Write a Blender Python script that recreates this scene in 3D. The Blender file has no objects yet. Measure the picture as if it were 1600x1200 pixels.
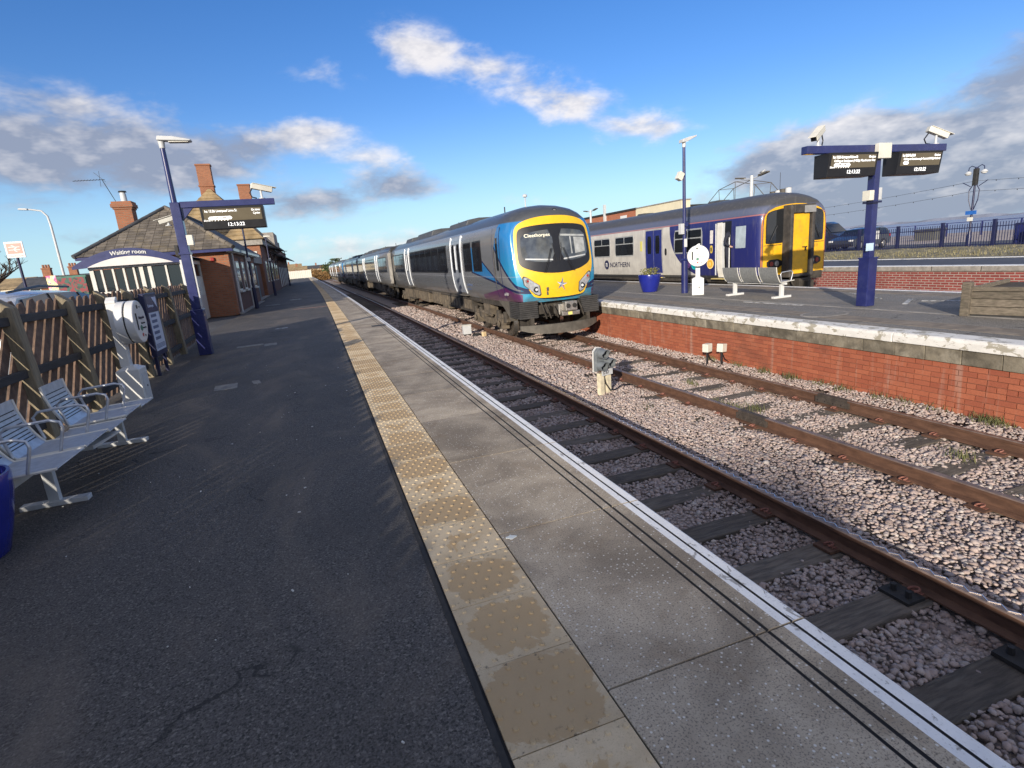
import bpy, bmesh, math, random
import numpy as np
from mathutils import Vector, Matrix, Quaternion
random.seed(7); rng = np.random.default_rng(7)
R_ = math.radians
sc = bpy.context.scene
col = sc.collection

# ------------------------------------------------------------------ camera
cam_d = bpy.data.cameras.new('camera'); cam = bpy.data.objects.new('camera', cam_d); col.objects.link(cam)
cam_d.sensor_width = 36.0; cam_d.lens = 36.0 * 845.0 / 1600.0
cam_d.clip_start = 0.05; cam_d.clip_end = 20000.0
cx_ = Vector((0.9385103, -0.33608256, -0.07903754))
cdn = Vector((-0.15044395, -0.19204718, -0.9697858))
cfw = Vector((0.31074916, 0.92204468, -0.23079984))
m3 = Matrix((cx_, -cdn, -cfw)).transposed()
cam.matrix_world = Matrix.Translation((0, 0, 1.515)) @ m3.to_4x4()
sc.camera = cam

# ------------------------------------------------------------------ light
SUN_EL = R_(15.5); SUN_AZ = R_(219.0)        # azimuth clockwise from +Y
sun_dir = Vector((math.sin(SUN_AZ) * math.cos(SUN_EL), math.cos(SUN_AZ) * math.cos(SUN_EL), math.sin(SUN_EL)))
sd = bpy.data.lights.new('sun', 'SUN'); so = bpy.data.objects.new('sun', sd); col.objects.link(so)
sd.energy = 5.0; sd.angle = R_(0.55); sd.color = (1.0, 0.90, 0.76)
so.rotation_euler = (-sun_dir).to_track_quat('-Z', 'Y').to_euler()
sc.view_settings.view_transform = 'Standard'; sc.view_settings.look = 'None'
sc.view_settings.exposure = 0.30; sc.view_settings.gamma = 1.0
SKY_STRENGTH = 0.15

class NT:
    """small helper for writing node trees"""
    def __init__(s, tree): s.t = tree
    def n(s, typ, **kw):
        nd = s.t.nodes.new(typ)
        for k, v in kw.items(): setattr(nd, k, v)
        return nd
    def set(s, sock, v):
        if isinstance(v, bpy.types.NodeSocket): s.t.links.new(v, sock)
        elif isinstance(v, (tuple, list)):
            v = tuple(v)
            if len(sock.default_value) == 4 and len(v) == 3: v = v + (1,)
            sock.default_value = v
        else: sock.default_value = v
    def math(s, op, a, b=0.0, c=None, clamp=False):
        nd = s.n('ShaderNodeMath', operation=op, use_clamp=clamp)
        s.set(nd.inputs[0], a); s.set(nd.inputs[1], b)
        if c is not None: s.set(nd.inputs[2], c)
        return nd.outputs[0]
    def mix(s, f, a, b, blend='MIX'):
        nd = s.n('ShaderNodeMix', data_type='RGBA', blend_type=blend)
        s.set(nd.inputs[0], f); s.set(nd.inputs[6], a); s.set(nd.inputs[7], b)
        return nd.outputs[2]
    def noise(s, vec, scale, detail=5, rough=.55, dist=0.0):
        nd = s.n('ShaderNodeTexNoise')
        if vec is not None: s.set(nd.inputs['Vector'], vec)
        nd.inputs['Scale'].default_value = scale; nd.inputs['Detail'].default_value = detail
        nd.inputs['Roughness'].default_value = rough; nd.inputs['Distortion'].default_value = dist
        return nd.outputs[0]
    def voro(s, vec, scale, out='Distance', feat='F1'):
        nd = s.n('ShaderNodeTexVoronoi', feature=feat)
        s.set(nd.inputs['Vector'], vec); nd.inputs['Scale'].default_value = scale
        return nd.outputs[out]
    def ramp(s, f, stops):
        nd = s.n('ShaderNodeValToRGB'); el = nd.color_ramp.elements
        while len(el) < len(stops): el.new(0.5)
        for e, (p, c) in zip(el, stops):
            e.position = p; e.color = (c if isinstance(c, tuple) else (c, c, c)) + (1,)
        s.set(nd.inputs[0], f); return nd.outputs[0]
    def step(s, v, a, b):
        nd = s.n('ShaderNodeMapRange', interpolation_type='SMOOTHSTEP')
        s.set(nd.inputs[0], v); nd.inputs[1].default_value = a; nd.inputs[2].default_value = b
        return nd.outputs[0]
    def map(s, vec, scale):
        nd = s.n('ShaderNodeMapping'); s.set(nd.inputs[0], vec); nd.inputs['Scale'].default_value = scale
        return nd.outputs[0]
    def xyz(s, vec):
        nd = s.n('ShaderNodeSeparateXYZ'); s.set(nd.inputs[0], vec); return nd.outputs
    def halfplane(s, y, z, p, q):
        """positive on the left of the line p->q in the (y, z) plane"""
        (y1, z1), (y2, z2) = p, q
        a = -(z2 - z1); b = (y2 - y1); c = -(a * y1 + b * z1); l = math.hypot(a, b)
        t = s.math('MULTIPLY_ADD', y, a / l, c / l)
        return s.math('MULTIPLY_ADD', z, b / l, t)

# ------------------------------------------------------------------ world
world = bpy.data.worlds.new('World'); sc.world = world; world.use_nodes = True
wt = world.node_tree; wt.nodes.clear(); w = NT(wt)
wo = w.n('ShaderNodeOutputWorld'); bg = w.n('ShaderNodeBackground'); wt.links.new(bg.outputs[0], wo.inputs[0])
sky = w.n('ShaderNodeTexSky', sky_type='NISHITA', sun_disc=False)
sky.sun_elevation = SUN_EL; sky.sun_rotation = SUN_AZ
sky.air_density = 1.0; sky.dust_density = 0.25; sky.ozone_density = 2.0; sky.altitude = 0
tc = w.n('ShaderNodeTexCoord').outputs['Generated']
nrm = w.n('ShaderNodeVectorMath', operation='NORMALIZE'); wt.links.new(tc, nrm.inputs[0]); dirv = nrm.outputs[0]
dx, dy, dz = w.xyz(dirv)
az = w.math('MULTIPLY', w.math('ARCTAN2', dx, dy), 57.2958)
el = w.math('MULTIPLY', w.math('ARCSINE', dz), 57.2958)
stretch = w.map(dirv, (1.0, 1.0, 2.2))
n1 = w.noise(stretch, 9.0, 6, .58, .35)
n2 = w.noise(stretch, 3.2, 3, .5)
lump = w.noise(stretch, 22.0, 3, .6)
aev = w.n('ShaderNodeCombineXYZ'); w.set(aev.inputs[0], az); w.set(aev.inputs[1], el)
def lobes(lst):
    tot = 0.0
    for a0, e0, wa, we, amp in lst:
        v = w.n('ShaderNodeVectorMath', operation='MULTIPLY_ADD'); wt.links.new(aev.outputs[0], v.inputs[0])
        v.inputs[1].default_value = (1 / wa, 1 / we, 0); v.inputs[2].default_value = (-a0 / wa, -e0 / we, 0)
        d = w.n('ShaderNodeVectorMath', operation='DOT_PRODUCT'); wt.links.new(v.outputs[0], d.inputs[0]); wt.links.new(v.outputs[0], d.inputs[1])
        tot = w.math('MULTIPLY_ADD', w.math('POWER', math.exp(-1), d.outputs['Value']), amp, tot)
    return tot
white_l = lobes([(10.6, 19.6, 2.8, 1.6, .62), (13.6, 18.2, 3.4, 1.7, .85), (18.6, 17.2, 3.2, 1.2, .75), (22.6, 15.0, 3.4, 1.5, .85), (26.8, 13.2, 3.8, 1.7, .95), (31.6, 10.9, 4.0, 1.4, .9), (35.4, 10.2, 3.2, 1.0, .6),
                 (1.0, 12.4, 4.4, 1.5, .75), (6.5, 10.1, 4.0, 1.1, .75), (3.6, 17.2, 3.6, 1.4, .42), (22.0, 5.2, 5.0, .8, .5), (4.5, 1.6, 9.0, 1.7, .8),
                 (50.0, 7.8, 6.0, 1.6, .8), (-15.0, 14.0, 4.5, 1.0, .7), (58.0, 6.0, 6, 1.6, .5)])
grey_l = lobes([(-20.0, 10.8, 8.5, 3.3, 1.2), (-9.5, 9.6, 6.0, 2.4, 1.1), (-3.0, 11.3, 4.0, 1.5, .6), (8.5, 7.4, 5.2, 1.6, 1.0), (-.5, 6.2, 4.6, 1.4, .9), (-14.0, 4.0, 7.0, 1.0, .6),
                (45.0, 5.6, 6.5, 2.2, .95), (56.0, 4.4, 11.0, 3.6, 1.3), (62.0, 10.0, 5.0, 2.6, 1.1), (54.0, 1.2, 15.0, 1.9, 1.35)])
wide = w.step(n2, .40, .58)                                # unseen broken cloud, thickened outside the view to make skylight less blue
out_view = w.math('ADD', w.step(az, 66, 95), w.math('SUBTRACT', 1.0, w.step(az, -55, -28)), clamp=True)
high = w.step(el, 24, 36)
wide = w.math('MULTIPLY', wide, w.math('MAXIMUM', out_view, high))
tot_l = w.math('ADD', w.math('ADD', white_l, grey_l), wide)
dens = w.math('ADD', w.math('MULTIPLY', tot_l, .80), w.math('MULTIPLY', w.math('SUBTRACT', n1, .5), 1.55))
dens = w.math('ADD', dens, w.math('MULTIPLY', w.math('SUBTRACT', lump, .5), .42))
cover = w.math('MULTIPLY', w.step(dens, .14, .86), w.step(tot_l, .04, .30))
greyf = w.math('DIVIDE', grey_l, w.math('ADD', tot_l, .05))
greyf = w.math('ADD', w.math('MULTIPLY_ADD', greyf, .85, .18), w.math('MULTIPLY', w.math('SUBTRACT', w.math('ADD', lump, w.math('MULTIPLY', n1, .6)), .80), -1.7), clamp=True)
ccol = w.mix(greyf, (5.2, 5.0, 5.0), (1.7, 1.95, 2.6))
# the blue is a clean winter blue
hs = w.n('ShaderNodeHueSaturation'); hs.inputs['Saturation'].default_value = 1.30; hs.inputs['Value'].default_value = .80
wt.links.new(sky.outputs[0], hs.inputs['Color'])
low = w.math('MULTIPLY', w.math('POWER', w.math('SUBTRACT', 1.0, w.math('DIVIDE', w.math('MAXIMUM', el, 0.0), 15.0, clamp=True)), 1.9), .88)
clear = w.mix(low, w.mix(1.0, hs.outputs[0], (.84, .86, 1.15), 'MULTIPLY'), (2.75, 4.7, 5.7))
skyc = w.mix(w.math('MULTIPLY', cover, .93), clear, ccol)
wt.links.new(skyc, bg.inputs['Color']); bg.inputs['Strength'].default_value = SKY_STRENGTH
world.cycles.sampling_method = 'MANUAL'; world.cycles.sample_map_resolution = 512

# ------------------------------------------------------------------ materials
def newmat(name):
    m = bpy.data.materials.new(name); m.use_nodes = True
    t = m.node_tree; b = t.nodes['Principled BSDF']; return m, NT(t), b
def bump(k, b, h, strength, dist=.01):
    nd = k.n('ShaderNodeBump'); nd.inputs['Strength'].default_value = strength; nd.inputs['Distance'].default_value = dist
    k.set(nd.inputs['Height'], h); k.t.links.new(nd.outputs[0], b.inputs['Normal'])
def mat(name, c, rough=.6, metal=0.0, var=.12, vs=5.0, bmp=0.0, bs=60.0, dirt=None, rand=0.0, coat=0.0, emit=None, spec=.5, stretch=None):
    m, k, b = newmat(name)
    pos = k.n('ShaderNodeNewGeometry').outputs['Position']
    if stretch: pos = k.map(pos, stretch)
    nz = k.noise(pos, vs, 6, .6)
    c0 = tuple(x * (1 - var) for x in c); c1 = tuple(min(1, x * (1 + var)) for x in c)
    cc = k.mix(k.step(nz, .3, .7), c0, c1)
    if dirt:
        dc, amt, ds = dirt
        d = k.math('MULTIPLY', k.step(k.noise(pos, ds, 7, .65, .4), .48, .72), amt)
        cc = k.mix(d, cc, dc)
    if rand:
        r = k.n('ShaderNodeObjectInfo').outputs['Random']
        h = k.n('ShaderNodeHueSaturation'); k.set(h.inputs['Color'], cc)
        k.set(h.inputs['Value'], k.math('MULTIPLY_ADD', r, 2 * rand, 1 - rand)); cc = h.outputs[0]
    k.set(b.inputs['Base Color'], cc); b.inputs['Metallic'].default_value = metal
    k.set(b.inputs['Roughness'], k.math('MULTIPLY_ADD', nz, .18, rough - .09, clamp=True))
    b.inputs['Specular IOR Level'].default_value = spec
    b.inputs['Coat Weight'].default_value = coat; b.inputs['Coat Roughness'].default_value = .06
    if emit:
        b.inputs['Emission Color'].default_value = tuple(emit[0]) + (1,); b.inputs['Emission Strength'].default_value = emit[1]
    if bmp: bump(k, b, k.noise(pos, bs, 6, .65), bmp, .01)
    return m

M = {}
def asphalt(name, c, pale=.35, shine=.75):
    m, k, b = newmat(name)
    pos = k.n('ShaderNodeNewGeometry').outputs['Position']
    fine = k.noise(pos, 110, 2, .8)
    cell = k.n('ShaderNodeTexVoronoi'); k.set(cell.inputs['Vector'], pos); cell.inputs['Scale'].default_value = 120
    cr_ = k.xyz(cell.outputs['Color'])[0]
    big = k.noise(k.map(pos, (1.0, .45, 1)), 1.1, 5, .68, .9)
    cc = k.mix(k.step(fine, .25, .75), tuple(v * .35 for v in c), tuple(v * 1.6 for v in c))
    cc = k.mix(k.math('MULTIPLY', k.step(cr_, .84, .99), .55), cc, tuple(min(1, v * 2.7) for v in c))
    cc = k.mix(k.math('MULTIPLY', k.step(cr_, .22, .08), .7), cc, tuple(v * .2 for v in c))
    cc = k.mix(k.math('MULTIPLY', k.step(big, .46, .72), pale), cc, tuple(min(1, v * 1.9) for v in (c[0] * 1.12, c[1], c[2] * .86)))
    cc = k.mix(k.math('MULTIPLY', k.step(k.noise(pos, .45, 3, .6, .3), .48, .66), .45), cc, tuple(v * .55 for v in c))
    # ragged cracks
    dn = k.n('ShaderNodeTexNoise'); k.set(dn.inputs['Vector'], pos); dn.inputs['Scale'].default_value = 3.5; dn.inputs['Detail'].default_value = 4
    dv = k.n('ShaderNodeVectorMath', operation='MULTIPLY_ADD'); k.set(dv.inputs[0], dn.outputs['Color']); dv.inputs[1].default_value = (.55, .55, 0); k.set(dv.inputs[2], pos)
    cr = k.step(k.voro(k.map(dv.outputs[0], (.34, .26, 0)), 1.0, 'Distance', 'DISTANCE_TO_EDGE'), .0042, .0006)
    cc = k.mix(k.math('MULTIPLY', k.math('MULTIPLY', cr, k.step(big, .52, .42)), .75), cc, tuple(v * .15 for v in c))
    k.set(b.inputs['Base Color'], cc); b.inputs['Roughness'].default_value = shine
    b.inputs['Specular IOR Level'].default_value = .35
    bump(k, b, k.math('ADD', fine, k.math('MULTIPLY', cr_, .5)), .8, .006)
    return m
M['tarmac'] = asphalt('platform_tarmac', (.088, .080, .072), .55)
M['tarmac_far'] = asphalt('island_tarmac', (.205, .19, .165), .3)
M['road'] = asphalt('road_tarmac', (.085, .085, .088), .4)

def slabmat():
    m, k, b = newmat('platform_slab_concrete')
    pos = k.n('ShaderNodeNewGeometry').outputs['Position']
    rnd = k.n('ShaderNodeObjectInfo').outputs['Random']
    big = k.noise(pos, 1.7, 6, .62, .5); fine = k.noise(pos, 230, 3, .7)
    cc = k.mix(k.step(big, .3, .72), (.235, .19, .135), (.49, .41, .30))
    cc = k.mix(k.math('MULTIPLY', k.step(k.noise(pos, 3.1, 5, .6, .8), .52, .74), .55), cc, (.22, .155, .09))
    cc = k.mix(k.math('MULTIPLY', k.step(k.noise(pos, 130, 3, .7), .50, .34), .8), cc, (.09, .075, .06))
    cell = k.n('ShaderNodeTexVoronoi'); k.set(cell.inputs['Vector'], pos); cell.inputs['Scale'].default_value = 62
    keep = k.step(k.xyz(cell.outputs['Color'])[0], .70, .76)
    cc = k.mix(k.math('MULTIPLY', k.math('MULTIPLY', k.step(cell.outputs['Distance'], .34, .2), keep), .9), cc, (.66, .63, .56))
    gum = k.n('ShaderNodeTexVoronoi'); k.set(gum.inputs['Vector'], pos); gum.inputs['Scale'].default_value = 7
    gk = k.step(k.xyz(gum.outputs['Color'])[1], .90, .92)
    cc = k.mix(k.math('MULTIPLY', k.math('MULTIPLY', k.step(gum.outputs['Distance'], .13, .10), gk), .6), cc, (.5, .49, .45))
    h = k.n('ShaderNodeHueSaturation'); k.set(h.inputs['Color'], cc); k.set(h.inputs['Value'], k.math('MULTIPLY_ADD', rnd, .3, .85)); cc = h.outputs[0]
    k.set(b.inputs['Base Color'], cc); b.inputs['Roughness'].default_value = .8
    bump(k, b, k.math('ADD', fine, k.noise(pos, 60, 4, .6)), .35, .004)
    return m
M['slab'] = slabmat()
def paintmat(name, c, under, amt=.5, rough=.6, sc_=18):
    m, k, b = newmat(name)
    pos = k.n('ShaderNodeNewGeometry').outputs['Position']
    wear = k.noise(k.map(pos, (1, .6, 1)), sc_, 7, .68, .5); big = k.noise(pos, 2.2, 4, .6)
    f = k.step(k.math('ADD', wear, k.math('MULTIPLY', k.math('SUBTRACT', big, .5), .55)), .70 - amt * .25, .76 - amt * .25)
    cc = k.mix(k.step(k.noise(pos, 7, 5, .6), .3, .75), tuple(v * .86 for v in c), c)
    cc = k.mix(k.math('MULTIPLY', k.step(k.noise(pos, 90, 3, .6), .56, .72), .35), cc, under)
    cc = k.mix(k.math('MULTIPLY', f, .85), cc, under)
    k.set(b.inputs['Base Color'], cc); b.inputs['Roughness'].default_value = rough
    bump(k, b, k.math('ADD', k.math('MULTIPLY', f, -.5), k.noise(pos, 120, 3, .6)), .4, .003)
    return m
M['edge_white'] = paintmat('edge_white_paint', (.84, .83, .80), (.27, .25, .22), .38)
M['cope_white'] = paintmat('coping_white_paint', (.74, .72, .67), (.30, .27, .20), .68, .7, 11)
M['line_white'] = paintmat('worn_line_paint', (.50, .49, .46), (.10, .10, .095), .85, .7, 14)

def tilemat():
    m, k, b = newmat('tactile_tile')
    tcn = k.n('ShaderNodeTexCoord').outputs['Object']; pos = k.n('ShaderNodeNewGeometry').outputs['Position']
    rnd = k.n('ShaderNodeObjectInfo').outputs['Random']
    x, y, z = k.xyz(tcn)
    cc = k.mix(k.step(k.noise(pos, 5, 6, .6), .3, .7), (.48, .37, .225), (.58, .465, .30))
    cc = k.mix(k.math('MULTIPLY', k.step(k.noise(pos, 190, 3, .6), .5, .75), .35), cc, (.20, .15, .09))
    ax = k.math('POWER', k.math('ABSOLUTE', k.math('DIVIDE', x, .165)), 3.0); ay = k.math('POWER', k.math('ABSOLUTE', k.math('DIVIDE', y, .165)), 3.0)
    rr = k.math('ADD', k.math('ADD', ax, ay), k.math('MULTIPLY', k.math('SUBTRACT', k.noise(pos, 5, 6, .7, .9), .5), 4.6))
    rr = k.math('ADD', rr, k.math('MULTIPLY', k.math('SUBTRACT', rnd, .45), 2.4))
    damp = k.step(rr, 1.05, .80)
    cc = k.mix(k.math('MULTIPLY', damp, .80), cc, (.42, .285, .135))
    lich = k.math('MULTIPLY', k.step(k.noise(pos, 42, 5, .7), .57, .66), k.step(k.math('ABSOLUTE', y), .12, .19))
    cc = k.mix(k.math('MULTIPLY', lich, .75), cc, (.07, .06, .04))
    cc = k.mix(k.math('MULTIPLY', k.step(z, .001, .0032), .2), cc, (.50, .37, .20))
    h = k.n('ShaderNodeHueSaturation'); k.set(h.inputs['Color'], cc); k.set(h.inputs['Value'], k.math('MULTIPLY_ADD', rnd, .24, .88))
    k.set(b.inputs['Base Color'], h.outputs[0])
    k.set(b.inputs['Roughness'], k.math('MULTIPLY_ADD', damp, -.16, .80))
    bump(k, b, k.noise(pos, 160, 4, .6), .25, .003)
    return m
M['tile'] = tilemat()

def islandmat(name, stops, rough=.85, bs=60, bstr=.5):
    m, k, b = newmat(name)
    g = k.n('ShaderNodeNewGeometry'); pos = g.outputs['Position']
    cc = k.ramp(g.outputs['Random Per Island'], stops)
    cc = k.mix(k.math('MULTIPLY', k.step(k.noise(pos, 45, 5, .6), .35, .75), .35), cc, (.10, .085, .075))
    x_ = k.xyz(pos)[0]; dmin = None
    for xr_ in (2.2975, 3.8025, 5.4925, 6.9975):
        d_ = k.math('ABSOLUTE', k.math('SUBTRACT', x_, xr_)); dmin = d_ if dmin is None else k.math('MINIMUM', dmin, d_)
    oil = k.math('ADD', k.math('MULTIPLY', k.step(dmin, .42, .06), .55), k.math('MULTIPLY', k.step(k.noise(k.map(pos, (1, .4, 0)), 1.2, 4, .6), .5, .72), .45), clamp=True)
    cc = k.mix(k.math('MULTIPLY', oil, k.step(k.noise(pos, 6, 4, .6), .3, .62)), cc, (.17, .105, .075))
    k.set(b.inputs['Base Color'], cc); b.inputs['Roughness'].default_value = rough
    bump(k, b, k.noise(pos, bs, 4, .65), bstr, .006)
    return m
M['ballast'] = islandmat('ballast_stone', [(0, (.25, .195, .175)), (.2, (.40, .305, .265)), (.38, (.48, .375, .325)), (.55, (.38, .315, .29)), (.72, (.50, .41, .36)), (.86, (.30, .255, .245)), (.95, (.55, .49, .44)), (1, (.17, .145, .135))], .85, 70, .5)
M['bed'] = mat('ballast_bed', (.25, .205, .18), .95, var=.5, vs=30, bmp=1.0, bs=28)
M['sleeper'] = mat('weathered_sleeper_timber', (.105, .085, .066), .85, var=.4, vs=10, bmp=.8, bs=45, dirt=((.19, .17, .14), .6, 6), stretch=(.5, 4, 4), rand=.25)
def rustmat(name, c1, c2):
    m, k, b = newmat(name)
    pos = k.n('ShaderNodeNewGeometry').outputs['Position']
    cc = k.mix(k.step(k.noise(k.map(pos, (1, .35, 1)), 14, 7, .65), .3, .7), c1, c2)
    k.set(b.inputs['Base Color'], cc); b.inputs['Roughness'].default_value = .72; b.inputs['Metallic'].default_value = .15
    bump(k, b, k.noise(pos, 90, 5, .6), .4, .004); return m
M['rust'] = rustmat('rusty_rail_steel', (.08, .040, .025), (.145, .075, .046))
M['railtop'] = mat('rail_head_steel', (.23, .165, .13), .42, .55, .3, 9, .1, 60)
M['railshine'] = mat('zigzag_weld_steel', (.75, .74, .72), .28, .9, .1, 20)
M['clip'] = rustmat('rail_clip_rust', (.19, .072, .05), (.27, .115, .08))
M['dark_iron'] = mat('dark_iron', (.03, .029, .028), .7, .2, .3, 12, .3, 60)
def wallbrick():
    m, k, b = newmat('red_engineering_brick')
    pos = k.n('ShaderNodeNewGeometry').outputs['Position']; rnd = k.n('ShaderNodeObjectInfo').outputs['Random']; isl_ = k.n('ShaderNodeNewGeometry').outputs['Random Per Island']
    rr = k.math('FRACT', k.math('ADD', rnd, isl_))
    cc = k.mix(rr, (.285, .080, .042), (.375, .118, .060))
    cc = k.mix(k.math('MULTIPLY', k.step(k.noise(pos, 40, 4, .65), .45, .7), .35), cc, (.22, .06, .035))
    salt = k.math('MULTIPLY', k.step(k.noise(k.map(pos, (1, 1.0, .8)), 1.9, 6, .7, .8), .56, .76), .32); cc = k.mix(salt, cc, (.46, .31, .24))
    run = k.math('MULTIPLY', k.step(k.noise(k.map(pos, (2, 3.0, .18)), 2.2, 5, .6), .57, .72), .45); cc = k.mix(run, cc, (.40, .28, .22))
    soot = k.math('MULTIPLY', k.step(k.noise(k.map(pos, (1, .8, 1.4)), 1.1, 5, .65, .5), .52, .7), .5); cc = k.mix(soot, cc, (.15, .055, .035))
    k.set(b.inputs['Base Color'], cc); b.inputs['Roughness'].default_value = .65; bump(k, b, k.noise(pos, 55, 5, .65), .4, .006); return m
M['brick'] = wallbrick()
M['mortar'] = mat('wall_mortar', (.22, .095, .06), .9, var=.3, vs=20, bmp=.5, bs=90)
M['stone'] = mat('weathered_kerb_stone', (.155, .135, .10), .85, var=.35, vs=6, bmp=.5, bs=40, dirt=((.31, .28, .22), .7, 3.5), rand=.22)
M['joint'] = mat('dark_joint_filler', (.022, .022, .024), .9, var=.3, vs=30)
M['kerb'] = mat('concrete_kerb', (.27, .25, .22), .85, var=.25, vs=5, bmp=.4, bs=50)
M['navy'] = mat('navy_blue_paint', (.012, .017, .10), .36, 0, .12, 4, coat=.4, dirt=((.05, .06, .16), .35, 7))
M['navy_dark'] = mat('dark_navy_paint', (.012, .015, .055), .4, 0, .12, 4)
M['white'] = mat('white_enamel', (.62, .62, .60), .4, 0, .04, 4, coat=.2)
M['offwhite'] = mat('cream_plastic', (.62, .60, .52), .5, 0, .07, 6)
M['lightgrey'] = mat('light_grey_paint', (.50, .51, .51), .45, 0, .07, 6)
M['steel'] = mat('brushed_seat_steel', (.48, .50, .53), .42, .6, .12, 20, .05, 200)
M['black'] = mat('black_plastic', (.012, .012, .014), .4, 0, .1, 8)
M['rubber'] = mat('black_rubber', (.016, .016, .016), .75, 0, .2, 8)
M['post_timber'] = mat('old_post_timber', (.235, .195, .13), .88, var=.3, vs=5, bmp=.7, bs=40, stretch=(6, 6, .8), dirt=((.10, .085, .06), .6, 5), rand=.1)
M['paling'] = mat('brown_stained_paling', (.15, .096, .066), .8, var=.35, vs=7, bmp=.5, bs=60, stretch=(5, 2, 2), dirt=((.09, .05, .035), .5, 5), rand=.22)
M['fence_rail'] = mat('black_stained_rail', (.04, .037, .036), .75, var=.3, vs=8, bmp=.5, bs=50, stretch=(4, .7, 4))
M['oldwood'] = mat('silvered_planter_timber', (.145, .12, .09), .9, var=.35, vs=6, bmp=.8, bs=40, stretch=(6, 1, 6), dirt=((.11, .10, .065), .6, 4), rand=.15)
M['glass_dark'] = mat('dark_window_glass', (.012, .014, .017), .06, 0, .1, 3, spec=.8)
M['pot'] = mat('glazed_blue_pot', (.012, .02, .22), .22, 0, .1, 5, coat=.5)
M['soil'] = mat('potting_soil', (.05, .035, .022), .95, var=.4, vs=30, bmp=1, bs=40)

# ------------------------------------------------------------------ mesh helpers
def bend(y):
    if y < 10: return 0.0
    if y < 55: return -2e-4 * (y - 10) ** 2
    return -.405 - .018 * (y - 55)
def slope_angle(y, d=1.0): return -math.atan((bend(y + d) - bend(y - d)) / (2 * d))

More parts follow.
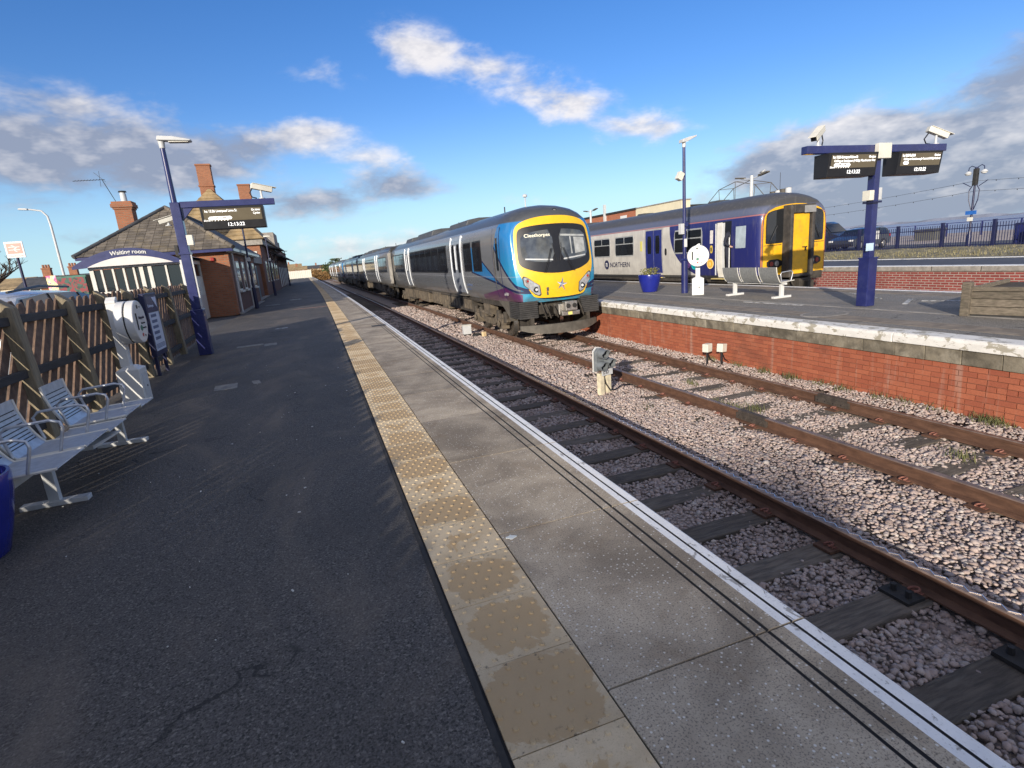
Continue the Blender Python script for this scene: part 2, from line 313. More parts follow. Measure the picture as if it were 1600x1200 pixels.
class MB:
    def __init__(s): s.v = []; s.f = []; s.m = []
    def add(s, vs, fs, mi=0):
        o = len(s.v); s.v.extend([tuple(p) for p in vs])
        for f in fs: s.f.append(tuple(i + o for i in f)); s.m.append(mi)
        return s
    def bx(s, x0, x1, y0, y1, z0, z1, mi=0):
        vs = [(x0, y0, z0), (x1, y0, z0), (x1, y1, z0), (x0, y1, z0), (x0, y0, z1), (x1, y0, z1), (x1, y1, z1), (x0, y1, z1)]
        return s.add(vs, [(0, 3, 2, 1), (4, 5, 6, 7), (0, 1, 5, 4), (1, 2, 6, 5), (2, 3, 7, 6), (3, 0, 4, 7)], mi)
    def box(s, c, size, rot=None, mi=0):
        h = [v / 2 for v in size]; vs = []
        for dz_ in (-1, 1):
            for dx_, dy_ in ((-1, -1), (1, -1), (1, 1), (-1, 1)):
                p = Vector((dx_ * h[0], dy_ * h[1], dz_ * h[2]))
                if rot is not None: p = rot @ p
                vs.append(tuple(Vector(c) + p))
        return s.add(vs, [(0, 3, 2, 1), (4, 5, 6, 7), (0, 1, 5, 4), (1, 2, 6, 5), (2, 3, 7, 6), (3, 0, 4, 7)], mi)
    def beam(s, p0, p1, wx, wz, up=(0, 0, 1), mi=0):
        p0 = Vector(p0); p1 = Vector(p1); d = (p1 - p0).normalized(); u = Vector(up)
        if abs(d.dot(u)) > .99: u = Vector((0, 1, 0))
        sx = d.cross(u).normalized(); su = sx.cross(d).normalized()
        vs = []
        for p in (p0, p1):
            for a, b in ((-1, -1), (1, -1), (1, 1), (-1, 1)): vs.append(tuple(p + sx * a * wx / 2 + su * b * wz / 2))
        return s.add(vs, [(0, 1, 2, 3), (7, 6, 5, 4), (0, 4, 5, 1), (1, 5, 6, 2), (2, 6, 7, 3), (3, 7, 4, 0)], mi)
    def cyl(s, p0, p1, r0, r1=None, n=12, mi=0):
        r1 = r0 if r1 is None else r1
        p0 = Vector(p0); p1 = Vector(p1); d = (p1 - p0).normalized()
        a = d.orthogonal().normalized(); b = d.cross(a); vs = []
        for p, r in ((p0, r0), (p1, r1)):
            for i in range(n):
                t = 2 * math.pi * i / n; vs.append(tuple(p + (a * math.cos(t) + b * math.sin(t)) * r))
        fs = [(i, (i + 1) % n, n + (i + 1) % n, n + i) for i in range(n)]
        fs += [tuple(range(n - 1, -1, -1)), tuple(range(n, 2 * n))]
        return s.add(vs, fs, mi)
    def tube(s, path, r, n=6, mi=0):
        P = [Vector(p) for p in path]; vs = []; fs = []; prev = None
        rr = r if isinstance(r, (list, tuple)) else [r] * len(P)
        for i, p in enumerate(P):
            d = (P[min(i + 1, len(P) - 1)] - P[max(i - 1, 0)]).normalized()
            a = d.orthogonal().normalized() if prev is None else (prev - d * prev.dot(d)).normalized()
            prev = a; b = d.cross(a)
            for j in range(n):
                t = 2 * math.pi * j / n; vs.append(tuple(p + (a * math.cos(t) + b * math.sin(t)) * rr[i]))
        for i in range(len(P) - 1):
            for j in range(n): fs.append((i * n + j, i * n + (j + 1) % n, (i + 1) * n + (j + 1) % n, (i + 1) * n + j))
        fs += [tuple(range(n - 1, -1, -1)), tuple(range((len(P) - 1) * n, len(P) * n))]
        return s.add(vs, fs, mi)
    def prism(s, pts, axis, a0, a1, mi=0):
        """extrude a 2-D polygon along an axis; (u, v) are the other two axes in xyz order"""
        def P(u, v, a): return {'x': (a, u, v), 'y': (u, a, v), 'z': (u, v, a)}[axis]
        n = len(pts); vs = [P(u, v, a0) for u, v in pts] + [P(u, v, a1) for u, v in pts]
        return s.add(vs, [tuple(range(n - 1, -1, -1)), tuple(range(n, 2 * n))] + [(i, (i + 1) % n, n + (i + 1) % n, n + i) for i in range(n)], mi)
    def lathe(s, prof, c=(0, 0, 0), n=24, mi=0):
        vs = []; fs = []
        for r, z in prof:
            for i in range(n):
                t = 2 * math.pi * i / n; vs.append((c[0] + r * math.cos(t), c[1] + r * math.sin(t), c[2] + z))
        for k in range(len(prof) - 1):
            for i in range(n): fs.append((k * n + i, k * n + (i + 1) % n, (k + 1) * n + (i + 1) % n, (k + 1) * n + i))
        return s.add(vs, fs, mi)
    def mesh(s, name, mats, smooth=None):
        me = bpy.data.meshes.new(name); me.from_pydata(s.v, [], s.f)
        for m in (mats if isinstance(mats, (list, tuple)) else [mats]): me.materials.append(m)
        if any(s.m): me.polygons.foreach_set('material_index', s.m)
        bm = bmesh.new(); bm.from_mesh(me); bmesh.ops.recalc_face_normals(bm, faces=bm.faces); bm.to_mesh(me); bm.free()
        if smooth is not None:
            me.shade_smooth(); me.set_sharp_from_angle(angle=R_(smooth))
        me.update(); return me
    def build(s, name, mats, parent=None, loc=(0, 0, 0), rot=(0, 0, 0), smooth=None, bevel=0.0, **tags):
        return link(name, s.mesh(name, mats, smooth), parent, loc, rot, bevel, **tags)

def link(name, me, parent=None, loc=(0, 0, 0), rot=(0, 0, 0), bevel=0.0, **tags):
    o = bpy.data.objects.new(name, me); col.objects.link(o)
    o.location = loc; o.rotation_euler = rot
    if parent is not None: o.parent = parent
    if bevel:
        b = o.modifiers.new('bevel', 'BEVEL'); b.width = bevel; b.segments = 2; b.limit_method = 'ANGLE'; b.angle_limit = R_(35)
    tag(o, **tags); return o
def tag(o, label=None, cat=None, group=None, kind=None):
    if label: o['label'] = label
    if cat: o['category'] = cat
    if group: o['group'] = group
    if kind: o['kind'] = kind
    return o
def thing(name, loc, label, cat, rotz=0.0, group=None):
    o = bpy.data.objects.new(name, None); col.objects.link(o); o.location = loc; o.rotation_euler = (0, 0, rotz)
    o.empty_display_size = .1
    return tag(o, label, cat, group)
def bxs(name, m, parent, *boxes, bevel=0.0, smooth=None, **tags):
    b = MB()
    for t in boxes: b.bx(*t)
    return b.build(name, m, parent, bevel=bevel, smooth=smooth, **tags)
def copy_tree(o, parent=None):
    c = o.copy(); col.objects.link(c); c.parent = parent
    for ch in list(o.children): copy_tree(ch, c)
    return c
_txt = {}
def text_mesh(s, size, m, align='LEFT', bold=0.0, extrude=.0015):
    cu = bpy.data.curves.new('lettering', 'FONT'); cu.body = s; cu.size = size; cu.align_x = align; cu.extrude = extrude; cu.offset = bold
    cu.resolution_u = 3
    ob = bpy.data.objects.new('lettering', cu); col.objects.link(ob)
    dg = bpy.context.evaluated_depsgraph_get(); me = bpy.data.meshes.new_from_object(ob.evaluated_get(dg))
    bpy.data.objects.remove(ob); bpy.data.curves.remove(cu)
    me.materials.clear(); me.materials.append(m); return me
def text(s, size, m, parent, loc, facing='-y', align='LEFT', bold=0.0, width=None, name='lettering', rot=None, **tags):
    me = text_mesh(s, size, m, align, bold)
    o = link(name, me, parent, loc, **tags)
    o.rotation_euler = rot if rot else {'-y': (R_(90), 0, 0), '+x': (R_(90), 0, R_(90)), '-x': (R_(90), 0, R_(-90)), '+y': (R_(90), 0, R_(180))}[facing]
    if width:
        xs = [v.co.x for v in me.vertices]; wd = max(xs) - min(xs)
        if wd > 0: o.scale.x = width / wd
    return o

# ================================================================== SETTING
# land and sea
MB().add([(-4000, -300, -1.4), (74, -300, -1.4), (74, 4000, -1.4), (-4000, 4000, -1.4)], [(0, 1, 2, 3)]).build('ground', mat('rough_ground', (.12, .105, .07), .95, var=.4, vs=.6, bmp=.5, bs=6), kind='structure')
def seamat():
    m, k, b = newmat('sea_water')
    pos = k.n('ShaderNodeNewGeometry').outputs['Position']
    cc = k.mix(k.step(k.noise(k.map(pos, (.02, .006, 1)), 1.0, 5, .6), .4, .65), (.22, .235, .28), (.33, .32, .34))
    k.set(b.inputs['Base Color'], cc); b.inputs['Roughness'].default_value = .35
    bump(k, b, k.noise(k.map(pos, (.6, .25, 1)), 1.0, 6, .6), .6, .3); return m
MB().add([(66, -2500, -2.2), (9000, -2500, -2.2), (9000, 9000, -2.2), (66, 9000, -2.2)], [(0, 1, 2, 3)]).build('sea', seamat(), kind='structure')
b = MB(); n = 60
for i in range(n):
    a0, a1 = R_(24 + i * 70 / n), R_(24 + (i + 1) * 70 / n); r = 7000
    h0 = 22 + 16 * math.sin(i * 1.7) * math.sin(i * .43) ; h1 = 22 + 16 * math.sin((i + 1) * 1.7) * math.sin((i + 1) * .43)
    p = lambda a, rr, z: (rr * math.sin(a), rr * math.cos(a), z)
    b.add([p(a0, r, -3), p(a1, r, -3), p(a1, r + 40, h1), p(a0, r + 40, h0), p(a1, r + 500, h1), p(a0, r + 500, h0)], [(0, 1, 2, 3), (3, 2, 4, 5)])
b.build('far_shore', mat('far_shore_land', (.16, .18, .24), .95, var=.3, vs=.002), kind='structure')
# beach and promenade
MB().bx(24.35, 72, -40, 330, -2.4, -.06).build('promenade', mat('promenade_paving', (.36, .30, .255), .85, var=.2, vs=.8, bmp=.2, bs=30), kind='structure')
MB().bx(34.5, 41.5, -38, 328, -.058, -.03).build('road', M['road'], kind='structure')
# car park on the left
MB().bx(-70, -3.16, -30, 25.3, -1.3, -.03).bx(-70, -8.5, 25.3, 140, -1.3, -.03).build('car_park', M['road'], kind='structure')

# ---- near platform: tarmac, tactile tiles, coping slabs
TL, TR, EDGE = .344, .744, 1.654
def strip(name, x0, x1, y0, y1, ztop, zbot, m, kind='structure', steps=None, parent=None):
    ys = list(np.arange(y0, y1, 3.0)) + [y1]
    b = MB(); vs = []
    for y in ys:
        o = bend(y); vs += [(x0 + o, y, ztop), (x1 + o, y, ztop), (x1 + o, y, zbot), (x0 + o, y, zbot)]
    fs = []
    for i in range(len(ys) - 1):
        a, c = i * 4, i * 4 + 4
        for j in range(4): fs.append((a + j, a + (j + 1) % 4, c + (j + 1) % 4, c + j))
    fs += [(0, 1, 2, 3), ((len(ys) - 1) * 4 + 3, (len(ys) - 1) * 4 + 2, (len(ys) - 1) * 4 + 1, (len(ys) - 1) * 4)]
    b.add(vs, fs); return b.build(name, m, parent, kind=kind)
plat = strip('platform', -3.15, TL - .012, -9, 185, 0.0, -1.3, M['tarmac'])
bed = strip('platform_bedding', TL - .012, EDGE - .02, -9, 185, -.008, -1.3, M['joint'], kind=None, parent=plat)
# tactile tile: 0.4 m, blisters in offset rows
tb = MB(); g = .002
tb.bx(-.2 + g, .2 - g, -.2 + g, .2 - g, -.05, 0)
for r in range(6):
    for c in range(6):
        px = -.167 + c * .0667; py = -.167 + r * .0667
        px += .0167 if r % 2 else -.0167
        if abs(px) > .188: continue
        n = 8; ring0 = [(px + .0120 * math.cos(2 * math.pi * i / n), py + .0120 * math.sin(2 * math.pi * i / n), 0.0002) for i in range(n)]
        ring1 = [(px + .008 * math.cos(2 * math.pi * i / n), py + .008 * math.sin(2 * math.pi * i / n), .0056) for i in range(n)]
        tb.add(ring0 + ring1, [(i, (i + 1) % n, n + (i + 1) % n, n + i) for i in range(n)] + [tuple(range(n, 2 * n))])
tile_me = tb.mesh('tactile_tile', M['tile'])
y = 1.317 - .2 - 4 * .4
for i in range(260):
    yy = y + .4 * i
    o = link('tactile_tile', tile_me, plat, ((TL + TR) / 2 + bend(yy), yy, .001 + random.uniform(-.0012, .0012)), (random.uniform(-.002, .002), random.uniform(-.002, .002), slope_angle(yy) + random.uniform(-.003, .003)))
strip('tactile_paving', TL, TR, y + .4 * 260 - .2, 185, 0.0, -.05, M['tile'], kind=None, parent=plat)
# coping slab profile with ribs of cut grooves and a painted nosing
prof = [(TR + .006, 0), (1.394, 0), (1.397, -.007), (1.405, -.007), (1.408, 0), (1.455, 0), (1.458, -.007), (1.468, -.007), (1.471, 0), (1.537, 0),
        (1.5375, .0), (1.580, 0), (1.583, -.006), (1.590, -.006), (1.593, 0), (1.642, 0), (1.650, -.004), (EDGE, -.012)]
sb = MB(); hl = .61 - .004
ptop = prof; vs = []
for yy in (-hl, hl): vs += [(x - 1.2, yy, z) for x, z in ptop] + [(EDGE - 1.2, yy, -.09), (TR + .006 - 1.2, yy, -.09)]
n = len(ptop) + 2
for i in range(n):
    mi = 2 if i in (1, 2, 3, 5, 6, 7, 11, 12, 13) else (1 if (i < n and 10 <= i < n - 2) else 0)
    sb.add([vs[i], vs[(i + 1) % n], vs[n + (i + 1) % n], vs[n + i]], [(0, 1, 2, 3)], mi)
sb.add(vs[:n], [tuple(range(n))], 0); sb.add(vs[n:], [tuple(range(n))], 0)
slab_me = sb.mesh('coping_slab', [M['slab'], M['edge_white'], M['joint']])
for i in range(-3, 84):
    yc = 1.44 + 1.22 * i + .61
    link('coping_slab', slab_me, plat, (1.2 + bend(yc), yc, random.uniform(-.0015, .0015)), (0, random.uniform(-.001, .001), slope_angle(yc)))
strip('slab_paving', TR, 1.537, 1.44 + 1.22 * 84, 185, 0.0, -.05, M['slab'], kind=None, parent=plat)
strip('edge_paint', 1.537, EDGE, 1.44 + 1.22 * 84, 185, 0.001, -.05, M['edge_white'], kind=None, parent=plat)
strip('platform_wall', EDGE - .12, EDGE - .06, -9, 185, -.09, -1.3, M['mortar'], kind=None, parent=plat)
# bitumen seam along the tiles, odd patches and covers in the tarmac
strip('bitumen_seam', TL - .034, TL - .010, -3, 60, .0025, -.02, mat('bitumen', (.026, .024, .022), .85, var=.3, vs=30), kind=None, parent=plat)
def cover(x, y, wx, wy, m, name, rz=0.0, h=.004):
    b = MB(); b.bx(-wx / 2, wx / 2, -wy / 2, wy / 2, -.03, h)
    return b.build(name, m, plat, (x, y, 0), (0, 0, rz))
M['cover'] = mat('cover_concrete', (.20, .19, .17), .8, var=.3, vs=10, bmp=.4, bs=60, dirt=((.05, .05, .05), .6, 9))
cover(-1.45, 8.55, .30, .42, M['cover'], 'drain_cover', .1); cover(-1.05, 8.6, .10, .3, M['cover'], 'patch', .2)
cover(-1.62, 13.4, .55, .26, M['cover'], 'cable_cover', .1); cover(-1.18, 13.2, .26, .42, M['cover'], 'patch', .05); cover(-1.15, 16.9, .34, .16, M['line_white'], 'patch', .05)
cover(1.36, 14.6, .36, .30, M['dark_iron'], 'inspection_cover', 0, .006)
pink = mat('faded_red_line', (.30, .15, .11), .85, var=.3, vs=12)
cover(-.35, 25.2, 1.5, .10, pink, 'faded_line', .02)
cover(-2.3, 30.6, .7, .18, M['line_white'], 'patch', .1); cover(-1.3, 34.5, .6, .5, M['line_white'], 'patch', .1)
b = MB(); b.prism([(.03 * math.cos(a) * random.uniform(.6, 1.2), .022 * math.sin(a) * random.uniform(.6, 1.2)) for a in np.linspace(0, 2 * math.pi, 12, endpoint=False)], 'z', -.005, .0035); b.build('splash_mark', mat('pale_splash', (.62, .64, .60), .6, var=.1), plat, (.80, 2.60, 0))
# litter
b = MB()
for _ in range(46):
    yy = random.uniform(1.4, 11) ; xx = random.uniform(-2.0 if yy > 3 else -1.2, .25); s_ = random.choice([.003, .003, .004, .005, .008])
    a = random.uniform(0, 3.1)
    b.box((xx, yy, .003), (s_ * 2.2, s_, .005), Matrix.Rotation(a, 3, 'Z'))
b.build('grit', mat('pale_grit', (.55, .54, .50), .8, var=.2, vs=30), label='scattered pale grit on the dark platform tarmac', cat='grit', kind='stuff')

# ---- island platform between the two trains
FE, FB = 7.70, 12.90
isl = strip('island_platform', FE + .36, FB - .02, -8, 120, 0.0, -1.3, M['tarmac_far'])
M['pavers'] = mat('brown_block_paving', (.20, .165, .125), .85, var=.3, vs=4, bmp=.3, bs=60, dirt=((.11, .10, .09), .5, 1.5))
strip('paving_band', 8.36, 8.80, -8, 120, .004, -.05, M['pavers'], kind=None, parent=isl)
strip('kerb_line', 9.66, 9.76, -8, 120, .005, -.05, M['kerb'], kind=None, parent=isl)
strip('paving_band', 12.1, 12.5, -8, 120, .004, -.05, M['pavers'], kind=None, parent=isl)
strip('edge_paint', 12.72, 12.895, -8, 120, .003, -.12, M['edge_white'], kind=None, parent=isl)
b = MB()
for yy in np.arange(-2, 16, 1.7): b.bx(8.06, 8.36, yy, yy + .012, -.02, .0025)
b.build('slab_joints', M['joint'], isl, kind='stuff')
cvb = MB(); ring = [(.42 * math.cos(t), .30 * math.sin(t)) for t in np.linspace(0, 2 * math.pi, 24, endpoint=False)]
cvb.prism(ring, 'z', -.03, .007); cvb.build('inspection_cover', M['tarmac_far'], isl, (8.75, 7.55, 0))
cvb = MB(); cvb.prism([(x * 1.12, y * 1.12) for x, y in ring], 'z', -.03, .0055); cvb.build('cover_frame', M['kerb'], isl, (8.75, 7.55, 0))
for (x, y, wx, wy, rz) in [(11.0, 7.6, .9, .08, .5), (11.35, 7.15, .08, .7, .5), (9.55, 9.6, .1, 1.6, 0.06), (11.6, 9.0, .05, 1.5, -.5)]:
    MB().bx(-wx / 2, wx / 2, -wy / 2, wy / 2, -.02, .006).build('painted_line', M['line_white'], isl, (x, y, 0), (0, 0, rz))
# white nosing stones
nose_prof = [(0, -.14), (0, -.045), (.012, -.014), (.035, 0), (.36, 0), (.36, -.14)]
for i, y0 in enumerate(np.arange(-2.6, 20, 1.62)):
    bb = MB(); bb.prism([(x, z) for x, z in nose_prof], 'y', .004, 1.616)
    o = bb.build('nosing_stone', M['cope_white'], isl, (FE + random.uniform(-.006, .006), y0, random.uniform(-.004, .004)), (0, 0, random.uniform(-.003, .003)), bevel=.008)
strip('nosing_stone', FE, FE + .36, 20.2, 120, 0, -.14, M['cope_white'], kind=None, parent=isl)
y0 = -2.5
while y0 < 17:
    ln = random.choice([.42, .46, .5, .62])
    bb = MB(); bb.prism([(.05, -.34), (.035, -.145), (.4, -.145), (.4, -.34)], 'y', .004, ln - .004)
    bb.build('kerb_stone', M['stone'], isl, (FE + random.uniform(-.004, .006), y0, 0), bevel=.006); y0 += ln
strip('kerb_stone', FE + .05, FE + .4, 17.2, 120, -.145, -.34, M['stone'], kind=None, parent=isl)
strip('wall_core', FE + .092, FE + .34, -8, 120, -.34, -1.3, M['mortar'], kind=None, parent=isl)
# brick face: nearest bricks as pieces, the rest joined
bw, bh, bd = .215, .0655, .1; pitch = .225; ch = .0745
bm1 = MB(); bm1.bx(-bd / 2, bd / 2, -bw / 2, bw / 2, -bh / 2, bh / 2); brick_me = bm1.mesh('brick', M['brick'])
hm1 = MB(); hm1.bx(-bd / 2, bd / 2, -.0515, .0515, -bh / 2, bh / 2); half_me = hm1.mesh('brick', M['brick'])
far_b = MB(); pieces = []
for r in range(9):
    zc = -.34 - .006 - ch / 2 - r * ch
    yy = 1.6 + (pitch / 2 if r % 2 else 0)
    hdr = (r % 4 == 3)
    while yy < 16.5:
        stepy = pitch / 2 if hdr else pitch
        pieces.append((yy + stepy / 2, zc, hdr)); yy += stepy
pieces.sort(key=lambda p: (math.hypot(p[0], FE) + (0 if 2.6 < p[0] else 9)))
for i, (yc, zc, hdr) in enumerate(pieces):
    xx = FE + .08 + bd / 2 + random.uniform(-.0035, .0035)
    if i < 300: link('brick', half_me if hdr else brick_me, isl, (xx, yc + random.uniform(-.002, .002), zc + random.uniform(-.0015, .0015)), (random.uniform(-.004, .004), 0, random.uniform(-.006, .006)))
    else: far_b.box((xx, yc, zc), (bd, (.103 if hdr else bw), bh))
far_b.build('brick_face', M['brick'], isl, kind='stuff')
strip('wall_face', FE + .085, FE + .12, 16.5, 120, -.345, -1.2, M['brick'], kind=None, parent=isl)

# ---- outer platform beyond, verge
op = MB().bx(19.95, 24.35, -30, 140, -1.3, 0).build('outer_platform', mat('outer_tarmac', (.055, .06, .075), .8, var=.2, vs=1), kind='structure')
M['farbrick'] = None
def brickmat(name, c1, c2, mortar, scale, rough=.85, ax='yz'):
    m, k, b = newmat(name)
    pos = k.n('ShaderNodeNewGeometry').outputs['Position']; x, y, z = k.xyz(pos)
    cmb = k.n('ShaderNodeCombineXYZ'); k.set(cmb.inputs[0], {'yz': y, 'xz': x, 'sum': k.math('ADD', x, y)}[ax]); k.set(cmb.inputs[1], z)
    bt = k.n('ShaderNodeTexBrick'); k.set(bt.inputs['Vector'], cmb.outputs[0])
    bt.inputs['Color1'].default_value = c1 + (1,); bt.inputs['Color2'].default_value = c2 + (1,); bt.inputs['Mortar'].default_value = mortar + (1,)
    bt.inputs['Scale'].default_value = 1.0; bt.inputs['Brick Width'].default_value = .225 * scale; bt.inputs['Row Height'].default_value = .075 * scale
    bt.inputs['Mortar Size'].default_value = .011 * scale; bt.inputs['Mortar Smooth'].default_value = .2; bt.inputs['Bias'].default_value = -.1
    cc = k.mix(k.math('MULTIPLY', k.step(k.noise(pos, 1.3, 6, .65, .4), .45, .75), .45), bt.outputs['Color'], tuple(v * .55 for v in c1))
    k.set(b.inputs['Base Color'], cc); b.inputs['Roughness'].default_value = rough
    bump(k, b, k.math('MULTIPLY', bt.outputs['Fac'], -1.0), .6, .008); return m
M['farbrick'] = brickmat('outer_platform_brick', (.26, .055, .045), (.19, .04, .035), (.36, .30, .26), 1.15)
bxs('wall_face', M['farbrick'], op, (19.86, 19.949, -30, 140, -1.25, -.14))
yy = -29.0
while yy < 120:
    ln = random.choice([1.8, 2.0, 2.1, 1.5]); bxs('coping_stone', M['kerb'], op, (19.80, 20.2, yy + .02, yy + ln - .02, -.14, .012)); yy += ln
bxs('edge_paint', M['edge_white'], op, (19.83, 20.28, -30, 140, .0125, .02))
bxs('edge_paint', M['edge_white'], op, (24.0, 24.3, -30, 140, .001, .014))
def grassmat(name, c1, c2):
    m, k, b = newmat(name)
    g = k.n('ShaderNodeNewGeometry')
    cc = k.mix(g.outputs['Random Per Island'], c1, c2)
    cc = k.mix(k.step(k.noise(g.outputs['Position'], 2.5, 4, .6), .4, .65), cc, tuple(v * .7 for v in c2))
    k.set(b.inputs['Base Color'], cc); b.inputs['Roughness'].default_value = .85
    return m
M['drygrass'] = grassmat('dry_grass', (.26, .22, .13), (.19, .175, .09)); M['grass'] = grassmat('green_grass', (.085, .11, .035), (.16, .15, .06))
vb = MB(); ny = 90; nx = 8; vs = []
for j in range(ny + 1):
    for i in range(nx + 1):
        xx = 24.35 + i * 6.9 / nx; yv = -5 + j * 75 / ny
        vs.append((xx, yv, -.03 + .16 * math.sin(math.pi * min(1, i / nx * 1.1) * .5) + random.uniform(-.04, .04)))
vb.add(vs, [(j * (nx + 1) + i, j * (nx + 1) + i + 1, (j + 1) * (nx + 1) + i + 1, (j + 1) * (nx + 1) + i) for j in range(ny) for i in range(nx)])
vb.build('verge', mat('verge_soil', (.19, .165, .10), .95, var=.5, vs=1.5, bmp=.6, bs=14), kind='structure')
def blades(name, pts, hmin, hmax, wd, m, label=None, cat=None, parent=None):
    b = MB()
    for (x, y, z) in pts:
        h = random.uniform(hmin, hmax); a = random.uniform(0, 6.28); ln = random.uniform(.1, .6) * h
        ux, uy = math.cos(a) * wd, math.sin(a) * wd; lx, ly = math.cos(a + 1.3) * ln, math.sin(a + 1.3) * ln
        b.add([(x - ux, y - uy, z), (x + ux, y + uy, z), (x + ux * .5 + lx * .5, y + uy * .5 + ly * .5, z + h * .6), (x + lx, y + ly, z + h)], [(0, 1, 2), (0, 2, 3)])
    return b.build(name, m, parent, label=label, cat=cat, kind='stuff')
blades('verge_grass', [(random.uniform(24.5, 31), random.uniform(2, 45), random.uniform(0, .1)) for _ in range(9000)], .05, .16, .02, M['drygrass'], 'dry tufted grass on the verge below the blue railings', 'grass')

# ================================================================== TRACK
bedv = strip('track_bed', EDGE - .1, FE + .2, -8, 190, -1.135, -1.35, M['bed'])
strip('track_bed', FB - .1, 19.9, -8, 140, -1.10, -1.35, M['bed'])
RAILZ = -.915
def rail_mesh(x, y0, y1, m_side, m_top):
    pr = [(-.07, -.159), (-.07, -.147), (-.012, -.128), (-.010, -.05), (-.034, -.040), (-.036, -.010), (-.028, 0), (.028, 0), (.036, -.010), (.034, -.040), (.010, -.05), (.012, -.128), (.07, -.147), (.07, -.159)]
    ys = list(np.arange(y0, y1, 2.0)) + [y1]; vs = []; fs = []; b = MB(); n = len(pr)
    for yv in ys:
        for px, pz in pr: vs.append((x + bend(yv) + px, yv, RAILZ + pz))
    b.add(vs, [])
    for i in range(len(ys) - 1):
        for j in range(n):
            b.f.append((i * n + j, i * n + (j + 1) % n, (i + 1) * n + (j + 1) % n, (i + 1) * n + j)); b.m.append(1 if j in (5, 6, 7) else 0)
    b.f.append(tuple(range(n))); b.m.append(0)
    return b.mesh('rail', [m_side, m_top])
slp = MB(); slp.bx(-1.30, 1.30, -.125, .125, -.14, 0); sleeper_me = slp.mesh('sleeper', M['sleeper'])
# elastic clip: a bent rod
cl = MB(); path = []
for t in np.linspace(-.3, 4.5, 13): path.append((.032 + .030 * math.cos(t + .9), .034 * math.sin(t + .9), .022 + .010 * math.sin(t * 1.1)))
cl.tube(path, .0085, 6); cl.bx(-.005, .03, -.05, .05, -.012, .004); clip_me = cl.mesh('rail_clip', M['clip'], 50)
plate = MB(); plate.bx(-.17, .17, -.085, .085, -.012, .012); plate_me = plate.mesh('baseplate', M['rust'])
def track(name, xc, y0, sl_y0, y1, sltop, near):
    root = bpy.data.objects.new(name, None); col.objects.link(root); root['kind'] = 'structure'; root.empty_display_size = .1
    for s_ in (-.7525, .7525): link('rail', rail_mesh(xc + s_, y0, 190, M['rust'], M['railtop']), root)
    yv = sl_y0; k_ = 0
    while yv < y1:
        xo = xc + bend(yv); rz = slope_angle(yv) + random.uniform(-.02, .02)
        o = link('sleeper', sleeper_me, root, (xo + random.uniform(-.03, .03), yv, sltop + random.uniform(-.008, .006)), (0, random.uniform(-.004, .004), rz), bevel=.012 if yv < 8 else 0)
        if yv < near:
            for s_ in (-.7525, .7525):
                link('baseplate', plate_me, root, (xo + s_, yv, -1.076), (0, 0, rz))
                link('rail_clip', clip_me, root, (xo + s_ + .072, yv + .01, -1.062), (0, 0, rz))
                link('rail_clip', clip_me, root, (xo + s_ - .072, yv - .01, -1.062), (0, 0, rz + math.pi))
        yv += .70
    return root
tr1 = track('near_track', 3.05, -6, .24, 60, -1.086, 22)
tr2 = track('far_track', 6.245, -6, 1.52, 40, -1.086, 14)
# zigzag weld bead on the head of the nearest visible rail
zz = MB(); path = []; yv = 1.0; s_ = 1
while yv < 11:
    path.append((3.8025 + .018 * s_ + .006, yv, RAILZ + .002)); s_ = -s_; yv += .055
for a, c in zip(path[:-1], path[1:]): zz.beam(a, c, .006, .004)
zz.build('zigzag_weld', M['railshine'], tr1)
# insulated joints
for xx in (5.4925, 6.9975):
    b = MB(); b.bx(-.048, -.012, -.28, .28, -.125, -.035); b.bx(.012, .048, -.28, .28, -.125, -.035)
    for q in (-.2, -.07, .07, .2):
        b.cyl((-.075, q, -.08), (.075, q, -.08), .016, n=6)
    b.bx(-.039, .039, -.25, .25, -.05, -.002 + .004)
    b.build('joint_plate', mat('joint_plate_iron', (.055, .044, .036), .75, .1, .3, 12), tr2, (xx, 5.80, RAILZ))
# bolted chair ends by the near rail
for yy in (2.36, 1.64):
    b = MB()
    for q in (-.06, .05): b.cyl((3.60, yy + q, -1.09), (3.60, yy + q, -1.01), .022, .02, n=6)
    b.bx(3.53, 3.70, yy - .11, yy + .11, -1.088, -1.06); b.build('chair_bolt', M['dark_iron'], tr1)
# outer tracks behind the island: rails only are ever in reach of view
tr3 = bpy.data.objects.new('island_track', None); col.objects.link(tr3); tr3['kind'] = 'structure'
for xx in (13.6, 15.1, 17.7, 19.2): link('rail', rail_mesh(xx, -6, 120, M['rust'], M['railtop']), tr3)

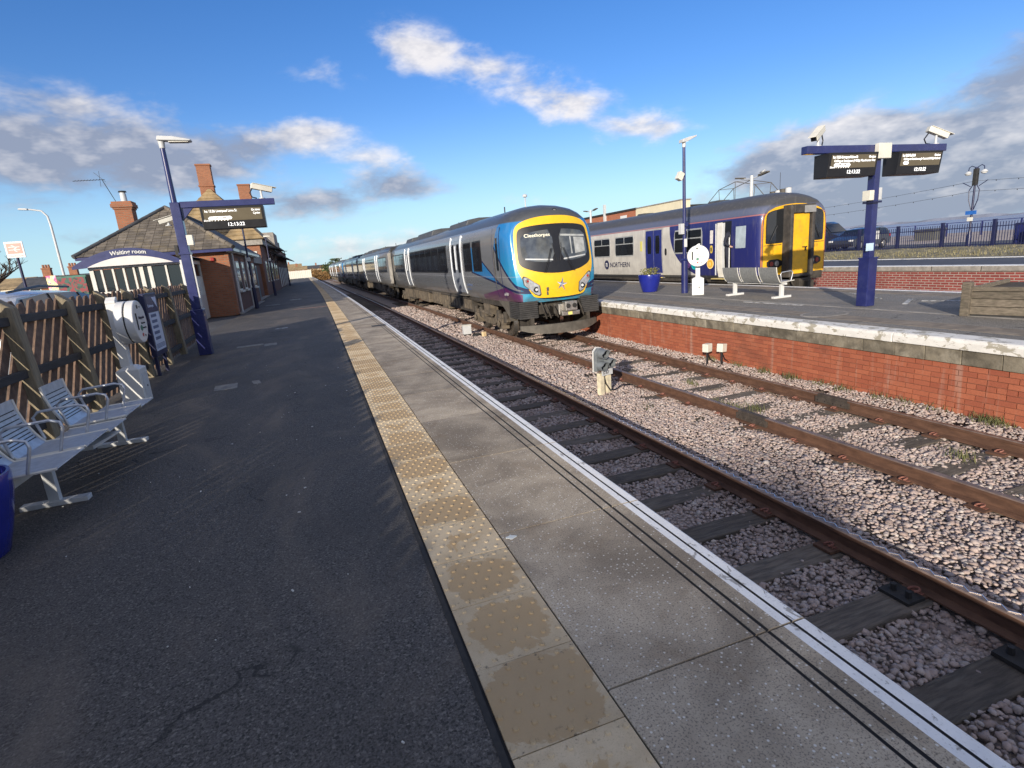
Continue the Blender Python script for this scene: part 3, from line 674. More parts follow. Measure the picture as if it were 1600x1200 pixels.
# ---- ballast stones
def icosa():
    t = (1 + 5 ** .5) / 2
    v = np.array([(-1, t, 0), (1, t, 0), (-1, -t, 0), (1, -t, 0), (0, -1, t), (0, 1, t), (0, -1, -t), (0, 1, -t), (t, 0, -1), (t, 0, 1), (-t, 0, -1), (-t, 0, 1)], float)
    v /= np.linalg.norm(v[0])
    f = np.array([(0, 11, 5), (0, 5, 1), (0, 1, 7), (0, 7, 10), (0, 10, 11), (1, 5, 9), (5, 11, 4), (11, 10, 2), (10, 7, 6), (7, 1, 8), (3, 9, 4), (3, 4, 2), (3, 2, 6), (3, 6, 8), (3, 8, 9), (4, 9, 5), (2, 4, 11), (6, 2, 10), (8, 6, 7), (9, 8, 1)])
    return v, f
IV, IF = icosa()
def stones(name, P, rad, m, label, cat, flat=.75):
    n = len(P)
    tmpl = []
    for _ in range(24):
        sc3 = rng.uniform(.62, 1.25, 3); v = IV * rng.uniform(.62, 1.28, (12, 1)) * sc3; tmpl.append(v)
    tmpl = np.array(tmpl)
    V = tmpl[rng.integers(0, 24, n)]
    q = rng.normal(size=(n, 4)); q /= np.linalg.norm(q, axis=1)[:, None]
    a, b_, c, d = q.T
    Rm = np.stack([np.stack([a*a+b_*b_-c*c-d*d, 2*(b_*c-a*d), 2*(b_*d+a*c)], 1), np.stack([2*(b_*c+a*d), a*a-b_*b_+c*c-d*d, 2*(c*d-a*b_)], 1), np.stack([2*(b_*d-a*c), 2*(c*d+a*b_), a*a-b_*b_-c*c+d*d], 1)], 1)
    V = np.einsum('nij,nkj->nki', Rm, V) * rad[:, None, None]
    V[:, :, 2] *= flat
    V += P[:, None, :]
    F = (IF[None] + (np.arange(n) * 12)[:, None, None]).reshape(-1, 3)
    me = bpy.data.meshes.new(name); me.vertices.add(n * 12); me.vertices.foreach_set('co', V.reshape(-1).astype(np.float32))
    me.loops.add(len(F) * 3); me.loops.foreach_set('vertex_index', F.reshape(-1).astype(np.int32))
    me.polygons.add(len(F)); me.polygons.foreach_set('loop_start', (np.arange(len(F)) * 3).astype(np.int32))
    me.materials.append(m); me.update(calc_edges=True); me.validate()
    return link(name, me, label=label, cat=cat, kind='stuff')
bendv = np.vectorize(bend)
def jitter(x0, x1, y0, y1, sp):
    xs = np.arange(x0, x1, sp); ys = np.arange(y0, y1, sp)
    X, Y = np.meshgrid(xs, ys); X = X.ravel() + rng.uniform(-.5, .5, X.size) * sp; Y = Y.ravel() + rng.uniform(-.5, .5, Y.size) * sp
    return X, Y
PX = []; PR = []
for (y0, y1, sp, r0, r1) in [(.6, 8.5, .034, .0145, .028), (8.5, 18, .052, .022, .037), (18, 34, .10, .045, .07)]:
    X, Y = jitter(1.58, FE + .1, y0, y1, sp)
    hb = np.interp(X, [1.6, 2.0, 3.6, 3.95, 4.3, 5.1, 5.4, 5.6, 6.9, 7.15, 7.8], [-1.13, -1.125, -1.118, -1.09, -1.055, -1.055, -1.09, -1.105, -1.105, -1.06, -1.01])
    hb = hb + .02 * np.sin(X * 5.1 + Y * 1.3) * np.sin(Y * 2.7)
    keep = np.ones(X.size, bool)
    for xr in (2.2975, 3.8025, 5.4925, 6.9975): keep &= np.abs(X - xr) > .055
    for (xc, s0, cov) in ((3.05, .24, .16), (6.245, 1.52, .85)):
        ph = np.abs(((Y - s0 + .35) % .70) - .35)
        ins = (ph < .115) & (np.abs(X - xc) < 1.28)
        if xc < 4: ins &= ~((X > 3.9))
        keep &= ~(ins & (rng.random(X.size) > cov * (.5 + np.sin(Y * 3.3 + X * 2) * .5) * 1.6))
    X = X[keep]; Y = Y[keep]; hb = hb[keep]
    PX.append(np.stack([X + bendv(Y), Y, hb + rng.uniform(-.008, .016, X.size)], 1)); PR.append(rng.uniform(r0, r1, X.size) * rng.choice([.75, 1.0, 1.0, 1.0, 1.15, 1.5], X.size))
P = np.concatenate(PX); PRr = np.concatenate(PR)
stones('ballast', P, PRr, M['ballast'], 'pinkish grey crushed stone ballast between the rails and platforms', 'ballast', .62)
# weeds along the brick wall and between the rails
def tuft(cx, cy, n, r, z): return [(cx + random.gauss(0, r), cy + random.gauss(0, r * 1.6), z) for _ in range(n)]
gp = []
for yc in (7.9, 7.3, 6.6, 6.2, 5.55, 5.2, 4.9, 4.25, 4.1, 9.4, 8.6): gp += [(min(x, 7.77), y, z) for x, y, z in tuft(7.70, yc, random.randint(40, 120), .06, -1.02)]
for (xc, yc) in ((5.85, 6.6), (6.05, 6.35), (6.5, 3.75), (5.8, 6.9), (6.3, 8.2), (4.7, 7.2)): gp += tuft(xc, yc, 60, .06, -1.09)
blades('weeds', gp, .04, .14, .005, M['grass'], 'green weeds at the foot of the brick platform wall', 'weeds')

# ================================================================== LEFT SIDE OF THE NEAR PLATFORM
# ---- diagonal paling fence
fx = lambda y: -2.86 - max(0, (y - 11.0)) * .030
fence = thing('paling_fence', (fx(8), 8, 0), 'weathered timber fence of diagonal brown palings behind the metal seats', 'fence')
F0 = Vector((fx(8), 8, 0))
posts_y = [-2.8, -1.4, 0.0, 1.4, 2.75, 4.10, 5.42, 6.78, 8.14, 9.36, 10.52, 11.9, 13.36, 15.4]
for py in posts_y:
    b = MB(); wdt = .15; dp = .125
    # leaning post with a weathered top
    lean = -.07; x0 = fx(py)
    vs = []
    for z, o in ((-.05, 0), (1.40, lean)):
        vs += [(x0 + o - dp / 2, py - wdt / 2, z), (x0 + o + dp / 2, py - wdt / 2, z), (x0 + o + dp / 2, py + wdt / 2, z), (x0 + o - dp / 2, py + wdt / 2, z)]
    vs[4] = (vs[4][0], vs[4][1], 1.50); vs[7] = (vs[7][0], vs[7][1], 1.50)
    b.add([tuple(Vector(v) - F0) for v in vs], [(0, 3, 2, 1), (4, 5, 6, 7), (0, 1, 5, 4), (1, 2, 6, 5), (2, 3, 7, 6), (3, 0, 4, 7)])
    b.build('post', M['post_timber'], fence, bevel=.012)
for a, c in zip(posts_y[:-1], posts_y[1:]):
    for z in (1.28, .735, .20):
        lx = -.07 * z / 1.4
        p0 = Vector((fx(a) + lx - .01, a + .05, z)) - F0; p1 = Vector((fx(c) + lx - .01, c - .05, z + random.uniform(-.01, .01))) - F0
        MB().beam(p0, p1, .06, .085).build('rail', M['fence_rail'], fence, bevel=.006)
ang = R_(42); ypal = -4.0
while ypal < 15.5:
    # paling leaning along the fence: foot at ypal, head further on
    b = MB(); H0, H1 = .05, 1.44 + random.uniform(-.015, .02)
    t0 = 0.0; t1 = (H1 - H0) * math.tan(ang)
    yA, yB = ypal, ypal + t1; zA, zB = H0, H1
    # clip against the fence ends
    if yB > 15.38:
        f = (15.38 - yA) / t1; yB = 15.38; zB = H0 + (H1 - H0) * max(.05, f)
    if yA < -2.8:
        f = (-2.8 - yA) / t1; zA = H0 + (H1 - H0) * f; yA = -2.8
    if zB - zA > .12:
        w2 = .051 / math.cos(ang); th = .011
        lxA, lxB = -.07 * zA / 1.4, -.07 * zB / 1.4
        xA, xB = fx(yA) + lxA - .062, fx(yB) + lxB - .062
        vs = []
        for xx in (-th, th):
            vs += [(xA + xx, yA - w2, zA), (xA + xx, yA + w2, zA), (xB + xx, yB + w2, zB - .05), (xB + xx, yB + .2 * w2, zB + .015), (xB + xx, yB - w2, zB)]
        vs = [tuple(Vector(v) - F0) for v in vs]
        b.add(vs, [(0, 1, 2, 3, 4), (9, 8, 7, 6, 5)] + [(i, 5 + i, 5 + (i + 1) % 5, (i + 1) % 5) for i in range(5)])
        b.build('paling', M['paling'], fence)
    ypal += .222

# ---- terrace added out of view, so that its roof shades the nearest paving
tz = thing('added_shade_terrace', (1.2 - .63 * 46, 1.7 - .777 * 46, -.03), 'unseen brick terrace added behind the viewpoint to shade the paving', 'building', R_(-39))
bxs('wall', M['mortar'], tz, (-34, 1.3, -9, 0, 0, 10.1)); b = MB(); b.prism([(-9.4, 10.0), (.4, 10.0), (-4.5, 14.15)], 'x', -34.3, 1.35); b.build('roof_slope', M['stone'], tz)
for i in range(8):
    f_ = bxs('window', M['white'], tz, (-30.5 + i * 4, -29.2 + i * 4, 0, .04, 1.2, 2.9)); bxs('pane', M['glass_dark'], f_, (-30.4 + i * 4, -29.3 + i * 4, .04, .05, 1.3, 2.8))
# ---- beam seats
def slot_back(b, x, y0, y1, z0, z1):
    pass
M['seat_edge'] = mat('seat_frame_enamel', (.60, .58, .52), .45, 0, .06, 8)
def seat_panel(parent, y0, y1, shell=None, back=True):
    """one seat shell in bench space: x forward (+), y along"""
    prof = []
    for t in np.linspace(0, 1, 12):
        if t < .45:
            k_ = t / .45; prof.append((.27 - .42 * k_, .405 - .025 * k_))
        else:
            k_ = (t - .45) / .55; a = k_ * 1.25
            prof.append((-.15 - .10 * math.sin(min(a, 1.1)) - .05 * k_, .38 + .36 * k_ * k_ * .55 + .17 * k_))
    if not back: prof = prof[:6]
    b = MB(); n = len(prof); th = .006; vs = []
    for yy in (y0, y1): vs += [(x, yy, z) for x, z in prof] + [(x + .002, yy, z - th) if i < 7 else (x - th, yy, z) for i, (x, z) in reversed(list(enumerate(prof)))]
    m_ = 2 * n
    b.add(vs, [(i, (i + 1) % m_, m_ + (i + 1) % m_, m_ + i) for i in range(m_)] + [tuple(range(m_)), tuple(range(m_, 2 * m_))])
    s_ = b.build('seat' if back else 'table_top', shell or M['steel'], parent, smooth=40)
    if back:
        # punched slots in the back read as dark lines
        g_ = MB()
        for q in range(9):
            k_ = .25 + q * .075; i = .45 + .55 * k_
            f = i * 11; j = int(f); fr = f - j; p = Vector((prof[j][0] * (1 - fr) + prof[j + 1][0] * fr, 0, prof[j][1] * (1 - fr) + prof[j + 1][1] * fr)) if j < 11 else None
            if p is None: continue
            d = Vector((prof[j + 1][0] - prof[j][0], 0, prof[j + 1][1] - prof[j][1])).normalized()
            nrm_ = Vector((d.z, 0, -d.x))
            for sgn in (1,):
                c_ = p + nrm_ * .0015 * sgn; h_ = d * .004
                g_.add([tuple(c_ - h_ + Vector((0, y0 + .03, 0))), tuple(c_ - h_ + Vector((0, y1 - .03, 0))), tuple(c_ + h_ + Vector((0, y1 - .03, 0))), tuple(c_ + h_ + Vector((0, y0 + .03, 0)))], [(0, 1, 2, 3)])
        g_.build('slot', M['dark_iron'], s_, kind='stuff')
    for yy in (y0 - .006, y1 + .006):
        e = MB(); e.tube([(x, yy, z - .003) for x, z in prof], .011, 6); e.build('edge_trim', M['seat_edge'], s_, smooth=50)
    return s_
def armrest(parent, y):
    b = MB(); b.tube([(-.16, y, .40), (-.20, y, .58), (-.16, y, .62), (.10, y, .635), (.16, y, .615), (.17, y, .57), (.12, y, .40)], .011, 7)
    return b.build('armrest', M['steel'], parent, smooth=60)
def seat_leg(parent, y):
    b = MB(); b.beam((0, y, .0), (0, y, .34), .07, .05, up=(0, 1, 0)); b.bx(-.21, .21, y - .04, y + .04, 0.0, .035)
    return b.build('leg', M['lightgrey'], parent, bevel=.004)
bn = thing('platform_seating', (-2.04, 4.63, 0), 'row of silver metal armchair seats facing the track beside the paling fence', 'bench')
Yb = 4.63
for (y0, y1, bk) in ((4.14, 4.58, True), (4.64, 5.08, True), (5.12, 5.51, False), (5.55, 5.97, True), (5.99, 6.36, False)):
    s_ = seat_panel(bn, y0 - Yb, y1 - Yb, back=bk)
    if not bk: s_.location.z = -.02
for yy in (4.12, 4.61, 5.10, 5.53, 5.985): armrest(bn, yy - Yb)
MB().beam((-.02, 4.05 - Yb, .335), (-.02, 6.42 - Yb, .335), .06, .06).build('beam', M['lightgrey'], bn, bevel=.004)
bb = MB(); bb.add([(-.1, .40, .30), (.16, .40, .30), (.30, .62, .345), (-.02, .62, .345), (-.1, .40, .27), (.16, .40, .27), (.30, .62, .335), (-.02, .62, .335)], [(0, 1, 2, 3), (7, 6, 5, 4), (0, 4, 5, 1), (1, 5, 6, 2), (2, 6, 7, 3), (3, 7, 4, 0)]); bb.build('bracket', M['lightgrey'], bn)
seat_leg(bn, 0.0); seat_leg(bn, 6.14 - Yb)
# island bench, seen from behind
M['dark_shell'] = mat('dark_seat_steel', (.32, .33, .33), .45, .5, .15, 20)
bi = thing('platform_seating', (10.52, 11.15, 0), 'three dark metal seats with white frames on the island platform', 'bench')
for (y0, y1) in ((-.95, -.40), (-.30, .25), (.33, .88)):
    seat_panel(bi, y0, y1, M['dark_shell'])
armrest(bi, -1.0)
MB().beam((-.02, -1.0, .345), (-.02, .95, .345), .06, .05).build('beam', M['white'], bi)
for yy in (-.85, .72):
    b = MB(); b.bx(-.045, .045, yy - .035, yy + .035, 0, .33); b.bx(-.26, .26, yy - .05, yy + .05, 0, .05); b.build('leg', M['white'], bi, bevel=.004)

# ---- glazed pot at the picture's edge
def pot(name, loc, r, h, label, plant):
    t = thing(name, loc, label, 'planter')
    MB().lathe([(0, 0), (r * .62, 0), (r * .66, .01), (r * .82, h * .35), (r * .97, h * .75), (r, h * .97), (r * .985, h), (r * .93, h), (r * .9, h * .9), (0, h * .9)], n=32).build('pot', M['pot'], t, smooth=35)
    MB().lathe([(0, h * .905), (r * .89, h * .905), (r * .89, h * .86)], n=20).build('soil', M['soil'], t)
    b = MB()
    for _ in range(260 if plant else 60):
        a = random.uniform(0, 6.28); q = r * math.sqrt(random.random()) * .85; hh = random.uniform(.06, .26); a2 = random.uniform(0, 6.28); s_ = random.uniform(.015, .035)
        x, y = q * math.cos(a), q * math.sin(a); ox, oy = math.cos(a2) * s_, math.sin(a2) * s_
        b.add([(x - ox, y - oy, h * .9 + hh - s_), (x + oy * .6, y - ox * .6, h * .9 + hh), (x + ox, y + oy, h * .9 + hh + s_ * .6), (x - oy * .6, y + ox * .6, h * .9 + hh)], [(0, 1, 2, 3)])
        if random.random() < .3: b.tube([(x * .6, y * .6, h * .88), (x, y, h * .9 + hh)], .003, 3)
    b.build('foliage', grassmat('pot_foliage', (.10, .12, .03), (.28, .25, .08)), t)
    return t
pot('flower_pot', (-2.20, 3.86, 0), .30, .50, 'blue glazed pot cut by the picture edge beside the metal seats', False)
pot('flower_pot', (10.2, 15.4, 0), .36, .56, 'blue glazed pot with small shrub on the island platform', True)

# ---- help points
def help_point(loc, rz, label, disc_r, zc, hh):
    """faces local -y"""
    t = thing('help_point', loc, label, 'help point', rz)
    b = MB(); b.bx(-.16, .16, -.13, .13, 0, .46)
    b.add([(-.16, -.13, .46), (.16, -.13, .46), (.16, .13, .46), (-.16, .13, .46), (-.06, -.05, .51), (.06, -.05, .51), (.06, .05, .51), (-.06, .05, .51)], [(0, 1, 5, 4), (1, 2, 6, 5), (2, 3, 7, 6), (3, 0, 4, 7), (4, 5, 6, 7)])
    b.build('base', M['white'], t, bevel=.006)
    b = MB(); b.bx(-.06, .06, -.02, .09, .50, hh - .08); b.prism([(-.06, hh - .08), (.06, hh - .08), (.06, hh), (0.02, hh), (-.06, hh - .05)], 'y', -.02, .09); b.build('stem', M['white'], t, bevel=.006)
    d = MB(); ring = [(disc_r * math.cos(a), disc_r * math.sin(a)) for a in np.linspace(0, 2 * math.pi, 40, endpoint=False)]
    d.prism([(x, z + zc) for x, z in ring], 'y', -.12, -.02); dk = d.build('disc', M['white'], t, smooth=40, bevel=.008)
    d = MB(); d.prism([(x * .965, z * .965 + zc) for x, z in ring], 'y', -.135, -.119); d.build('gap_ring', M['dark_iron'], dk, smooth=40)
    d = MB(); d.prism([(x, z + zc) for x, z in ring], 'y', -.235, -.135); fc = d.build('face_housing', M['white'], t, smooth=40, bevel=.012)
    yy = -.2375
    def dot(name, x, z, r, m):
        q = MB(); q.cyl((x, yy + .002, zc + z), (x, yy - .003, zc + z), r, n=14); q.build(name, m, fc)
    R_k = disc_r
    bb = MB(); bb.bx(-.52 * R_k - .018, -.52 * R_k + .018, yy - .003, yy + .002, zc - .36 * R_k, zc + .42 * R_k); bb.build('grille', M['dark_iron'], fc)
    dot('button', -.05 * R_k, -.30 * R_k, .038, mat('green_button', (.02, .16, .10), .4)); dot('button', -.05 * R_k, -.62 * R_k, .024, mat('red_button', (.45, .05, .04), .4))
    dot('camera_lens', -.1 * R_k, .70 * R_k, .026, M['black']); dot('screw', .25 * R_k, .68 * R_k, .010, M['dark_iron']); dot('screw', .3 * R_k, -.68 * R_k, .014, M['dark_iron'])
    text('Help point', .055, M['navy_dark'], fc, (-.22 * R_k, yy, zc + .12 * R_k))
    text('Emergency', .034, M['dark_iron'], fc, (.12 * R_k, yy, zc - .34 * R_k)); text('Information', .034, M['dark_iron'], fc, (.02 * R_k, yy, zc - .12 * R_k))
    bxs('hatch', M['lightgrey'], t, (-.10, .10, -.134, -.13, .05, .40)); bxs('lock', M['black'], t, (.02, .05, -.138, -.134, .2, .225))
    return t
help_point((-2.47, 8.30, 0), R_(90), 'white help point with round face and box base against the fence', .275, 1.06, 1.40)
help_point((10.22, 13.02, 0), R_(-36), 'white help point with round face on the island platform', .29, 1.09, 1.42)

# ---- timetable board on two legs
t = thing('notice_board', (-2.72, 10.8, 0), 'tall dark blue timetable board standing against the paling fence', 'notice board', 0)
bxs('frame', M['navy_dark'], t, (-.05, .03, -.36, .36, .33, 1.38), bevel=.01)
bxs('leg', M['navy_dark'], t, (-.04, .0, -.30, -.24, 0, .34)); bxs('leg', M['navy_dark'], t, (-.04, .0, .24, .30, 0, .34))
sh = bxs('poster', mat('pale_poster', (.52, .56, .66), .5, var=.05), t, (.028, .034, -.30, .30, .42, 1.06))
hd = bxs('header', M['navy'], t, (.028, .033, -.31, .31, 1.08, 1.33))
tri = MB(); tri.add([(.036, .02, 1.31), (.036, .29, 1.31), (.036, .27, 1.12)], [(0, 1, 2)]); tri.build('emblem', mat('emblem_white', (.55, .6, .75), .5), hd)
text('Cleethorpes', .07, mat('header_lettering', (.6, .65, .8), .5), hd, (.0345, -.28, 1.15), '+x')
b = MB()
for i in range(5): b.bx(.034, .036, -.22, .10, .98 - i * .095, 1.03 - i * .095)
for i in range(4): b.bx(.034, .0355, -.26, .26, .52 - i * .02, .53 - i * .02)
b.build('printed_text', mat('poster_print', (.10, .12, .2), .6), sh, kind='stuff')

# ---- CCTV camera
def cctv(parent, loc, yaw, pitch=-.25, s_=1.0, arm=.16):
    r = bpy.data.objects.new('security_camera', None); col.objects.link(r); r.parent = parent; r.location = loc; r.rotation_euler = (0, 0, yaw); r.empty_display_size = .05
    rot = Matrix.Rotation(pitch, 3, 'X')
    b = MB(); b.box((0, 0, arm + .05), (.11 * s_, .40 * s_, .10 * s_), rot); b.box(rot @ Vector((0, .05, .058)) + Vector((0, 0, arm + .05)), (.13 * s_, .46 * s_, .012), rot)
    b.build('housing', M['offwhite'], r, bevel=.01)
    p = rot @ Vector((0, .202 * s_, 0)) + Vector((0, 0, arm + .05)); b = MB(); b.box(p, (.09 * s_, .008, .08 * s_), rot); b.build('lens', M['black'], r)
    b = MB(); b.cyl((0, -.02, 0), (0, -.02, arm), .022, n=8); b.cyl((0, -.02, 0), (0, -.02, .015), .06, n=10); b.build('bracket', M['lightgrey'], r, smooth=40)
    b = MB(); b.tube([(0, -.17 * s_, arm + .05), (0.0, -.24, arm * .7), (0, -.20, .03), (.0, -.12, .012)], .012, 6); b.build('cable', M['black'], r, smooth=60)
    return r
# ---- departure displays
M['screen'] = mat('display_screen', (.055, .045, .028), .35, emit=((.16, .125, .075), .55), var=.1)
M['led'] = mat('display_lettering', (.8, .8, .8), .5, emit=((1, 1, .98), 1.2), var=0)
def display(parent, x0, x1, y0, y1, z0, z1, lines, inset=.05, right=None, glyph=None, tilt=True):
    """box with a screen on its -y face (local to the pole)"""
    r = bpy.data.objects.new('departure_display', None); col.objects.link(r); r.parent = parent; r.empty_display_size = .05
    b = MB(); b.prism([(y0 + .02, z0), (y1, z0), (y1, z1), (y0 - .03, z1)], 'x', x0, x1); b.build('housing', M['black'], r, bevel=.008)
    yf = lambda z: y0 + .02 - .05 * (z - z0) / (z1 - z0) - .004
    w_, h_ = x1 - x0, z1 - z0
    za, zb = z0 + h_ * .36, z1 - h_ * .10
    s_ = MB(); s_.add([(x0 + inset, yf(za), za), (x1 - inset, yf(za), za), (x1 - inset, yf(zb), zb), (x0 + inset, yf(zb), zb)], [(0, 1, 2, 3)]); sc_o = s_.build('screen', M['screen'], r)
    tl = math.atan(.05 / h_)
    def put(txt, fx_, fz, size, wd, al='LEFT'):
        z = z0 + h_ * fz
        o = text(txt, size, M['led'], sc_o, (x0 + w_ * fx_, yf(z) - .003, z), align=al, width=w_ * wd, bold=0.0); o.rotation_euler = (R_(90) + tl, 0, 0); return o
    put(lines[0], .06, .755, h_ * .155, .50 if len(lines[0]) > 20 else .28); put(right or 'On time', .80, .755, h_ * .14, .135)
    if len(lines) > 1: put(lines[1], .10 if len(lines[1]) > 9 else .82, .61, h_ * .13, .84 if len(lines[1]) > 9 else .11)
    put('12:13:22', .38, .12, h_ * .22, .26)
    if glyph:
        z = z0 + h_ * .49; g = MB(); gx0, gx1 = x0 + w_ * .12, x0 + w_ * (.12 + glyph)
        gh = h_ * .07
        g.add([(gx0, yf(z) - .003, z - gh), (gx1, yf(z) - .003, z - gh), (gx1 + .02, yf(z) - .003, z), (gx1 - .01, yf(z + gh) - .003, z + gh), (gx0 + .01, yf(z + gh) - .003, z + gh), (gx0 - .02, yf(z) - .003, z)], [(0, 1, 2, 3, 4, 5)]); g.build('train_diagram', M['led'], sc_o)
        k_ = MB()
        for q in ((.28, .42), (.62, .80)): k_.add([(gx0 + (gx1 - gx0) * q[0], yf(z) - .005, z - gh * .35), (gx0 + (gx1 - gx0) * q[1], yf(z) - .005, z - gh * .35), (gx0 + (gx1 - gx0) * q[1], yf(z) - .005, z + gh * .55), (gx0 + (gx1 - gx0) * q[0], yf(z) - .005, z + gh * .55)], [(0, 1, 2, 3)])
        k_.build('diagram_window', M['screen'], sc_o)
        if glyph > .2: put('Zone 1  2  3  4  5  6', .03, .365, h_ * .10, .38)
    for xx in (x0 + w_ * .18, x1 - w_ * .18): MB().bx(xx - .025, xx + .025, (y0 + y1) / 2 - .02, (y0 + y1) / 2 + .02, z1 - .01, z1 + .10).build('hanger', M['navy'], r)
    return r
# near platform display pole
t = thing('display_pole', (-2.40, 12.80, 0), 'blue pole with lamp and single departure display arm above the near platform', 'display pole')
bxs('casing', M['navy'], t, (-.12, .12, -.12, .12, 0, .95), bevel=.012)
bxs('mast', M['navy'], t, (-.085, .085, -.085, .085, .95, 3.05), bevel=.01)
bxs('arm', M['navy'], t, (.086, 1.83, -.06, .06, 2.94, 3.06), bevel=.008)
b = MB(); b.prism([(.087, 2.93), (.30, 2.939), (.087, 2.70)], 'y', -.03, .03); b.build('gusset', M['navy'], t)
MB().cyl((-.01, 0, 3.04), (-.01, 0, 4.05), .055, .045, n=14).build('lamp_column', M['navy'], t, smooth=40)
lh = MB(); lh.cyl((-.01, 0, 4.05), (-.01, 0, 4.20), .05, .06, n=12); lh.prism([(-.07, 4.19), (.20, 4.18), (.50, 4.17), (.52, 4.20), (.20, 4.26), (-.05, 4.27)], 'y', -.10, .10); lh.build('lamp_head', M['lightgrey'], t, smooth=40, bevel=.012)
bxs('lamp_glass', M['offwhite'], t, (.12, .46, -.075, .075, 4.158, 4.172))
display(t, .43, 1.60, -.10, .18, 2.50, 2.93, ['1st 12:26 Liverpool Lime St', 'Cycles'], glyph=.34)
cctv(t, (1.62, 0, 3.06), R_(-75), -.2)
cctv(t, (-.20, -.02, 2.62), R_(105), -.3, .75, .06)
bxs('junction_box', M['offwhite'], t, (.086, .20, -.09, .02, 2.22, 2.42), bevel=.01); bxs('speaker', M['dark_iron'], t, (-.16, -.086, -.1, .05, 2.02, 2.24), bevel=.01)
bxs('collar', M['navy'], t, (-.105, .105, -.105, .105, 2.05, 2.09)); bxs('conduit', M['lightgrey'], t, (.088, .115, -.07, -.04, .95, 2.05)); bxs('conduit', M['white'], t, (-.12, -.088, -.07, -.02, 1.45, 1.95))
# island display pole
t = thing('display_pole', (10.06, 7.78, 0), 'thick blue pole with two departure displays and two cameras on the island platform', 'display pole')
bxs('casing', M['navy'], t, (-.112, .112, -.112, .112, 0, .92), bevel=.012); bxs('casing_rim', M['navy'], t, (-.12, .12, -.12, .12, .91, .935))
bxs('mast', M['navy'], t, (-.07, .07, -.07, .07, .93, 2.93), bevel=.01)
bxs('arm', M['navy'], t, (-1.72, 1.80, -.065, .065, 2.82, 2.95), bevel=.008)
bxs('junction_box', M['offwhite'], t, (-.12, .20, -.16, -.066, 2.70, 2.965), bevel=.01); bxs('box_seam', M['lightgrey'], t, (-.02, -.012, -.163, -.16, 2.70, 2.965))
display(t, -1.33, -.16, -.16, .14, 2.41, 2.81, ['1st 12:26 Liverpool Lime St', 'Calling at Stockport (1456), Manchester Picc'], glyph=.30)
display(t, .38, 1.53, -.16, .14, 2.41, 2.81, ['1st 12:20 Sheffield', 'Calling at Gainsborough Central (1302), Retford'], glyph=.09)
cctv(t, (-1.42, 0, 2.95), R_(112), -.5); cctv(t, (1.60, 0, 2.95), R_(-112), -.42)
bxs('control_box', M['offwhite'], t, (-.18, -.071, -.09, .07, 1.98, 2.16), bevel=.008); bxs('control_box', M['lightgrey'], t, (.071, .14, -.08, .06, 1.98, 2.2), bevel=.008); bxs('collar', M['navy_dark'], t, (-.11, .11, -.11, .11, 1.93, 1.965))
bxs('notice', mat('pale_blue_notice', (.45, .6, .72), .5), t, (-.17, .02, -.078, -.071, 1.06, 1.20))
# lamp on the island
t = thing('platform_lamp', (10.38, 13.83, 0), 'tall slim blue lamp post beside the help point on the island platform', 'lamp post')
MB().cyl((0, 0, 0), (0, 0, .95), .10, .095, n=16).build('base', M['navy'], t, smooth=40)
MB().lathe([(.095, .95), (.12, .97), (.05, 1.02)], n=16).build('collar', M['navy'], t, smooth=40)
MB().cyl((0, 0, .95), (0, 0, 4.12), .055, .042, n=14).build('column', M['navy'], t, smooth=40)
lh = MB(); lh.cyl((0, 0, 4.1), (0, 0, 4.24), .05, .055, n=12); lh.prism([(-.10, 4.22), (.12, 4.27), (.36, 4.37), (.38, 4.42), (.12, 4.37), (-.10, 4.31)], 'y', -.10, .10); lh.build('lamp_head', M['lightgrey'], t, smooth=40, bevel=.012)
b = MB(); b.add([(.06, -.08, 4.245), (.34, -.08, 4.36), (.34, .08, 4.36), (.06, .08, 4.245)], [(0, 1, 2, 3)]); b.build('lamp_glass', mat('lit_lamp', (.9, .9, .9), .3, emit=((1, .98, .92), .6)), t)
b = MB(); b.box((-.16, -.02, 3.33), (.16, .16, .22), Matrix.Rotation(.5, 3, 'Y')); b.cyl((-.1, 0, 3.36), (0, 0, 3.4), .015, n=6); b.build('loudspeaker', M['offwhite'], t, bevel=.008)
bxs('control_box', M['lightgrey'], t, (-.17, -.055, -.08, .05, 1.72, 2.02), bevel=.006); bxs('label_plate', M['white'], t, (-.05, .05, -.062, -.05, 1.35, 1.58))
b = MB(); b.cyl((0, -.06, 1.98), (.0, -.11, 1.98), .06, n=12); b.cyl((.1, 0, 1.9), (.1, 0, 2.06), .03, n=8); b.build('floodlight', M['navy'], t, smooth=40)

# ---- timber planter at the right edge
t = thing('timber_planter', (9.64, 5.77, 0), 'low silvered timber planter with corner post at the right picture edge', 'planter', R_(12))
for k_, (z0, z1) in enumerate(((.03, .15), (.157, .27), (.277, .385), (.392, .46))):
    bxs('plank', M['oldwood'], t, (.03, .075, -2.6, -.02, z0, z1), bevel=.005); bxs('plank', M['oldwood'], t, (.10, 1.5, -.09, -.045, z0, z1), bevel=.005)
b = MB(); b.prism([(-.06, -.06), (.06, -.06), (.06, .06), (-.06, .06)], 'z', 0, .54); b.build('post', M['oldwood'], t, (.03, -.01, 0), bevel=.01)
bxs('soil', M['soil'], t, (.075, 1.5, -2.6, -.09, .05, .40))
bxs('sleeper_base', M['dark_iron'], t, (.04, 1.48, -2.6, -.04, .0, .03))

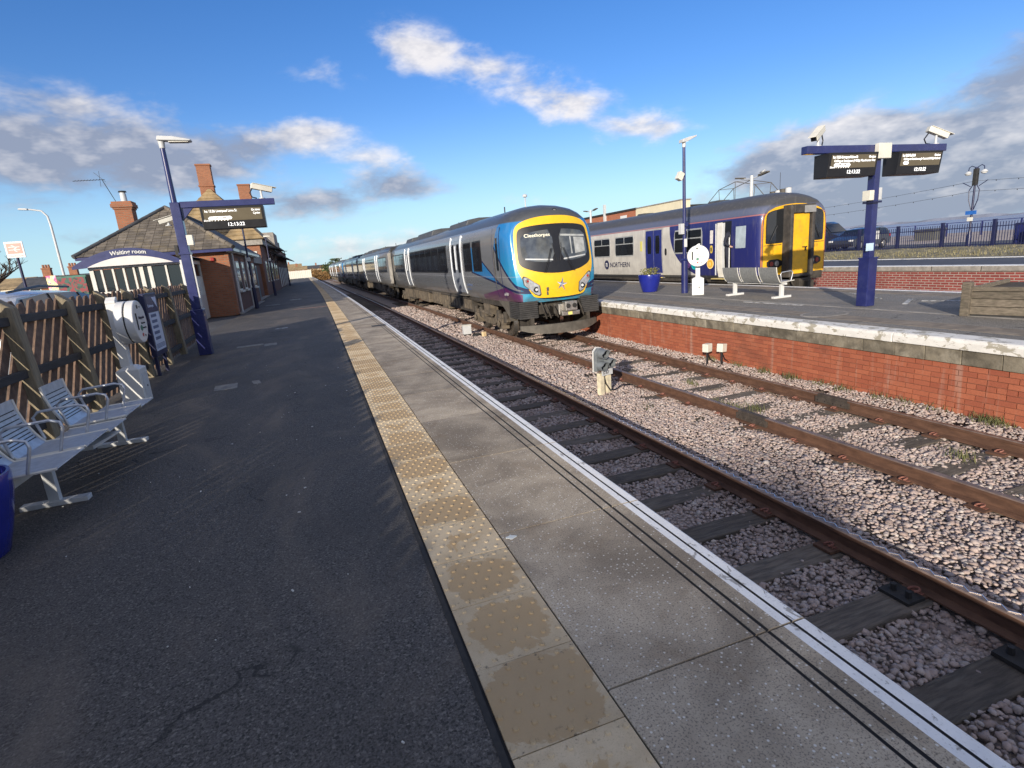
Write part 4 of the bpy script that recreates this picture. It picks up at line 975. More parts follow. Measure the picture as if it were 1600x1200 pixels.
# ---- small things on the ballast
t = thing('ground_signal', (4.60, 8.45, -1.06), 'small grey three-lens ground signal on two short posts between the tracks', 'signal', R_(16))
for xx in (-.12, .05): bxs('post', mat('cream_post', (.56, .50, .36), .75, var=.2, vs=12), t, (xx, xx + .10, -.03, .06, 0, .40), bevel=.004)
bxs('number_plate', M['lightgrey'], t, (-.10, .16, -.065, -.05, .36, .47)); text('G 67', .075, M['black'], t, (-.085, -.067, .385))
M['siggrey'] = mat('signal_grey', (.14, .155, .165), .5, 0, .15, 8)
b = MB(); pl = [(-.18, .44), (.16, .44), (.20, .60), (.02, .84), (-.10, .86), (-.17, .80)]; b.prism(pl, 'y', .0, .07); b.build('head', M['siggrey'], t, bevel=.015)
b = MB(); b.prism([(x * 1.06, (z - .64) * 1.06 + .64) for x, z in pl], 'y', .07, .085); b.build('back_plate', M['white'], t)
for (xx, zz) in ((-.06, .755), (-.09, .54), (.10, .57)):
    b = MB(); n = 16
    o_ = [(xx + .088 * math.cos(a), zz + .088 * math.sin(a)) for a in np.linspace(0, 2 * math.pi, n, endpoint=False)]; i_ = [(xx + .076 * math.cos(a), zz + .076 * math.sin(a)) for a in np.linspace(0, 2 * math.pi, n, endpoint=False)]
    vs = [(x, .0, z) for x, z in o_] + [(x, -.16 if z > zz else -.12, z) for x, z in o_] + [(x, -.16 if z > zz else -.12, z) for x, z in i_] + [(x, -.004, z) for x, z in i_]
    fs = []
    for q in range(3):
        for i in range(n): fs.append((q * n + i, q * n + (i + 1) % n, (q + 1) * n + (i + 1) % n, (q + 1) * n + i))
    b.add(vs, fs); h_ = b.build('hood', M['siggrey'], t, smooth=40)
    MB().cyl((xx, -.006, zz), (xx, -.002, zz), .075, n=14).build('lens', M['glass_dark'], h_)
b = MB(); b.tube([(-.0, .03, .42), (.02, -.02, .2), (.10, -.05, .06), (.25, -.05, .05), (.45, .0, .08), (.72, .05, .03)], .013, 6); b.build('cable', M['black'], t, smooth=60)
for (x, y, z, lbl) in ((7.42, 9.15, -1.03, 'cream track box with drooping cables, nearer the island wall end'), (7.62, 8.95, -1.03, 'cream track box tilted on its stake, the right one of two')):
    t = thing('track_box', (x, y, z), lbl.replace(', nearer the island wall end', ', the left one of two by the brick wall'), 'track box', R_(20))
    bxs('stake', M['dark_iron'], t, (-.02, .02, -.015, .015, 0, .30)); b = MB(); b.box((0, 0, .36), (.18, .13, .17), Matrix.Rotation(.12 if x > 7.5 else 0, 3, 'Y')); b.build('box', M['offwhite'], t, bevel=.012)
    for q in (-1, 1):
        b = MB(); b.tube([(0, 0, .28), (.05 * q, -.04, .12), (.16 * q, -.08, .03), (.3 * q, -.12, .02)], .009, 5); b.build('cable', M['black'], t)
t = thing('cable_box', (4.62, 18.1, -1.08), 'grey metal cable box on the ballast beside the blue train', 'track box')
bxs('body', M['lightgrey'], t, (-.14, .14, -.1, .1, .08, .38), bevel=.01); bxs('foot', M['dark_iron'], t, (-.13, .13, -.08, .08, 0, .08)); bxs('lid', M['offwhite'], t, (-.15, .15, -.11, .11, .38, .40))
b = MB(); b.box((5.02, 17.4, -.98), (.13, .10, .16), Matrix.Rotation(.3, 3, 'Z')); b.build('timber_block', mat('pale_timber', (.62, .47, .27), .8), label='pale timber block lying by the front wheel', cat='block', bevel=.008)
b = MB()
for i in range(3): b.lathe([(.16 - .02 * i, .02 * i), (.18 - .02 * i, .02 * i + .02), (.16 - .02 * i, .02 * i + .04), (.13, .02 * i + .03), (.16 - .02 * i, .02 * i)], (4.86, 17.75, -1.06), 18)
b.build('cable_coil', M['rubber'], label='dark coil of cable on the ballast near the grey box', cat='cable', smooth=50)

# ================================================================== TRAINS
PROF = [(1.14, .20), (1.20, .28), (1.285, .55), (1.33, .85), (1.345, 1.2), (1.345, 1.55), (1.345, 1.9), (1.325, 2.15), (1.275, 2.33), (1.18, 2.49), (1.0, 2.63), (.75, 2.745), (.4, 2.82), (0, 2.85)]
def side_x(z, prof=PROF):
    for (x0, z0), (x1, z1) in zip(prof[:-1], prof[1:]):
        if z0 <= z <= z1: return x0 + (x1 - x0) * (z - z0) / (z1 - z0)
    return prof[0][0] if z < prof[0][1] else 0
def side_patch(b, y0, y1, z0, z1, off=.005, side=-1, prof=PROF, corner=0.0, n=6, mi=0):
    """panel that follows the side; closed against the body"""
    zs = [z0 + (z1 - z0) * i / n for i in range(n + 1)]; vs = []
    for i, z in enumerate(zs):
        ins = corner if i in (0, n) else (corner * .25 if i in (1, n - 1) and corner else 0)
        x = side_x(z, prof)
        vs += [(side * (x + off), y0 + ins, z), (side * (x + off), y1 - ins, z), (side * (x - .03), y0 + ins, z), (side * (x - .03), y1 - ins, z)]
    fs = []
    for i in range(n):
        a, c = 4 * i, 4 * i + 4
        fs += [(a, a + 1, c + 1, c), (a + 2, a, c, c + 2), (a + 1, a + 3, c + 3, c + 1)]
    fs += [(0, 1, 3, 2), (4 * n, 4 * n + 1, 4 * n + 3, 4 * n + 2)]
    b.add(vs, fs, mi); return b
def livery(name, nose):
    m, k, b = newmat(name)
    tcn = k.n('ShaderNodeTexCoord').outputs['Object']; x, y, z = k.xyz(tcn)
    pos = k.n('ShaderNodeNewGeometry').outputs['Position']
    gt = lambda v, e=.004: k.step(v, -e, e)
    AND = lambda *a: a[0] if len(a) == 1 else k.math('MULTIPLY', a[0], AND(*a[1:]))
    silver = (.165, .172, .185); blue = (.02, .175, .42); teal = (.02, .26, .42); navy = (.012, .018, .07); purple = (.10, .018, .10); roof = (.055, .06, .068)
    cc = k.mix(k.step(k.noise(k.map(pos, (1, .4, 2.5)), 1.6, 5, .6), .35, .7), silver, tuple(v * .90 for v in silver))
    # lower body band is a shade darker, grime to the sole
    cc = k.mix(k.math('MULTIPLY', k.step(z, .95, .90), .22), cc, (.12, .13, .145))
    def line(p, q, wd): return gt(k.math('SUBTRACT', wd, k.math('ABSOLUTE', k.halfplane(y, z, p, q))))
    if nose:
        up = ((2.99, 1.48), (1.22, .73)); low = ((4.06, 1.07), (1.22, .73)); B = ((1.49, 1.75), (.14, .53)); low2 = ((1.22, .73), (.15, .49))
        top_b = ((1.49, 1.75), (1.05, 2.7))
        # blue wedge behind the cab door
        wedge = AND(gt(k.halfplane(y, z, *up)), gt(k.math('MULTIPLY', k.halfplane(y, z, *low), -1.0)), gt(k.math('SUBTRACT', y, 1.2)), gt(k.math('SUBTRACT', 4.0, y)))
        cc = k.mix(wedge, cc, blue)
        ax_ = k.math('ABSOLUTE', x)
        fr = AND(gt(k.math('MULTIPLY', k.halfplane(y, z, *B), -1.0)), gt(k.math('SUBTRACT', 1.75, z)))
        fr2 = AND(gt(k.halfplane(y, z, *top_b)), gt(k.math('SUBTRACT', z, 1.75)))
        front = k.math('MAXIMUM', fr, fr2)
        front = k.math('MAXIMUM', front, AND(gt(k.math('SUBTRACT', 1.08, ax_)), gt(k.math('SUBTRACT', .75, y))))
        cc = k.mix(front, cc, k.mix(k.step(z, .4, 1.9), teal, blue))
        for (p, q), wd, lo, hi in ((up, .028, 1.1, 3.05), (low, .028, 1.2, 4.1), (B, .035, .1, 1.52), (low2, .035, .05, 1.25)):
            cc = k.mix(AND(line(p, q, wd), gt(k.math('SUBTRACT', y, lo)), gt(k.math('SUBTRACT', hi, y))), cc, navy)
        pu = AND(gt(k.halfplane(y, z, (3.2, .37), (.89, .64))), gt(k.halfplane(y, z, (.89, .64), (-.3, .30))), gt(k.math('SUBTRACT', 3.3, y)), gt(k.math('SUBTRACT', ax_, 1.04)))
        cc = k.mix(pu, cc, purple)
    cc = k.mix(k.step(z, 2.36, 2.40), cc, roof)
    seam = k.math('MULTIPLY', k.step(k.math('ABSOLUTE', k.math('SUBTRACT', k.math('FRACT', k.math('DIVIDE', y, 2.37)), .5)), .0035, .002), k.step(z, 2.35, 2.33))
    cc = k.mix(k.math('MULTIPLY', seam, .7), cc, (.03, .03, .035))
    cc = k.mix(k.math('MULTIPLY', k.step(k.math('ABSOLUTE', k.math('SUBTRACT', z, .935)), .012, .008), .4), cc, (.36, .37, .39))
    grime = k.math('MULTIPLY', k.math('MULTIPLY', k.step(z, .62, .22), k.step(k.noise(k.map(pos, (1, .5, 2)), 3.0, 6, .65), .3, .65)), .75)
    cc = k.mix(grime, cc, (.10, .082, .06))
    streak = k.math('MULTIPLY', k.step(k.noise(k.map(pos, (4, 4, .25)), 3.0, 5, .6), .52, .75), .20)
    cc = k.mix(streak, cc, (.14, .125, .11))
    k.set(b.inputs['Base Color'], cc)
    k.set(b.inputs['Roughness'], k.math('MULTIPLY_ADD', k.step(z, 2.36, 2.4), .35, k.math('MULTIPLY_ADD', k.step(z, .7, .25), .3, .24)))
    b.inputs['Metallic'].default_value = .12; b.inputs['Coat Weight'].default_value = .35; b.inputs['Coat Roughness'].default_value = .08
    bump(k, b, k.noise(k.map(pos, (1, .5, .8)), 1.8, 3, .5), .05, .02)
    return m
LIV_N = livery('train_livery_cab', True); LIV = livery('train_livery', False)
M['under'] = mat('dirty_underframe', (.115, .092, .065), .85, 0, .4, 5, .6, 30, dirt=((.045, .038, .03), .7, 3))
M['under_dark'] = mat('dark_running_gear', (.045, .038, .03), .8, .1, .4, 6, .5, 30)
M['wheel'] = mat('wheel_steel', (.10, .085, .07), .55, .5, .3, 6); M['tread'] = mat('wheel_tread', (.45, .43, .40), .3, .9, .1, 6)
M['doorgrey'] = mat('door_panel_grey', (.235, .26, .30), .3, .1, .1, 3, coat=.3)
M['trim'] = mat('door_edge_strip', (.68, .70, .72), .35, .2, .08, 6)
M['tyellow'] = mat('warning_yellow', (.80, .47, .012), .35, 0, .07, 3, coat=.3, dirt=((.55, .33, .03), .35, 4))
M['nyellow'] = mat('faded_warning_yellow', (.78, .42, .012), .45, 0, .10, 4, dirt=((.40, .24, .05), .5, 5))
M['tteal'] = mat('front_teal', (.015, .24, .40), .3, 0, .06, 3, coat=.4)
M['ribgrey'] = mat('ribbed_valance', (.042, .040, .038), .65, 0, .25, 8, .2, 40)
M['plough'] = mat('obstacle_beam', (.095, .085, .07), .75, .1, .25, 6, .3, 40)
M['chrome'] = mat('coupler_steel', (.42, .40, .37), .4, .8, .2, 10)

NTOP = lambda z: z if z < 1.5 else 1.5 + (z - 1.5) * .765
def front_y(x, z): return .27 * (abs(x) / 1.16) ** 2.2 + .16 * max(0, z - .85) ** 1.35 + .05 * max(0, .5 - z)
def loop_profile(prof): return [(-x, z) for x, z in prof] + [(x, z) for x, z in reversed(prof[:-1])]
def cab_body(L):
    loop = loop_profile(PROF); n = len(loop); b = MB(); rings = []
    fr = [(x * .872, NTOP(z)) for x, z in loop]
    cz = 1.3
    for s_ in (.25, .5, .72, .88, 1.0):
        rings.append([(x * s_, front_y(x * s_, cz + (z - cz) * s_), cz + (z - cz) * s_) for x, z in fr])
    for t_ in (.12, .28, .48, .68, .86, 1.0):
        a = t_ * math.pi / 2; ring = []
        for (x, z), (xf, zf) in zip(loop, fr):
            yf = front_y(xf, zf); Lb = .95 if z < 2.2 else 1.25
            ring.append((xf + (x - xf) * math.sin(a), yf + (Lb + .25 - yf) * (1 - math.cos(a)), zf + (z - zf) * math.sin(a)))
        rings.append(ring)
    for yv in (1.55, 3, 6, 10, 14, 18, 22, L - .06): rings.append([(x, yv, z) for x, z in loop])
    rings.append([(x * .97, L, .1 + (z - .1) * .985) for x, z in loop])
    vs = [p for r in rings for p in r]; fs = []
    for i in range(len(rings) - 1):
        for j in range(n): fs.append((i * n + j, i * n + (j + 1) % n, (i + 1) * n + (j + 1) % n, (i + 1) * n + j))
    fs += [tuple(range(n)), tuple((len(rings) - 1) * n + j for j in range(n))]
    b.add(vs, fs); return b
def plain_body(L, prof=PROF):
    loop = loop_profile(prof); n = len(loop); b = MB()
    rings = [[(x * .97, 0, .1 + (z - .1) * .985) for x, z in loop]] + [[(x, yv, z) for x, z in loop] for yv in (.06, L * .25, L * .5, L * .75, L - .06)] + [[(x * .97, L, .1 + (z - .1) * .985) for x, z in loop]]
    vs = [p for r in rings for p in r]; fs = []
    for i in range(len(rings) - 1):
        for j in range(n): fs.append((i * n + j, i * n + (j + 1) % n, (i + 1) * n + (j + 1) % n, (i + 1) * n + j))
    fs += [tuple(range(n)), tuple((len(rings) - 1) * n + j for j in range(n))]
    b.add(vs, fs); return b
def front_patch(b, outline, off, fy, mi=0, c=None, rings=(1.0, .8, .55, .28)):
    """panel that follows the cab front, proud by off and closed at its rim"""
    if c is None: c = (sum(p[0] for p in outline) / len(outline), sum(p[1] for p in outline) / len(outline))
    n = len(outline); vs = [(x, fy(x, z) + .02, z) for x, z in outline]
    for s_ in rings:
        for x, z in outline:
            xx, zz = c[0] + (x - c[0]) * s_, c[1] + (z - c[1]) * s_; vs.append((xx, fy(xx, zz) - off, zz))
    vs.append((c[0], fy(*c) - off, c[1])); fs = []
    for k_ in range(len(rings)):
        for i in range(n): fs.append((k_ * n + i, k_ * n + (i + 1) % n, (k_ + 1) * n + (i + 1) % n, (k_ + 1) * n + i))
    for i in range(n): fs.append((len(rings) * n + i, len(rings) * n + (i + 1) % n, len(vs) - 1))
    b.add(vs, fs, mi); return b
def smooth_loop(pts, it=2):
    for _ in range(it):
        q = []
        for i in range(len(pts)):
            a, c = pts[i], pts[(i + 1) % len(pts)]; q += [(a[0] * .75 + c[0] * .25, a[1] * .75 + c[1] * .25), (a[0] * .25 + c[0] * .75, a[1] * .25 + c[1] * .75)]
        pts = q
    return pts
def bogie(parent, yc, wb=2.6, m=None):
    r = bpy.data.objects.new('bogie', None); col.objects.link(r); r.parent = parent; r.location = (0, yc, 0); r.empty_display_size = .05
    m = m or M['under']
    for s_ in (-1, 1):
        b = MB(); pr = [(-wb / 2 - .45, -.42), (-wb / 2 - .35, -.22), (-.7, -.22), (-.45, -.42), (.45, -.42), (.7, -.22), (wb / 2 + .35, -.22), (wb / 2 + .45, -.42), (wb / 2 + .3, -.52), (.75, -.50), (.5, -.62), (-.5, -.62), (-.75, -.50), (-wb / 2 - .3, -.52)]
        b.prism(pr, 'x', s_ * .98 - .07, s_ * .98 + .07); b.build('side_frame', m, r, bevel=.02)
        for q in (-wb / 2, wb / 2):
            b = MB(); b.bx(s_ * 1.02 - .1, s_ * 1.02 + .14 , q - .19, q + .19, -.66, -.34); b.cyl((s_ * 1.16, q, -.5), (s_ * 1.20, q, -.5), .11, n=12); b.build('axle_box', m, r, bevel=.02)
            b = MB(); b.cyl((s_ * 1.02, q - .33, -.45), (s_ * 1.02, q - .33, -.12), .085, n=10); b.cyl((s_ * 1.02, q + .33, -.45), (s_ * 1.02, q + .33, -.12), .085, n=10); b.build('spring', M['under_dark'], r, smooth=40)
            w_ = MB(); w_.lathe([(.0, -.02), (.12, -.02), (.14, 0), (.36, .01), (.38, -.02), (.425, -.02), (.425, .10), (.452, .105), (.452, .13), (.1, .13), (0, .13)], n=32)
            o = w_.build('wheel', M['wheel'], r, (s_ * .80, q, -.915 + .43), (0, R_(-90) if s_ > 0 else R_(90), 0), smooth=30)
            t_ = MB(); t_.lathe([(.429, -.015), (.429, .095)], n=32); t_.build('tyre', M['tread'], o, smooth=30)
        b = MB(); b.cyl((s_ * 1.1, -.45, -.30), (s_ * 1.16, .5, -.22), .05, n=8); b.bx(s_ * 1.0 - .12, s_ * 1.0 + .16, -.34, .34, -.32, .05); b.build('damper', m, r)
    for q in (-wb / 2, wb / 2): MB().cyl((-.8, q, -.49), (.8, q, -.49), .08, n=10).build('axle', M['under_dark'], r)
    return r
train = thing('passenger_train', (6.245, 13.70, 0), 'silver and blue passenger train with yellow cab front at the far track', 'train')
CARL = 23.75
def window_row(body, y0, y1, npan, z0=1.09, z1=2.04, side=-1):
    g = MB(); side_patch(g, y0 - .05, y1 + .05, z0 - .05, z1 + .05, .003, side); s_ = g.build('window_band', M['black'], body, smooth=40)
    pw = (y1 - y0) / npan
    for i in range(npan):
        g = MB(); side_patch(g, y0 + i * pw + .045, y0 + (i + 1) * pw - .045, z0, z1, .007, side, corner=.03); g.build('window', M['glass_dark'], body, smooth=40)
def door_pair(body, y0, y1, side=-1, z0=.34, z1=2.30):
    mid = (y0 + y1) / 2
    for a, c in ((y0 + .02, mid - .006), (mid + .006, y1 - .02)):
        g = MB(); side_patch(g, a, c, z0, z1, .006, side, n=10); d = g.build('door', M['doorgrey'], body, smooth=40)
        g = MB(); side_patch(g, a + .16, c - .16, 1.05, 2.05, .010, side, corner=.05); g.build('door_window', M['glass_dark'], d, smooth=40)
    g = MB()
    for yy in (y0, y1):
        zs = np.linspace(z0 - .02, z1 + .02, 10); g.tube([(side * (side_x(z) + .010), yy, z) for z in zs], .022, 6)
    g.build('door_edge', M['trim'], body, smooth=50)
    g = MB()
    for yy in (mid - .05, mid + .05): g.tube([(side * (side_x(z) + .022), yy, z) for z in np.linspace(1.15, 2.0, 5)], .014, 5)
    g.build('door_seal', M['trim'], body)
    MB().bx(*(sorted((side * 1.16, side * 1.33))), y0 - .05, y1 + .05, .235, .265).build('step', M['plough'], body)
def underframe(body, L, nose):
    yv = 5.1 if nose else 4.6; random.seed(11 if nose else 5)
    while yv < L - 4.8:
        ln = random.uniform(.7, 2.6); zb = random.choice([-.48, -.42, -.52, -.36]); xo = random.uniform(1.08, 1.20)
        if random.random() > .12:
            b = MB(); b.bx(-xo, xo, yv + .05, min(yv + ln, L - 4.6) - .05, zb, .16); o = b.build('equipment_case', M['under'] if random.random() > .25 else M['under_dark'], body, bevel=.03)
            b = MB()
            for q in range(int(ln / .4)): b.bx(-xo - .018, -xo + .01, yv + .12 + q * .4, yv + .40 + q * .4, zb + .1, .08)
            if int(ln / .4): b.build('access_panel', M['under'], o, bevel=.008)
        yv += ln
    b = MB(); b.bx(-1.13, 1.13, .9 if nose else .1, L - .1, .05, .22); b.tube([(-1.15, 4 if nose else 1, .12), (-1.15, L - 1, .12)], .03, 6); b.build('sole_bar', M['under_dark'], body)
def roof_gear(body, L, k0):
    for (a, c, h) in ((6.2, 9.0, .10), (12.5, 16.4, .16), (18.2, 20.3, .12)):
        b = MB(); b.prism([(-.85, 2.66), (-.72, 2.80 + h), (-.3, 2.86 + h), (.3, 2.86 + h), (.72, 2.80 + h), (.85, 2.66)], 'y', a + k0, c + k0); b.build('roof_pod', mat_roof, body, bevel=.04)
    b = MB()
    for yy in (4.4 + k0, 10.7): b.cyl((0.1, yy, 2.8), (.1, yy, 3.12), .02, n=6)
    b.build('aerial', M['dark_iron'], body)
mat_roof = mat('roof_grey', (.06, .064, .07), .6, 0, .15, 3)
def place_car(o, ystart, L, flip=False):
    ya, yb = 13.70 + ystart, 13.70 + ystart + L
    dxa, dxb = bend(ya), bend(yb); rz = -math.atan((dxb - dxa) / L)
    if not flip: o.location = (dxa, ystart, 0); o.rotation_euler = (0, 0, rz)
    else: o.location = (dxb, ystart + L, 0); o.rotation_euler = (0, 0, rz + math.pi)
def make_cab_car():
    body = cab_body(CARL).build('carriage', LIV_N, train, smooth=38)
    for sd in (-1, 1):
        # cab door
        g = MB(); side_patch(g, 1.02, 1.64, .34, 2.28, .004, sd, n=10); d = g.build('cab_door', LIV_N, body, smooth=40)
        g = MB()
        for yy in (1.01, 1.65): g.tube([(sd * (side_x(z) + .003), yy, z) for z in np.linspace(.34, 2.3, 9)], .009, 5)
        g.build('cab_door_gap', M['navy_dark'], body)
        g = MB(); side_patch(g, 1.16, 1.34, 1.12, 2.02, .008, sd); g.build('door_window', M['glass_dark'], d)
        g = MB(); g.tube([(sd * (side_x(z) + .03), 1.50, z) for z in (.75, 1.2, 1.7)], .010, 6); g.build('handrail', M['plough'], d)
        for a, c in ((2.84, 3.78), (3.98, 4.92)):
            g = MB(); side_patch(g, a - .04, c + .04, 1.09, 2.04, .003, sd, corner=.03); g.build('window_frame', M['black'], body)
            g = MB(); side_patch(g, a, c, 1.13, 2.0, .007, sd, corner=.06); g.build('window', M['glass_dark'], body)
        door_pair(body, 5.30, 6.80, sd); window_row(body, 7.6, 16.2, 6, side=sd); door_pair(body, 16.75, 18.0, sd); window_row(body, 18.6, 23.2, 3, side=sd)
    underframe(body, CARL, True); roof_gear(body, CARL, 0)
    g = MB(); g.cyl((0, 2.2, 2.83), (0, 2.2, 3.18), .018, n=6); g.lathe([(0, .0), (.07, .02), (.07, .08), (0, .11)], (0, 2.2, 3.16), 12); g.build('antenna', M['lightgrey'], body)
    # front
    yel = [(.0, 2.485), (.35, 2.475), (.65, 2.43), (.88, 2.36), (1.02, 2.27), (1.10, 2.12), (1.135, 1.75), (1.14, 1.25), (1.11, 1.02), (.80, .42), (.70, .335), (.3, .315)]; yel = smooth_loop(yel + [(0, .31)] + [(-x, z) for x, z in reversed(yel[1:])], 2)
    g = MB(); front_patch(g, yel, .006, front_y, c=(0, 1.3), rings=(1.0, .9, .75, .58, .4, .2)); yo = g.build('yellow_panel', M['tyellow'], body, smooth=40)
    wsc = [(0, 2.27), (.5, 2.255), (.85, 2.215), (.98, 2.16), (1.03, 2.04), (1.065, 1.7), (1.075, 1.36), (1.05, 1.24), (.94, 1.14), (.55, 1.0)]; wsc = smooth_loop(wsc + [(0, .95)] + [(-x, z) for x, z in reversed(wsc[1:])], 2)
    g = MB(); front_patch(g, wsc, .012, front_y, c=(0, 1.62), rings=(1.0, .9, .75, .58, .4, .2)); wo_ = g.build('windscreen_surround', M['black'], body, smooth=40)
    cabm = mat('windscreen_glass', (.075, .082, .084), .05, 0, .5, 2.2, spec=.9)
    for s_ in (-1, 1):
        pane = smooth_loop([(s_ * .10, 2.12), (s_ * .5, 2.10), (s_ * .93, 2.03), (s_ * .98, 1.7), (s_ * .96, 1.36), (s_ * .55, 1.28), (s_ * .10, 1.26)], 1)
        g = MB(); front_patch(g, pane, .018, front_y, rings=(1.0, .8, .6, .35)); po = g.build('windscreen', cabm, body, smooth=40)
        # sun blind and desk seen behind the glass
        def strip_(x0, x1, z0, z1, z2, z3, n_=8):
            q_ = []
            for i_ in range(n_ + 1):
                f_ = i_ / n_; xx_ = x0 + (x1 - x0) * f_; za_ = z0 + (z1 - z0) * f_; zb_ = z2 + (z3 - z2) * f_
                q_ += [(xx_, front_y(xx_, za_) - .0215, za_), (xx_, front_y(xx_, zb_) - .0215, zb_)]
            return q_, [(2 * i_, 2 * i_ + 2, 2 * i_ + 3, 2 * i_ + 1) for i_ in range(n_)]
        bl = MB(); bl.add(*strip_(s_ * .16, s_ * .9, 1.30, 1.365, 1.335, 1.40)); bl.build('desk_edge', M['lightgrey'], po)
        if s_ > 0:
            bl = MB(); bl.add(*strip_(.14, .93, 1.93, 1.88, 1.98, 1.93)); bl.add(*strip_(.55, .90, 1.44, 1.48, 1.88, 1.85)); bl.add(*strip_(.42, .46, 1.44, 1.44, 1.90, 1.90)); bl.build('sun_blind', mat('cab_blind', (.36, .37, .36), .5, var=.25), po)
        else:
            tm = text_mesh('Cleethorpes', .125, mat('destination_lettering', (.75, .72, .58), .5, emit=((1, .9, .6), .25), var=0), bold=.001)
            wd_ = max(v.co.x for v in tm.vertices)
            for v in tm.vertices:
                xx_, zz_ = -.86 + v.co.x * .70 / wd_, 1.945 + v.co.y
                v.co = (xx_, front_y(xx_, zz_) - .023 - v.co.z, zz_)
            link('destination', tm, po)
        # headlight cluster
        hl = [(s_ * 1.03, .90), (s_ * .99, .94), (s_ * .90, .90), (s_ * .58, .66), (s_ * .555, .42), (s_ * .60, .37), (s_ * .72, .42), (s_ * 1.0, .70)]
        g = MB(); front_patch(g, hl, .012, front_y, rings=(1.0, .5)); g.build('headlight_frame', M['ribgrey'], body)
        hi = [(sum(p[0] for p in hl) / 8 * .12 + x * .88, sum(p[1] for p in hl) / 8 * .12 + z * .88) for x, z in hl]
        g = MB(); front_patch(g, hi, .018, front_y, rings=(1.0, .5)); ho = g.build('headlight', mat('headlight_lens', (.42, .43, .45), .12, .3, .2, 14), body)
        for (x, z, r, m_) in ((.90, .80, .062, M['chrome']), (.69, .56, .075, M['glass_dark'])):
            yy = front_y(x, z); g = MB(); g.cyl((s_ * x, yy + .0, z), (s_ * x, yy - .028, z), r, n=16); lo = g.build('lamp', m_, ho, smooth=40)
            g = MB(); g.cyl((s_ * x, yy, z), (s_ * x, yy - .034, z), r * .5, n=12); g.build('lamp_core', M['white'] if r > .07 else mat('red_lamp', (.35, .03, .02), .3), lo)
        # wiper
        g = MB(); P_ = [(s_ * .42, .99), (s_ * .30, 1.25), (s_ * .16, 1.62)]
        g.tube([(x, front_y(x, z) - .045, z) for x, z in P_], .010, 5); g.tube([(x + s_ * .035, front_y(x, z) - .040, z) for x, z in P_], .007, 5); g.tube([(x, front_y(x, z) - .03, z) for x, z in ((s_ * .05, 1.28), (s_ * .10, 1.5), (s_ * .13, 1.75))], .010, 5); g.build('wiper', M['black'], body)
        # ribbed corner valance
        g = MB()
        for q in range(9):
            z = .25 - q * .052; g.bx(s_ * .66 if s_ > 0 else -1.20, 1.20 if s_ > 0 else -.66, .10, .95, z - .040, z)
        g.bx(*(sorted((s_ * .68, s_ * 1.17))), .13, .95, -.22, .25); g.build('corner_valance', M['ribgrey'], body, bevel=.006)
        g = MB(); g.prism([(.9, .24), (2.0, .24), (1.55, .05), (1.25, -.12), (.95, -.32)], 'x', *(sorted((s_ * 1.0, s_ * 1.17)))); g.build('side_skirt', M['plough'], body)
    # pale line painting the bright highlight along the front corners
    for s_ in (-1, 1):
        g = MB(); g.tube([(s_ * 1.155 * (side_x(z) / 1.345), front_y(1.155, z) + .02, NTOP(z)) for z in np.linspace(.30, 2.2, 9)], .012, 5); g.build('corner_highlight', mat('corner_highlight_blue', (.30, .62, .75), .3, var=.05), body)
    # five-pointed star emblem in facets
    sm = [mat('star_grey', (.28, .30, .34), .4), mat('star_blue', (.05, .10, .22), .4), mat('star_red', (.42, .10, .07), .4), mat('star_pale', (.62, .64, .66), .4)]
    g = MB(); cx0, cz0 = .04, .645; yy = front_y(cx0, cz0) - .012
    for q in range(5):
        a = R_(80 + q * 72); l = .20 if q in (0, 3) else .165
        tip = (cx0 + l * math.cos(a), cz0 + l * math.sin(a))
        for s_ in (-1, 1):
            k_ = (cx0 + .055 * math.cos(a + s_ * R_(36)), cz0 + .055 * math.sin(a + s_ * R_(36)))
            g.add([(cx0, yy - .004, cz0), (tip[0], yy, tip[1]), (k_[0], yy, k_[1])], [(0, 1, 2)], {0: (1 if s_ > 0 else 0), 1: (3 if s_ > 0 else 0), 2: (0 if s_ > 0 else 1), 3: (2 if s_ > 0 else 0), 4: (1 if s_ > 0 else 3)}[q])
    g.build('star_emblem', sm, body)
    g = MB(); g.cyl((0, .50, 2.60), (0, .40, 2.60), .075, n=16); lo = g.build('top_lamp', M['black'], body, smooth=40, loc=(.12, .0, .0))
    MB().cyl((0, .405, 2.60), (0, .392, 2.60), .05, n=14).build('lamp_core', M['chrome'], lo)
    g = MB(); g.box((-.38, front_y(-.38, .52) - .01, .55), (.07, .03, .1)); g.box((-.39, front_y(-.38, .45) - .01, .44), (.05, .03, .1)); g.build('cable_cover', M['plough'], body, bevel=.01)
    # coupler and bits below
    g = MB(); g.bx(-.05, .45, .10, .9, -.20, .10); g.bx(.06, .42, -.12, .12, -.09, .17); g.bx(-.02, .52, -.06, .1, -.22, -.10); co = g.build('coupler', M['chrome'], body, bevel=.02)
    for x in (.14, .33): MB().cyl((x, -.10, .05), (x, -.14, .05), .065, n=14).build('coupling_cone', M['dark_iron'], co)
    bxs('warning_plate', mat('yellow_label', (.75, .68, .2), .5), co, (.16, .28, -.066, -.06, -.2, -.12))
    g = MB()
    for x, zt in ((-.55, .2), (-.42, .15), (-.2, .1), (.58, .15)): g.tube([(x, .15, zt), (x + .03, .02, -.05), (x + .10, .05, -.24), (x + .2, .25, -.18)], .022, 6)
    g.bx(-.66, .66, .45, .9, -.25, .24); g.bx(-.62, -.30, .15, .5, -.12, .12); g.build('hoses', M['under_dark'], body)
    pb = MB(); N_ = 14; vs = []
    for i in range(N_ + 1):
        x = -1.16 + 2.32 * i / N_; yv = -.12 + .34 * (abs(x) / 1.16) ** 2.4; zb = -.66 + .13 * (abs(x) / 1.16) ** 3
        vs += [(x, yv, -.40), (x, yv - .02, zb), (x, yv + .10, zb), (x, yv + .10, -.40)]
